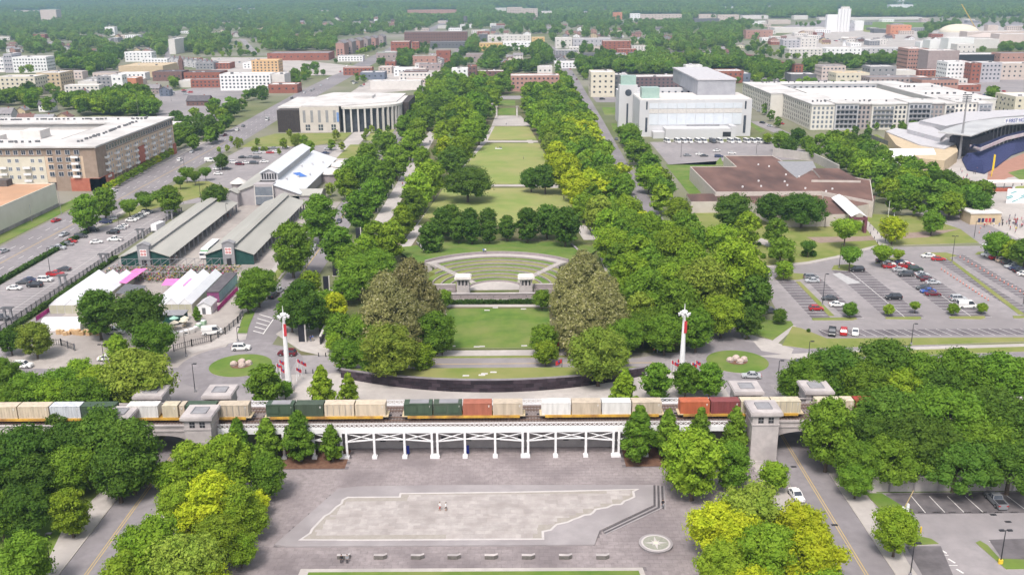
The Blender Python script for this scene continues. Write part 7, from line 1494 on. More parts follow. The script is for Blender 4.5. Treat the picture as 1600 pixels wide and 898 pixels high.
# pylons along the left promenade
def pylon(x, y, h, lab):
    t = thing('history_pylon', lab, 'pylon', (x,y,0), 0, 'dark pylons along the promenade'); b = MB(); b.box(-.95,.75,-.35,.35,.15,h); b.build('dark_slab', [mat('pylon_black', (.018,.018,.025), (.03,.03,.04), 1, .4) if 'pylon_black' not in bpy.data.materials else bpy.data.materials['pylon_black']], t); b = MB(); b.box(.753,1.05,-.4,.4,.15,h+.08); b.build('pale_edge', [CONCW], t); b = MB(); b.box(-1.2,1.25,-.6,.6,0,.15); b.build('base', [CONC], t)
pylon(*G(473,534), 4.9, 'tallest black pylon at the foot of the left promenade, two people beside')
for i, y in enumerate((272,288,304,330,352,374,398,412,430,450,470,488,506,522,540,556,572,588,604)): pylon(-58.3 + (i*.13), y, 4.6, 'black pylon with pale edge in the row along the left promenade')
p, q = G(501,538), G(511,515); t = thing('sloping_wall', 'dark sloping wall with pale coping beside the left promenade foot', 'wall', (*p,0)); b = MB(); b.bar((0,0,1.1),(q[0]-p[0],q[1]-p[1],1.1),.4,2.2); b.build('wall_body', [DARK], t); b = MB(); b.bar((0,0,2.28),(q[0]-p[0],q[1]-p[1],2.28),.6,.16); b.build('coping', [CONCW], t)
# gateway columns at the head of the lawn
for px,py,lab in ((776,183,'pale gateway column at the left head of the lawn'),(808,183,'pale gateway column at the right head of the lawn'),(769,178,'paired column behind the left gateway column'),(741,180,'pale column among trees left of the lawn head')):
    x, y = G(px,py); t = thing('gateway_column', lab, 'column', (x,y,0), 0, 'gateway columns'); b = MB(); b.box(-1,1,-1,1,0,.8); b.build('base', [STONE], t); b = MB(); b.cyl(0,0,.8,7.2,.7,.6,12); b.build('shaft', [CONCW], t); b = MB(); b.box(-.9,.9,-.9,.9,7.2,7.9); b.build('capital', [STONE], t)
# cones
CONEM = mat('cone_orange', (.62,.14,.07), None, rough=.6); cone0 = None
def cone(x, y, lab):
    global cone0
    if cone0 is None:
        cone0 = thing('traffic_cone', lab, 'traffic cone', (x,y,.05), 0, 'orange traffic cones'); b = MB(); b.box(-.24,.24,-.24,.24,0,.06); b.build('base', [DARK], cone0); b = MB(); b.cyl(0,0,.06,.8,.2,.05,8); b.build('cone_body', [CONEM], cone0); b = MB(); b.cyl(0,0,.4,.56,.14,.105,8,cap=False); b.build('white_band', [WHITE], cone0)
        return
    dup(cone0, (x,y,.05), 0, lab)
for i in range(16): u = i/15; cone(*G(1471+73*u, 421.5+48*u), 'orange cone in the line left of the long grass strip')
for i in range(17): u = i/16; cone(*G(1500+100*u, 402.5+57*u), 'orange cone in the line right of the long grass strip')
for px,py in ((1505,343),(1519,350.5),(1532,357),(1530,364),(1546,363.5),(1542,369)): cone(*G(px,py), 'orange cone on the street before the ticket kiosk')
# ================================================================ people
def body_mesh(pose, seed=0):
    V = []; E_ = []; Rd = []
    def v(p, r): V.append(p); Rd.append(r); return len(V)-1
    def ch(a, *pts):
        for p, r in pts: n = v(p, r); E_.append((a, n)); a = n
        return a
    if pose == 'sit':
        pel = v((0,0,.52), (.17,.13)); sp = ch(pel, ((0,.03,.75),(.17,.12)), ((0,.02,.98),(.19,.12)), ((0,0,1.10),(.08,.08)), ((0,-.02,1.2),(.085,.1)), ((0,-.02,1.3),(.075,.085)))
        for s in (-1, 1):
            ch(pel, ((s*.1,-.12,.52),(.1,.1)), ((s*.12,-.45,.53),(.08,.08)), ((s*.12,-.47,.1),(.055,.055)), ((s*.12,-.62,.05),(.05,.045)))
            ch(2, ((s*.22,0,.96),(.07,.07)), ((s*.26,-.1,.72),(.055,.055)), ((s*.15,-.32,.62),(.045,.045)), ((s*.12,-.4,.6),(.04,.03)))
    else:
        st = .16 if pose == 'walk' else .0
        pel = v((0,0,.95), (.16,.12)); ch(pel, ((0,0,1.18),(.16,.11)), ((0,.01,1.40),(.19,.12)), ((0,0,1.52),(.075,.075)), ((0,-.02,1.62),(.085,.1)), ((0,-.02,1.73),(.07,.085)))
        for s in (-1, 1):
            d = s*st; ch(pel, ((s*.1,d*.3,.88),(.1,.1)), ((s*.11,-d*.9-.02,.5),(.07,.075)), ((s*.11,d*-.3+d*1.0,.1),(.05,.055)), ((s*.11,d*.7-.14,.04),(.05,.04)))
            ch(2, ((s*.21,0,1.40),(.07,.07)), ((s*.27,d*.8,1.12),(.055,.055)), ((s*.26,d*1.3-.08,.88),(.045,.045)), ((s*.25,d*1.5-.1,.78),(.04,.03)))
    me = bpy.data.meshes.new('body'); me.from_pydata(V, E_, []); o = bpy.data.objects.new('tmp_body', me); COL.objects.link(o)
    o.modifiers.new('s', 'SKIN'); sv = me.skin_vertices[0].data
    for i, r in enumerate(Rd): sv[i].radius = r; sv[i].use_root = (i == 0)
    o.modifiers.new('u', 'SUBSURF').levels = 1
    dg = bpy.context.evaluated_depsgraph_get(); m2 = bpy.data.meshes.new_from_object(o.evaluated_get(dg)); bpy.data.objects.remove(o); return m2
SKIN = mat('skin', (.42,.25,.18), None, rough=.6); SKIND = mat('skin_dark', (.16,.085,.06), None, rough=.6); HAIR = mat('hair', (.03,.022,.018), None, rough=.7)
CL = {n: mat('cloth_'+n, c, None, rough=.9) for n, c in dict(white=(.7,.7,.7), black=(.025,.025,.03), red=(.42,.05,.05), navy=(.04,.05,.13), blue=(.07,.16,.42), grey=(.25,.25,.27), tan=(.4,.32,.24), pink=(.55,.25,.3), yellow=(.6,.5,.06)).items()}
BODY = {p: body_mesh(p) for p in ('stand','walk','sit')}; PB = {}
def person(x, y, z, pose, top, low, face, lab, skin=SKIN, cat='person', shorts=False):
    k = (pose, top, low, skin.name, shorts)
    if k not in PB:
        m = BODY[pose].copy(); m.materials.clear(); [m.materials.append(q) for q in (skin, CL[top], CL[low], DARK)]
        for f in m.polygons:
            c = f.center; f.use_smooth = True
            if pose == 'sit': f.material_index = 0 if c.z > 1.08 or (abs(c.x) > .1 and c.y < -.3 and c.z > .57) else 1 if c.z > .58 else 3 if c.z < .1 else 2 if not shorts or c.z > .4 else 0
            else:
                arm = abs(c.x) > .19 and c.z < 1.3
                f.material_index = 0 if c.z > 1.5 or (arm and c.z < 1.05) else 1 if c.z > .95 or arm else 3 if c.z < .09 else (0 if shorts and c.z < .52 else 2)
        PB[k] = m
    t = thing('person', lab, 'person', (x,y,z), R(face)+PI/2, 'people about the park'); put('body', PB[k], t)
    b = MB(); hz = 1.29 if pose == 'sit' else 1.70
    for i in range(3): b.cyl(0,.02-.0*i,hz-.05+i*.045,hz+i*.045,.1-.014*i,.094-.03*i,10)
    b.build('hair', [HAIR], t); return t
for a in [((687.5,797),'walk','white','red',200,'person in white top and red shorts walking on the stone map',SKIN,True),((697,797.5),'walk','white','black',160,'person in white top and black shorts walking on the stone map',SKIN,True),((1035.5,793),'walk','black','grey',270,'person in black walking beside the granite steps',SKIN,False),((485.5,533),'stand','navy','navy',270,'person in navy beside the tall black pylon, left one',SKIN,False),((489,532),'stand','blue','tan',220,'person with blue top beside the tall black pylon, right one',SKIN,False),((1022,552),'walk','red','navy',180,'person in red near the right light mast, left of three',SKIN,False),((1027,552),'walk','blue','grey',0,'person in blue near the right light mast, middle of three',SKIN,False),((1031,551.5),'walk','pink','navy',0,'person in pink near the right light mast, right of three',SKIN,False),((448,520),'stand','grey','black',90,'person in grey by the left avenue kerb',SKIN,False),((764,209),'walk','black','black',90,'person in black on the left lawn path, far one',SKIN,False),((760,219),'walk','black','navy',270,'person in black on the left lawn path, near one',SKIN,False),((881,312),'walk','black','navy',90,'person in black on the right lawn path',SKIN,False),((791,195),'stand','white','black',270,'person in white on the pale court at the lawn head',SKIN,False),((654,250),'walk','red','black',90,'person in red on the left promenade',SKIN,False),((671,223.5),'walk','navy','black',270,'person in navy on the left promenade',SKIN,False),((673,224),'walk','black','navy',270,'person in black on the left promenade, farther one',SKIN,False),((629,290),'walk','maroon' if False else 'red','navy',90,'person in red and navy on the near left promenade',SKIN,False),((634,290),'walk','navy','tan',90,'person in navy and tan on the near left promenade',SKIN,False),((818,249),'stand','grey','black',0,'person standing alone on the long lawn',SKIN,False)]:
    (px,py), pose, top, low, face, lab, sk, sh = a; z = .38 if 'stone map' in lab else .1; x, y = G(px,py,z); person(x,y,z,pose,top,low,face,lab,sk,shorts=sh)
x, y = G(533.5,873.5,.62); person(x,y+.1,.2,'sit','black','black',270,'person in black seated on the stone bench, left one'); person(x+.95,y+.1,.2,'sit','grey','black',270,'person in grey seated on the stone bench, right one')
for i, (px,top) in enumerate(((754.5,'blue'),(757.5,'white'))): 
    ang = PI/2+(-.09 if False else 0); x, y = G(px,402,4.3); person(x,AY+math.sqrt(max(1,(TR[7]+3.7)**2-(x-AX)**2)),3.9,'sit',top,'navy',270,'person in %s seated on the amphitheatre parapet' % top)
for i, (px,py,top) in enumerate(((775,232,'white'),(778,231,'red'),(781,231.5,'black'),(783,232,'navy'))): x,y = G(px,py,.1); person(x,y,-.2,'sit',top,'grey',rg.choice((0,180,270)),'person in %s sitting in the group on the long lawn' % top)
b = MB(); x,y = G(779,232.6); t = thing('picnic_blanket','white picnic blanket under the group on the long lawn','blanket',(x,y,.1)); b.box(-2,2,-1.1,1.1,0,.04); b.build('cloth', [WHITE], t)
rg = random.Random(77)
for i in range(62):
    px, py = (rg.uniform(1536,1598), rg.uniform(344,356)) if i < 40 else (rg.uniform(1575,1600), rg.uniform(340,368)) if i < 52 else (rg.uniform(1500,1530), rg.uniform(266,290))
    top = rg.choice(('white','red','navy','blue','grey','pink','black')); x,y = G(px,py)
    if i == 5: top, (x,y) = 'yellow', G(1587,361)
    person(x,y,.06,rg.choice(('stand','walk')),top,rg.choice(('black','navy','tan','grey')),rg.uniform(0,360),'person in a %s top %s' % (top, 'in the crowd at the ballpark gate' if i < 52 else 'on the ballpark forecourt'))
# small street furniture
for i, (px,py) in enumerate(((498,557),(509,557),(478,583.5),(489,583),(731,581),(1353,349),(1359,354),(1365,360),(1371,366),(1377,372),(1383,378),(1346,352),(1352,359),(1360,367),(1366,374),(1371,381))):
    t = thing('bollard', 'dark bollard %s' % ('on the court below the promenade foot' if i < 5 else 'lining the path to the plum canopy'), 'bollard', (*G(px,py),.15 if i > 4 else .05), 0, 'dark bollards'); b = MB(); b.cyl(0,0,0,.95,.13,.11,8); b.build('post', [DARK], t); b = MB(); b.cyl(0,0,.95,1.1,.16,.05,8); b.build('cap', [DARK], t)
for px,py,c,lab in ((1349,806,WHITEP,'white') ,):
    pass
x,y = G(1409,803); t = thing('barrier_gate','white control box with a raised yellow barrier arm','barrier',(x,y,0)); b = MB(); b.box(-.35,.35,-.3,.3,0,1.4); b.build('control_box', [WHITE], t); b = MB(); b.bar((.3,0,1.2),(1.7,.3,4.6),.12); b.build('arm', [YELLP], t); b = MB(); b.box(1.0,1.5,.6,1.1,0,1.6); b.build('ticket_post', [WHITE], t)
x,y = G(1432,832); t = thing('yellow_bollard','pair of yellow bollards beside the car park island','bollard',(x,y,0)); YB = mat('bollard_yellow', (.65,.45,.04))
for dx in (0,.7): b = MB(); b.cyl(dx,0,0,1.2,.14,.14,10); b.build('post', [YB], t)
x,y = G(1563,880); t = thing('lamp_foot','yellow painted concrete foot of the twin lamp','footing',(x,y,0)); b = MB(); b.cyl(0,0,0,.75,.4,.36,12); b.build('concrete_foot', [YB], t)
for px,py in ((1575,815),(1552,804),(1240,729),(1304,820)):
    x,y = G(px,py); b = MB(); b.box(-.55,.55,-.3,.3,0,.02); b.build('drain_cover', [DARK], None, (x,y,.055), kind='structure')
x,y = G(1526,405); t = thing('sign_post','grey sign board at the corner island of the right car park','sign',(x+6,y+6,.15)); b = MB(); b.box(-.7,.7,-.1,.1,.6,3.2); b.build('board', [DGREY], t); b = MB(); b.box(-.1,.1,-.08,.08,0,.6); b.build('post', [DARK], t)
# low right retaining wall with panels under the ivy
p0, p1 = G(1362,768), G(1760,766); t = thing('retaining_wall', 'pale panelled retaining wall beneath the large spreading trees at right', 'wall', (p0[0], p0[1], 0)); L = p1[0]-p0[0]
b = MB(); b.box(0,L,0,.5,0,3.0); b.build('wall_body', [STONE], t); b = MB(); b.box(-.1,L+.1,-.12,.62,3.0,3.25); b.build('coping', [CONCW], t)
for k in range(9): b = MB(); b.box(3+k*4.6,3.35+k*4.6,-.12,-.003,0,2.99); b.build('pilaster', [STONED], t)
# ================================================================ trees
LM_ = dict(D=leafmat('leaf_dark', (.05,.112,.014), (.10,.178,.022)), M=leafmat('leaf_mid', (.078,.165,.014), (.155,.262,.026)), L=leafmat('leaf_light', (.13,.235,.016), (.24,.345,.028)), Y=leafmat('leaf_yellow', (.24,.34,.014), (.43,.48,.025)), O=leafmat('leaf_olive', (.135,.142,.042), (.31,.295,.115), scale=.9, flower=(.45,.42,.27)), S=leafmat('leaf_soft', (.145,.225,.026), (.255,.32,.045)), F=leafmat('leaf_forest', (.085,.18,.028), (.20,.30,.05), .02, .25))
BARK = mat('bark', (.085,.06,.045), (.13,.1,.08), 3, .95, .3)
SHADE = dict(D='dark green', M='mid green', L='light green', Y='yellow green', O='olive blossoming', S='soft pale green', F='green')
TYPES = { # width/height, crown bottom, envelope
 'round': (.92, .2, lambda t: max(0, 1-abs(2*t-.94)**2.3)**.5), 'oval': (.68, .15, lambda t: max(0, 1-abs((t-.4)/(.62 if t > .4 else .46))**2.2)**.55),
 'cone': (.55, .12, lambda t: (min(1, .45+t*4)*max(0, 1-t)**.62*1.12)), 'mag': (1.04, .02, lambda t: min(1, .78+t*1.6)*max(0, 1-t**1.5)**.55),
 'spread': (1.5, .3, lambda t: max(0, 1-t**2.2)**.5*min(1, .7+t*2)), 'vase': (1.05, .42, lambda t: (.35+.9*t)*max(0, 1-max(0, (t-.55)/.45)**2)**.5)}
def crown_mesh(name, typ, seed, nl, nq, leaf, m, core=True):
    asp, cb, env = TYPES[typ]; rg = np.random.default_rng(seed); V = []; W2 = asp/2
    cen = []; rad = []
    for i in range(nl):
        t = (i+.5)/nl; t = t**.85; t = min(.96, max(.04, t+rg.normal()*.06)); a = i*2.39996+rg.normal()*.35; e = env(t)*W2
        r = (.10+.10*rg.random()**1.5)*(.55+.6*env(t))*min(asp, 1.0)*1.08; f = rg.uniform(.55,.95) if typ != 'cone' else rg.uniform(.3,1.2)
        rr = max(0, e-r*.75)*f if i % 3 else max(0, e-r*.6)
        cen.append((rr*math.cos(a), rr*math.sin(a), cb+(1-cb)*t - (.0 if t < .8 else r*.6))); rad.append(r)
    cen = np.array(cen); rad = np.array(rad); per = rad**2/np.sum(rad**2); P = []; N = []
    for c, r, p in zip(cen, rad, per):
        k = max(6, int(nq*p)); d = rg.normal(size=(k,3)); d /= np.linalg.norm(d, axis=1)[:,None]; d[:,2] = np.where(d[:,2] < -.35, -d[:,2]*.6, d[:,2])
        s = r*(.74+.34*rg.random(k)+.22*(rg.random(k) < .22))[:,None]; q = c+d*s*np.array([1,1,.9]); ins = np.min(np.linalg.norm(q[:,None,:]-cen[None], axis=2)/rad[None], axis=1)
        keep = (ins > .72) | (rg.random(k) < .25); P.append(q[keep]); N.append(d[keep])
    P = np.concatenate(P); N = np.concatenate(N)+rg.normal(size=P.shape)*.42; N /= np.linalg.norm(N, axis=1)[:,None]; n = len(P)
    u = np.cross(N, rg.normal(size=N.shape)); u /= np.linalg.norm(u, axis=1)[:,None]; v = np.cross(N, u)
    sz = leaf*(.5+1.1*rg.random(n)**1.6)[:,None]; j = lambda: (1+.35*rg.normal(size=(n,1)))
    Q = np.stack([P-u*sz*j(), P-v*sz*.62*j()+N*sz*.15, P+u*sz*j(), P+v*sz*.62*j()+N*sz*.15], axis=1).reshape(-1,3)
    faces = [tuple(range(4*i,4*i+4)) for i in range(n)]; verts = [tuple(q) for q in Q]
    if core:
        for c, r in zip(cen, rad):
            o = len(verts); r2 = r*.66
            for (zz, k) in ((-.6,.8),(.1,1),(.7,.65)): verts += [(c[0]+r2*k*math.cos(i*1.2566+zz), c[1]+r2*k*math.sin(i*1.2566+zz), c[2]+r2*zz) for i in range(5)]
            for lv in (0,5):
                for i in range(5): faces.append((o+lv+i, o+lv+(i+1)%5, o+lv+5+(i+1)%5, o+lv+5+i))
            faces.append(tuple(o+10+i for i in range(5)))
    me = bpy.data.meshes.new(name); me.from_pydata(verts, [], faces); me.materials.append(m); return me
def trunk_mesh(typ):
    asp, cb, env = TYPES[typ]; b = MB(); r = .026 if typ != 'spread' else .04
    b.cyl(0,0,-.01,.03,r*1.5,r,8); b.cyl(0,0,.03,cb+.25,r,r*.6,8); rg = random.Random(3)
    for k in range(6):
        a = k*PI/3+.3; z0 = cb*.9+.03*k; z1 = cb+(1-cb)*(.35+.07*k); e = .62*env(.4)*asp/2; b.bar((0,0,z0),(e*math.cos(a)*.6,e*math.sin(a)*.6,(z0+z1)/2+.03),r*.7); b.bar((e*math.cos(a)*.6,e*math.sin(a)*.6,(z0+z1)/2+.03),(e*math.cos(a),e*math.sin(a),z1),r*.4)
    return b.mesh('trunk', [BARK])
TRUNK = {t: trunk_mesh(t) for t in TYPES}; CROWN = {}
def crown(typ, var, big):
    k = (typ, var, big)
    if k not in CROWN:
        nq, lf = (12500, .0185) if big else (4600, .029)
        if typ in ('spread', 'mag'): nq = int(nq*1.25)
        CROWN[k] = crown_mesh('crown', typ, 11*var+len(typ)*7+ord(typ[0]), 66 if typ not in ('spread','mag') else 84, nq, lf, LM_['M'])
    return CROWN[k]
def put_crown(t, typ, m, var, big, loc=None):
    o = put('crown', crown(typ, var, big), t, loc); o.material_slots[0].link = 'OBJECT'; o.material_slots[0].material = LM_[m]; return o
TREES = []
def addtree(x, y, h, typ, m, where, wf=1.0, z=0, must=False):
    px, py, s = PX(x, y, z+h*.55)
    if px < -120 or px > 1720 or py > 1010: return
    TREES.append([s*h*TYPES[typ][0]*wf*(3 if must else 1), x, y, z, h, typ, m, where, wf])
def T(cx, yt, wpx, typ, m, where, hf=1.0, z=0):
    h = 12.0
    for _ in range(12):
        x, y = G(cx, yt, z+h); s = PX(x, y, z+h*.55)[2]; h = wpx/s/TYPES[typ][0]*hf
    addtree(x, y, h, typ, m, where, 1/hf, z, True)
def TB(cx, yt, yb, wpx, typ, m, where):
    x, y = G(cx, yb); h = hgt(cx, yb, yt); s = PX(x, y, h*.55)[2]; addtree(x, y, h, typ, m, where, wpx/s/(h*TYPES[typ][0]), 0, True)
random.seed(99); rt = random.Random(99)
FL = 'in the dark mass left of the left underpass'
for a in [(150,640,104,'round','D'),(96,662,95,'round','D'),(32,668,105,'round','D'),(-18,684,95,'round','D'),(196,655,88,'oval','D'),(50,708,80,'round','D'),(108,695,82,'round','M'),(217,690,46,'oval','M'),(176,690,72,'oval','D'),(88,640,50,'oval','D')]: T(*a, FL)
for a in [(30,762,84,'round','D'),(-8,768,80,'round','M')]: T(*a, 'beside the bottom left pavement, behind the light one')
T(103,763,58,'oval','L','standing alone on the bottom left pavement'); T(30,833,76,'oval','M','at the bottom left corner')
GL = 'in the foreground grove left of the plaza'
for a in [(291,690,62,'oval','L'),(350,678,78,'oval','L'),(414,706,56,'oval','M'),(325,738,78,'oval','Y'),(272,755,64,'round','L'),(304,780,72,'round','Y'),(368,758,66,'oval','L'),(398,768,42,'round','Y'),(232,812,112,'round','L'),(340,806,84,'round','L'),(282,838,112,'round','S'),(386,788,58,'round','L'),(196,862,94,'round','L'),(318,876,72,'round','Y'),(256,722,48,'round','L'),(372,830,60,'round','L'),(240,905,100,'round','L')]: T(*a, GL)
TR_ = 'before the white trestle'
for a in [(375,652,722,40,'cone','M'),(420,653,721,50,'cone','M'),(470,640,720,54,'cone','M'),(520,662,721,36,'cone','M')]: TB(*a, TR_+', left side')
for a in [(997,632,722,58,'cone','M'),(1042,638,716,44,'cone','M'),(1092,636,714,44,'cone','M'),(1146,634,716,44,'cone','M')]: TB(*a, TR_+', right side')
GR = 'in the foreground grove right of the plaza'
for a in [(1086,668,86,'oval','L'),(1146,690,58,'oval','M'),(1072,702,70,'round','L'),(1124,786,92,'round','Y'),(1178,758,104,'round','S'),(1160,808,92,'round','Y'),(1254,790,92,'round','Y'),(1206,822,112,'round','L'),(1272,832,112,'round','Y'),(1212,722,48,'round','L'),(1132,850,84,'round','L'),(1180,890,90,'round','Y'),(1296,890,90,'round','L')]: T(*a, GR)
T(1301,620,76,'oval','M','at the right mouth of the right underpass',1.15); T(1341,726,54,'round','M','small, on the right pavement below the underpass'); T(1405,792,70,'round','L','leaning, beside the lower right car park',1.15)
SP = 'on the terrace above the pale panelled wall'
for a in [(1395,612,150,'spread','D'),(1480,612,165,'spread','M'),(1566,616,150,'spread','D'),(1368,648,120,'spread','D'),(1446,656,150,'spread','D'),(1538,658,140,'spread','M'),(1608,648,150,'spread','D'),(1500,690,130,'spread','D'),(1410,684,120,'spread','M'),(1585,694,130,'spread','D'),(1345,690,70,'round','M')]: T(*a, SP)
BT = 'behind the far railing of the trestle'
for a in [(412,568,52,'oval','M'),(444,595,28,'round','M'),(500,570,42,'cone','L'),(543,582,34,'cone','L')]: T(*a, BT+', left')
for a in [(978,575,44,'cone','L'),(1028,566,46,'oval','M'),(1073,567,40,'oval','M'),(1111,566,42,'oval','M'),(1092,580,30,'round','M'),(965,590,26,'cone','L')]: T(*a, BT+', right')
RC = 'in the clump between the right tracks and cross street'
for a in [(1262,560,80,'round','M'),(1312,541,92,'round','D'),(1392,530,92,'round','D'),(1440,551,88,'round','M'),(1502,545,96,'round','M'),(1566,551,92,'round','M'),(1350,566,84,'round','M'),(1472,570,80,'round','D'),(1596,560,84,'round','M'),(1240,576,50,'round','M'),(1420,575,70,'round','L'),(1540,572,70,'round','M'),(1290,578,60,'round','M')]: T(*a, RC)
LC = 'in the clump between the left tracks and cross street'
for a in [(206,546,112,'round','S'),(152,572,72,'round','L'),(96,574,62,'round','M'),(40,582,72,'round','M'),(-4,560,62,'round','M'),(12,600,62,'round','M'),(130,590,82,'round','M'),(70,594,62,'round','L'),(178,590,60,'round','M'),(120,560,46,'round','L')]: T(*a, LC)
for a in [(147,450,58,'oval','D','beside the left greenhouse'),(213,452,82,'round','D','before the shaded nursery house'),(237,502,64,'round','M','at the nursery fence corner'),(180,523,38,'round','L','small, in the nursery forecourt'),(50,503,56,'round','S','by the nursery gate'),(12,512,42,'round','D','left of the nursery gate'),(306,478,14,'cone','M','small, before the white shed')]: T(*a)
AV = 'between market sheds and the left avenue'
for a in [(400,418,60,'round','M'),(384,448,40,'round','M'),(452,346,62,'oval','M'),(496,303,56,'oval','M'),(527,352,50,'oval','M'),(483,422,34,'oval','L')]: T(*a, AV)
PR = 'between the left avenue and the black pylons'
for a in [(470,436,64,'oval','D'),(508,452,50,'round','M'),(452,455,46,'oval','D'),(497,478,39,'round','M'),(560,296,48,'oval','M'),(582,276,39,'oval','M'),(552,244,41,'oval','M'),(596,250,41,'oval','M'),(618,226,39,'oval','M'),(640,204,34,'oval','L'),(652,184,30,'oval','L'),(666,164,28,'oval','M'),(676,146,25,'oval','M'),(686,134,23,'oval','M'),(540,262,36,'oval','L'),(574,222,36,'oval','M'),(604,205,32,'oval','M'),(630,180,27,'oval','M'),(650,160,23,'oval','L'),(545,380,43,'oval','M'),(572,240,32,'oval','M')]: T(*a, PR)
LG = 'in the grove left of the long lawn'
for a in [(610,344,46,'oval','L'),(586,344,41,'oval','L'),(570,366,41,'oval','L'),(628,320,37,'oval','L'),(652,268,45,'oval','L'),(670,248,46,'oval','L'),(642,292,41,'oval','M'),(706,228,48,'round','D'),(696,212,30,'oval','Y'),(720,208,39,'oval','L'),(734,186,34,'oval','L'),(748,180,32,'oval','M'),(722,150,36,'oval','L'),(708,158,30,'oval','L'),(742,142,36,'oval','M'),(754,142,27,'round','D'),(730,122,30,'oval','M'),(748,118,28,'oval','M'),(698,140,28,'oval','M'),(586,388,59,'round','M'),(556,398,68,'round','M'),(541,430,45,'round','M'),(686,158,27,'round','D'),(690,190,27,'oval','L'),(686,226,23,'round','M'),(658,228,27,'oval','L'),(712,180,27,'oval','L'),(699,228,23,'round','M')]: T(*a, LG)
T(730,262,82,'spread','D','low, at the left side of the long lawn'); T(830,262,36,'round','D','low, at the right side of the long lawn'); T(852,256,44,'round','D','low, at the right path of the long lawn')
FP = 'in the park corner left of the lower lawn'
for a in [(565,492,62,'round','M'),(522,456,38,'oval','Y'),(604,508,88,'round','S'),(680,486,66,'round','M'),(658,536,48,'round','L'),(540,530,52,'round','M'),(578,530,56,'round','M'),(640,498,52,'round','M'),(528,488,46,'round','M'),(520,520,30,'round','L'),(690,520,34,'round','M')]: T(*a, FP)
for a in [(640,402,90,'mag','O'),(600,422,84,'mag','O'),(666,436,60,'mag','O'),(630,450,84,'mag','O'),(588,460,78,'mag','O'),(660,470,56,'mag','O')]: T(*a, 'in the magnolia clump left of the stage',1.32)
for a in [(912,388,84,'mag','O'),(888,412,66,'mag','O'),(940,420,84,'mag','O'),(905,448,84,'mag','O'),(956,450,74,'mag','O'),(930,470,60,'mag','O')]: T(*a, 'in the magnolia clump right of the stage',1.36)
T(693,452,30,'round','M','small, at the left end of the stage hedge'); T(847,452,32,'round','M','small, at the right end of the stage hedge')
FQ = 'in the park corner right of the lower lawn'
for a in [(849,507,48,'round','M'),(853,532,40,'round','L'),(896,500,40,'round','M'),(936,512,90,'round','S'),(948,505,40,'round','L'),(978,498,56,'round','M'),(1040,490,64,'round','M'),(905,510,34,'round','L'),(1006,482,60,'round','M'),(968,540,36,'round','L')]: T(*a, FQ)
GV = 'in the broad grove right of the long lawn'
for a in [(985,394,61,'oval','L'),(1012,418,68,'oval','M'),(960,356,61,'round','L'),(1062,438,70,'oval','M'),(1102,400,77,'oval','S'),(1152,372,84,'oval','L'),(1182,430,51,'oval','D'),(1060,352,68,'oval','L'),(1130,462,65,'round','L'),(1000,456,51,'oval','S'),(1014,330,53,'oval','L'),(868,220,36,'oval','Y'),(886,238,46,'oval','Y'),(906,274,39,'oval','Y'),(936,304,44,'oval','S'),(896,262,37,'oval','Y'),(850,156,27,'oval','L'),(846,172,27,'oval','L'),(858,190,29,'oval','L'),(862,206,29,'oval','S'),(912,300,34,'oval','L'),(950,326,43,'oval','L'),(1050,410,55,'oval','L'),(1080,380,60,'oval','L'),(1130,385,51,'oval','S'),(1035,372,51,'oval','M'),(1000,366,51,'oval','L'),(1170,480,48,'round','D'),(1090,480,51,'oval','M')]: T(*a, GV)
for a in [(672,346,39,'oval','D'),(690,324,36,'oval','D'),(704,318,34,'oval','D'),(733,324,29,'oval','D'),(737,340,30,'oval','D'),(762,324,27,'oval','D'),(764,344,27,'oval','D'),(792,336,29,'oval','D'),(824,324,39,'oval','D'),(855,318,39,'oval','D'),(884,321,46,'oval','D'),(716,338,30,'oval','D')]: T(*a, 'in the row between lawn and amphitheatre')
# grove fill between right lawn path and the right avenue
def grid_fill(x0f, x1f, y0, y1, step, h0, h1, typs, mats, where, jit=.32, keep=.94):
    y = y0; r = 0
    while y < y1:
        x = x0f(y)+(r % 2)*step*.5
        while x < x1f(y):
            if rt.random() < keep:
                X, Y = x+rt.uniform(-jit,jit)*step, y+rt.uniform(-jit,jit)*step; px, py, s = PX(X, Y, 0); h = rt.uniform(h0,h1)
                near = any(abs(X-q[1]) < 4.6 and abs(Y-q[2]) < 5.5 for q in TREES)
                if not near: addtree(X, Y, h, rt.choice(typs), rt.choice(mats), where)
            x += step
        y += step*.95; r += 1
grid_fill(lambda y: 34-(y-350)*.052 if y > 330 else 36, lambda y: 50, 300, 640, 9.5, 11, 15, ['oval','oval','round'], 'LLMMMY', GV)
grid_fill(lambda y: 15, lambda y: 52, 640, 860, 10, 11, 15, ['oval','round'], 'LMMMDL', 'in the grove right of the pale court')
grid_fill(lambda y: 34, lambda y: 72, 262, 330, 10.5, 12, 15, ['oval','round'], 'LMMM', GV)
grid_fill(lambda y: 63, lambda y: 68, 330, 430, 10.5, 11, 14, ['oval','round'], 'LMM', 'along the right avenue before the brown offices')
grid_fill(lambda y: 66, lambda y: 74, 430, 600, 10, 9, 12, ['oval','round'], 'LMM', 'along the right avenue left of the minibus car park')
grid_fill(lambda y: -48, lambda y: -33+(y-350)*.05, 640, 880, 10, 11, 15, ['oval','round'], 'LMMD', 'in the grove left of the pale court')
grid_fill(lambda y: -34, lambda y: -18, 700, 880, 11, 10, 13, ['round','oval'], 'MMDL', 'around the head of the park', keep=.4)
grid_fill(lambda y: -66 - (y-480)*.02, lambda y: -56, 640, 1000, 11, 10, 13, ['oval'], 'LM', PR)
grid_fill(lambda y: -82, lambda y: -79, 430, 640, 9, 5, 8, ['oval'], 'LMS', 'along the left avenue beside the museum lawn')
grid_fill(lambda y: -93, lambda y: -89, 600, 700, 9, 5, 7, ['oval'], 'LS', 'along the left avenue beside the museum lawn')
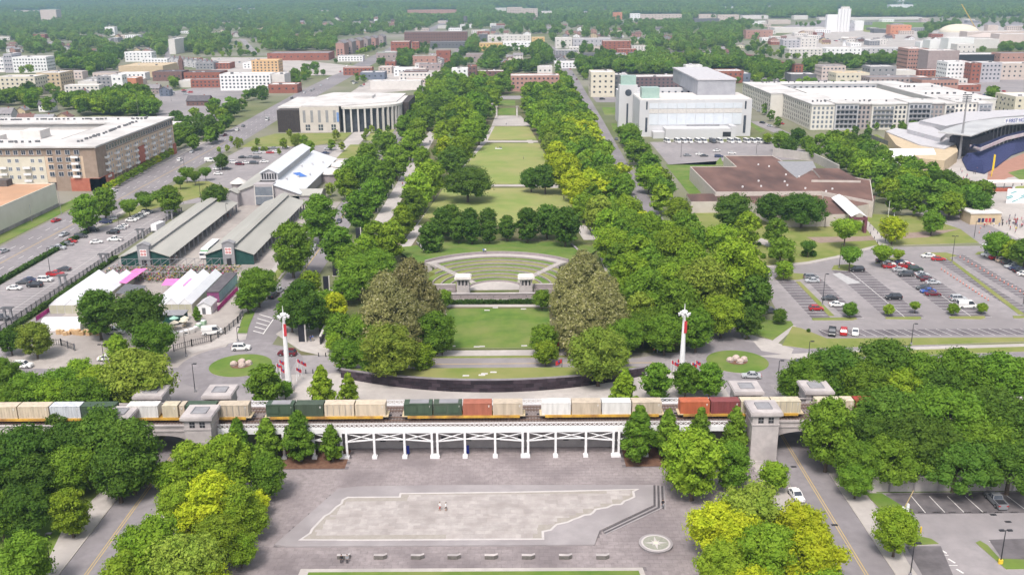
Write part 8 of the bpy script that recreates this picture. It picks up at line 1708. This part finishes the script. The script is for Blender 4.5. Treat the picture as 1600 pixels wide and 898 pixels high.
def poly_fill(P, n, h0, h1, typs, mats, where, mind=6.0):
    xs = [p[0] for p in P]; ys = [p[1] for p in P]; k = tr = 0
    while k < n and tr < n*30:
        tr += 1; px, py = rt.uniform(min(xs),max(xs)), rt.uniform(min(ys),max(ys))
        if not inpoly(px, py, P): continue
        x, y = G(px, py)
        if any(abs(x-q[1]) < mind and abs(y-q[2]) < mind for q in TREES[-140:]): continue
        addtree(x, y, rt.uniform(h0,h1), rt.choice(typs), rt.choice(mats), where); k += 1
poly_fill([(1275,230),(1335,233),(1395,270),(1470,296),(1545,328),(1525,346),(1440,348),(1375,332),(1370,300),(1300,262)], 58, 9.5, 13, ['round','round','oval'], 'DMMML', 'in the belt between brown offices and ballpark', 6.5)
poly_fill([(268,235),(285,215),(365,195),(362,215),(300,240),(290,240)], 20, 9, 12, ['round','oval'], 'MMD', 'between the left apartments and boulevard')
poly_fill([(210,206),(270,190),(345,180),(350,192),(280,212)], 12, 8, 11, ['round'], 'MDL', 'behind the far end of the left apartments')
poly_fill([(318,180),(366,168),(388,171),(380,182),(330,192)], 7, 10, 13, ['round'], 'DMM', 'left of the boulevard before the white office')
poly_fill([(375,158),(415,149),(428,156),(392,168)], 5, 9, 12, ['round'], 'DM', 'by the white office car park')
poly_fill([(438,136),(450,122),(490,108),(500,113),(468,134)], 16, 8, 12, ['round','oval'], 'ML', 'on the boulevard verge above the brick shop')
for a in [(130,303,42,'oval','M','big, on the boulevard verge, left of two'),(159,292,36,'oval','M','big, on the boulevard verge, right of two'),(345,240,24,'round','D','in the market house car park'),(335,288,42,'round','D','at the far end of the first shed')]: T(*a)
for a in [(200,312,34,'vase','M'),(226,306,30,'vase','M'),(250,298,32,'vase','M'),(262,289,34,'oval','M'),(290,262,26,'vase','M'),(303,268,24,'vase','M'),(320,262,22,'vase','M'),(280,276,22,'vase','M'),(222,300,26,'vase','D')]: T(*a, 'on the lawn corner beside the boulevard')
for a in [(1148,302,60,'round','D','dense, left before the brown offices'),(1170,330,40,'oval','L','slim, before the brown offices'),(1206,302,46,'round','D','dense, at the brown office wall, left of two'),(1256,303,82,'spread','D','dense, at the brown office wall, right of two'),(1214,340,34,'oval','M','on the office lawn by the path'),(1222,370,42,'round','M','on the office lawn near the shrubs'),(1264,377,28,'vase','D','small, beside two round shrubs'),(1323,343,50,'vase','L','airy, by the plum canopy'),(1398,338,42,'round','Y','bright, right of the plum canopy path'),(1459,330,36,'round','M','dense, by the street near the kiosk'),(1330,387,40,'vase','M','on the car park island beside a black car'),(1381,385,36,'vase','L','on the far car park island, left'),(1404,391,22,'vase','L','on the far car park island, right'),(1227,407,30,'round','L','on the left car park island'),(1330,472,24,'round','M','on the first near island of the right car park'),(1390,475,18,'round','L','on the second near island, left one'),(1431,472,20,'vase','L','on the second near island, right one'),(1491,474,18,'round','L','on the third near island, left one'),(1536,473,17,'round','L','on the third near island, right one'),(1562,362,42,'round','M','at the kerb row head'),(1584,374,36,'round','L','beside the kerb row, middle'),(1606,372,46,'round','D','beside the kerb row at the right edge'),(1219,482,24,'round','D','small, at the lower left corner of the right car park'),(1030,275,34,'round','M','by the minibus car park corner'),(985,192,34,'round','M','on the library lawn'),(1158,170,10,'cone','M','slim, at the library loading wall')]: T(*a)
for i, px in enumerate((1062,1090,1120)): T(px,196,7,'cone','S','slim column, in front of the library wall')
for a in [(1222,205,30,'round','M'),(1248,200,26,'round','D'),(1235,215,26,'round','D'),(1200,208,16,'round','L'),(1262,212,24,'round','M'),(1272,225,24,'round','M'),(1186,150,12,'oval','M'),(1196,162,12,'oval','M'),(1206,172,12,'oval','M'),(1216,182,12,'oval','M')]: T(*a, 'on the street left of the right apartments')
for i in range(11): T(508+rt.uniform(-70,30)-0*i,  rt.uniform(200,222), rt.uniform(9,15), 'oval', rt.choice('LS'), 'sapling on the lawn before the museum')
for i in range(14): T(340+rt.uniform(0,100), rt.uniform(212,232), rt.uniform(6,9), 'oval', rt.choice('LS'), 'sapling along the market house car park')
for i in range(16): T(162+i*7.0+rt.uniform(-1,1), 288-i*3.8, 10, 'oval', rt.choice('LLY'), 'street tree before the left apartments')
for i in range(26): T(1290+rt.uniform(-10,240), rt.uniform(183,200), rt.uniform(7,12), 'oval', rt.choice('MD'), 'at the foot of the right apartments')
# wider town: screen density keeps the roofs of the photograph in view
BOX = []
for o in list(SC.objects):
    if o.parent is None and o.get('category') in ('building','house','apartments','church tower','silos','dome','tower'):
        ks = [c for c in o.children if c.type == 'MESH' and c.name.split('.')[0] in ('wall','shaft','drum','silo_tube','roof')]
        if not ks: continue
        pts = []
        for c in ks[:2]:
            for q in c.bound_box: pts.append((q[0]+o.location.x, q[1]+o.location.y, q[2]+o.location.z))
        A_ = np.array([PX(*p)[:2] for p in pts]); BOX.append((A_[:,0].min(), A_[:,0].max(), A_[:,1].min(), A_[:,1].max(), min(p[1] for p in pts), o.get('category')))
def clear(x, y, h, w_, soft, z=0):
    px, py, s = PX(x, y, z); t = PX(x, y, z+h)[1]; hw = w_*s/2
    for (l, r, a, c, yy, cat) in BOX:
        if y < yy+4 and rt.random() > (.5 if cat == 'house' else .08) and px+hw*.4 > l and px-hw*.4 < r and t < c-(c-a)*soft and py > a: return False
        if l-1 < px < r+1 and a < py < c and y >= yy: return False
    return True
def on_road(x, y):
    if y > 560 and -202 < x < -164: return True
    if -92 < x < -72 and 600 < y < 1900 or 56 < x < 76 and 600 < y < 1900: return True
    return False
KEEPOUT = [[(230,150),(345,130),(400,128),(330,200),(250,190)],[(330,90),(420,90),(560,104),(520,118),(330,118)],[(540,150),(585,120),(650,108),(700,100),(690,128),(660,140)],[(1180,134),(1290,122),(1340,128)],[(1495,165),(1600,150),(1600,120),(1490,128)],[(1350,34),(1480,36),(1470,42),(1345,46)],[(72,16),(88,16),(84,36),(74,36)],[(257,92),(266,92),(268,62),(263,62)],[(373,60),(383,62),(404,84),(394,84)],[(1200,60),(1290,42),(1436,40),(1436,74),(1250,80)]]
def zone_fill(P, n, h0, h1, mats, where, soft=.35, typs=('round','round','oval')):
    xs = [p[0] for p in P]; ys = [p[1] for p in P]; k = tr = 0
    while k < n and tr < n*14:
        tr += 1; px, py = rt.uniform(min(xs),max(xs)), rt.uniform(min(ys),max(ys))
        if not inpoly(px, py, P) or any(inpoly(px, py, q) for q in KEEPOUT): continue
        x, y = G(px, py); h = rt.uniform(h0,h1)
        if on_road(x, y) or not clear(x, y, h, h, soft): continue
        addtree(x, y, h, rt.choice(typs), rt.choice(mats), where); k += 1
zone_fill([(-40,112),(130,104),(200,118),(330,150),(330,178),(210,196),(120,196),(60,200),(-40,205)], 330, 9, 15, 'MMLDM', 'among the houses behind the left apartments', .45)
zone_fill([(60,96),(185,86),(190,104),(150,122),(80,128),(-20,120),(-20,96)], 150, 10, 15, 'MDDM', 'left of the blank tan hall', .4)
zone_fill([(-60,22),(640,22),(660,52),(530,58),(528,82),(418,84),(400,62),(372,62),(330,86),(268,80),(262,94),(120,82),(-60,86)], 3800, 10, 16, 'F', 'forest', .3)
zone_fill([(640,30),(1200,30),(1210,58),(1150,66),(1130,110),(985,116),(985,84),(880,56),(640,50)], 2300, 9, 14, 'FFM', 'forest', .35)
zone_fill([(735,86),(900,72),(960,84),(990,120),(880,122),(870,116),(800,116),(745,108)], 380, 9, 14, 'MDM', 'beyond the pink school', .4)
zone_fill([(560,96),(640,84),(740,84),(745,112),(690,118),(640,118)], 150, 8, 12, 'MD', 'around the brick church', .4)
zone_fill([(690,114),(800,114),(800,128),(880,128),(910,150),(870,152),(700,142)], 80, 9, 13, 'MML', 'around the pink school', .5)
zone_fill([(960,84),(1160,84),(1160,112),(1010,120),(960,118)], 380, 9, 14, 'FMM', 'in the belt beyond the library', .35)
zone_fill([(1120,108),(1160,96),(1260,112),(1290,96),(1400,92),(1420,104),(1400,112),(1330,106),(1270,122),(1180,122)], 220, 10, 14, 'MDM', 'around the row houses', .45)
zone_fill([(1430,38),(1500,40),(1500,56),(1440,74),(1400,70),(1420,54)], 110, 10, 14, 'FD', 'below the far works', .3)
zone_fill([(1480,128),(1600,126),(1600,160),(1550,164),(1545,140)], 22, 10, 14, 'M', 'by the peach flats', .7)
zone_fill([(1440,150),(1500,158),(1500,178),(1470,170)], 10, 9, 12, 'ML', 'by the brown flats', .5)
zone_fill([(1180,44),(1420,30),(1700,26),(1700,110),(1430,110),(1250,110)], 560, 8, 12, 'FM', 'in the far yards', .3)
zone_fill([(700,60),(940,60),(940,84),(740,88)], 170, 9, 12, 'MMF', 'around the ochre flats', .3)
zone_fill([(340,130),(350,100),(560,96),(540,120)], 16, 6, 9, 'M', 'in the yards left', .3)
zone_fill([(0,66),(540,66),(470,130),(340,150),(0,130)], 190, 6, 10, 'MLMDL', 'among the left town blocks', .62)
zone_fill([(545,78),(800,62),(800,128),(650,142),(560,140)], 150, 6, 10, 'MLMD', 'among the centre town blocks', .62)
zone_fill([(870,80),(1000,62),(1600,60),(1600,140),(1180,138),(960,118),(900,130)], 300, 6, 10, 'MLMD', 'among the right town blocks', .62)
TREES.sort(key=lambda t: -t[0])
NIND = 320
KN = dict(round='broadleaf_tree', oval='broadleaf_tree', cone='conical_tree', mag='magnolia_tree', spread='spreading_tree', vase='broadleaf_tree')
SW = dict(round='round crowned', oval='tall oval', cone='slim conical', mag='dense', spread='wide spreading', vase='flat topped')
for (sz, x, y, z, h, typ, m, where, wf) in TREES[:NIND]:
    t = thing(KN[typ], '%s %s tree %s' % (SHADE[m], SW[typ], where), 'tree', (x, y, z), rt.uniform(0, 6.28), 'trees ' + where, (h*wf, h*wf, h))
    put('trunk', TRUNK[typ], t); put_crown(t, typ, m, rt.randrange(3), PX(x, y, 5)[2]*h*TYPES[typ][0]*wf > 52)
def gn_scatter(name, pts, protos, sc, idx, rot):
    me = bpy.data.meshes.new(name); me.from_pydata(pts, [], [])
    for nm, typ, data in (('sc','FLOAT',sc),('ix','INT',idx),('rt','FLOAT',rot)): me.attributes.new(nm, typ, 'POINT').data.foreach_set('value', data)
    o = put(name, me, kind='stuff'); pc = bpy.data.collections.new(name+'_kinds')
    for i, p in enumerate(protos): q = bpy.data.objects.new('%s_kind_%02d' % (name, i), p); pc.objects.link(q)
    g = bpy.data.node_groups.new(name, 'GeometryNodeTree'); g.interface.new_socket('Geometry', in_out='INPUT', socket_type='NodeSocketGeometry'); g.interface.new_socket('Geometry', in_out='OUTPUT', socket_type='NodeSocketGeometry')
    N = g.nodes; gi, go = N.new('NodeGroupInput'), N.new('NodeGroupOutput'); ip = N.new('GeometryNodeInstanceOnPoints'); ci = N.new('GeometryNodeCollectionInfo'); ci.inputs[0].default_value = pc; ci.inputs['Separate Children'].default_value = True; ci.inputs['Reset Children'].default_value = True
    def at(n_, t_): a = N.new('GeometryNodeInputNamedAttribute'); a.data_type = t_; a.inputs[0].default_value = n_; return a.outputs[0]
    cx = N.new('ShaderNodeCombineXYZ'); g.links.new(at('rt','FLOAT'), cx.inputs[2]); g.links.new(gi.outputs[0], ip.inputs['Points']); g.links.new(ci.outputs[0], ip.inputs['Instance']); ip.inputs['Pick Instance'].default_value = True
    g.links.new(at('ix','INT'), ip.inputs['Instance Index']); g.links.new(cx.outputs[0], ip.inputs['Rotation']); g.links.new(at('sc','FLOAT'), ip.inputs['Scale']); g.links.new(ip.outputs[0], go.inputs[0])
    md = o.modifiers.new('scatter', 'NODES'); md.node_group = g; return o
def joined_tree(typ, m, seed, nl, nq, leaf):
    c = crown_mesh('tree_kind', typ, seed, nl, nq, leaf, LM_[m]); return c
KIND = ['D','M','L','F','S','Y']
mid = [joined_tree(t, m, 50+i*3+j, 26, 900, .055) for i, m in enumerate(KIND) for j, t in enumerate(('round','oval'))]
rest = TREES[NIND:]
gn_scatter('woodland_trees', [(t[1],t[2],t[3]) for t in rest], mid, [t[4] for t in rest], [KIND.index(t[6] if t[6] in KIND else 'M')*2+(1 if t[5] in ('oval','cone') else 0) for t in rest], [rt.uniform(0,6.28) for _ in rest])
far = [joined_tree('round', 'F', 90+i, 12, 170, .12) for i in range(4)]
fp = []; fs = []
while len(fp) < 60000:
    px0, py0 = rt.uniform(-60,1660), -10+46*rt.random()**1.1
    x, y = G(px0, py0)
    if y < 3000 or y > 9200: continue
    z = hill_h(x, y) if y > 3400 else 0; py, s = PX(x, y, z)[1:]
    if py < -9: continue
    if any(inpoly(px0, py0, KEEPOUT[k]) for k in (5,6)) or not clear(x, y, 12, 12, .35, z): continue
    fp.append((x, y, z-1)); fs.append(rt.uniform(11,19)*(1+max(0, y-4000)/5000))
gn_scatter('hill_forest', fp, far, fs, [rt.randrange(4) for _ in fp], [rt.uniform(0,6.28) for _ in fp])
# shrubs
for i, (px,py,w_,m,lab) in enumerate([(1257,401,3.2,'D','round clipped shrub left of its twin on the office lawn'),(1270,401,3.2,'D','round clipped shrub right of its twin on the office lawn'),(1192,404,2.6,'M','low shrub by the left end of the office lawn path'),(1205,403,2.8,'D','low reddish shrub bed on the office lawn'),(1218,401,2.6,'D','low shrub below the round lawn tree'),(1236,410,3.0,'L','light shrub at the car park kerb'),(1175,380,2.2,'D','small round shrub by the curved path'),(1186,384,2.0,'D','smaller round shrub by the curved path'),(1263,519,1.4,'D','lone shrub on the lawn left of the slanting bays'),(100,293,6,'D','dense shrub at the corner of the left apartments')]):
    t = thing('shrub', lab, 'shrub', (*G(px,py),.1), 0, None, w_*.9); put_crown(t, 'round', m, i % 3, False, (0,0,-.2)); 
    b = MB(); b.cyl(0,0,0,.3,.04,n=5); b.build('stem', [BARK], t)
# ================================================================ labels: whatever still shares one gets its place in the row
ORD = ['', 'second', 'third', 'fourth', 'fifth', 'sixth', 'seventh', 'eighth', 'ninth', 'tenth', 'eleventh', 'twelfth', '13th', '14th', '15th', '16th', '17th', '18th', '19th', '20th', '21st', '22nd', '23rd'] + ['%dth' % k for k in range(24, 99)]
bylab = {}
for o in SC.objects:
    if o.parent is None and 'label' in o: bylab.setdefault(o['label'], []).append(o)
for lab, os_ in bylab.items():
    if len(os_) < 2: continue
    def sx(o): return PX(o.location.x, o.location.y, o.location.z+1)
    P = {o: sx(o) for o in os_}
    vert = (max(p[1] for p in P.values())-min(p[1] for p in P.values())) > 1.2*(max(p[0] for p in P.values())-min(p[0] for p in P.values()))
    os_.sort(key=lambda o: -P[o][1] if vert else P[o][0]); n = len(os_)
    for k, o in enumerate(os_):
        w_ = ('nearest' if k == 0 else 'farthest' if k == n-1 else ORD[k]+' nearest') if vert else ('leftmost' if k == 0 else 'rightmost' if k == n-1 else ORD[k]+' from left')
        base = lab.split(' '); base = ' '.join(base[:13]); o['label'] = '%s, %s' % (base, w_)
for o in SC.objects:
    if o.parent is None and 'label' in o:
        q = o['label'].split(' ')
        if len(q) > 16: o['label'] = ' '.join(q[:16])
# ================================================================ air
b = MB(); b.box(-9500,9500,-400,9600,-1.2,262); hz = bpy.data.materials.new('haze_air'); hz.use_nodes = True; t_ = hz.node_tree; t_.nodes.clear()
ou = t_.nodes.new('ShaderNodeOutputMaterial'); pv = t_.nodes.new('ShaderNodeVolumePrincipled'); pv.inputs['Color'].default_value = (.50,.75,1.0,1); pv.inputs['Density'].default_value = .00013; pv.inputs['Anisotropy'].default_value = .2
t_.links.new(pv.outputs[0], ou.inputs['Volume']);
b.build('haze', [hz], kind='stuff')
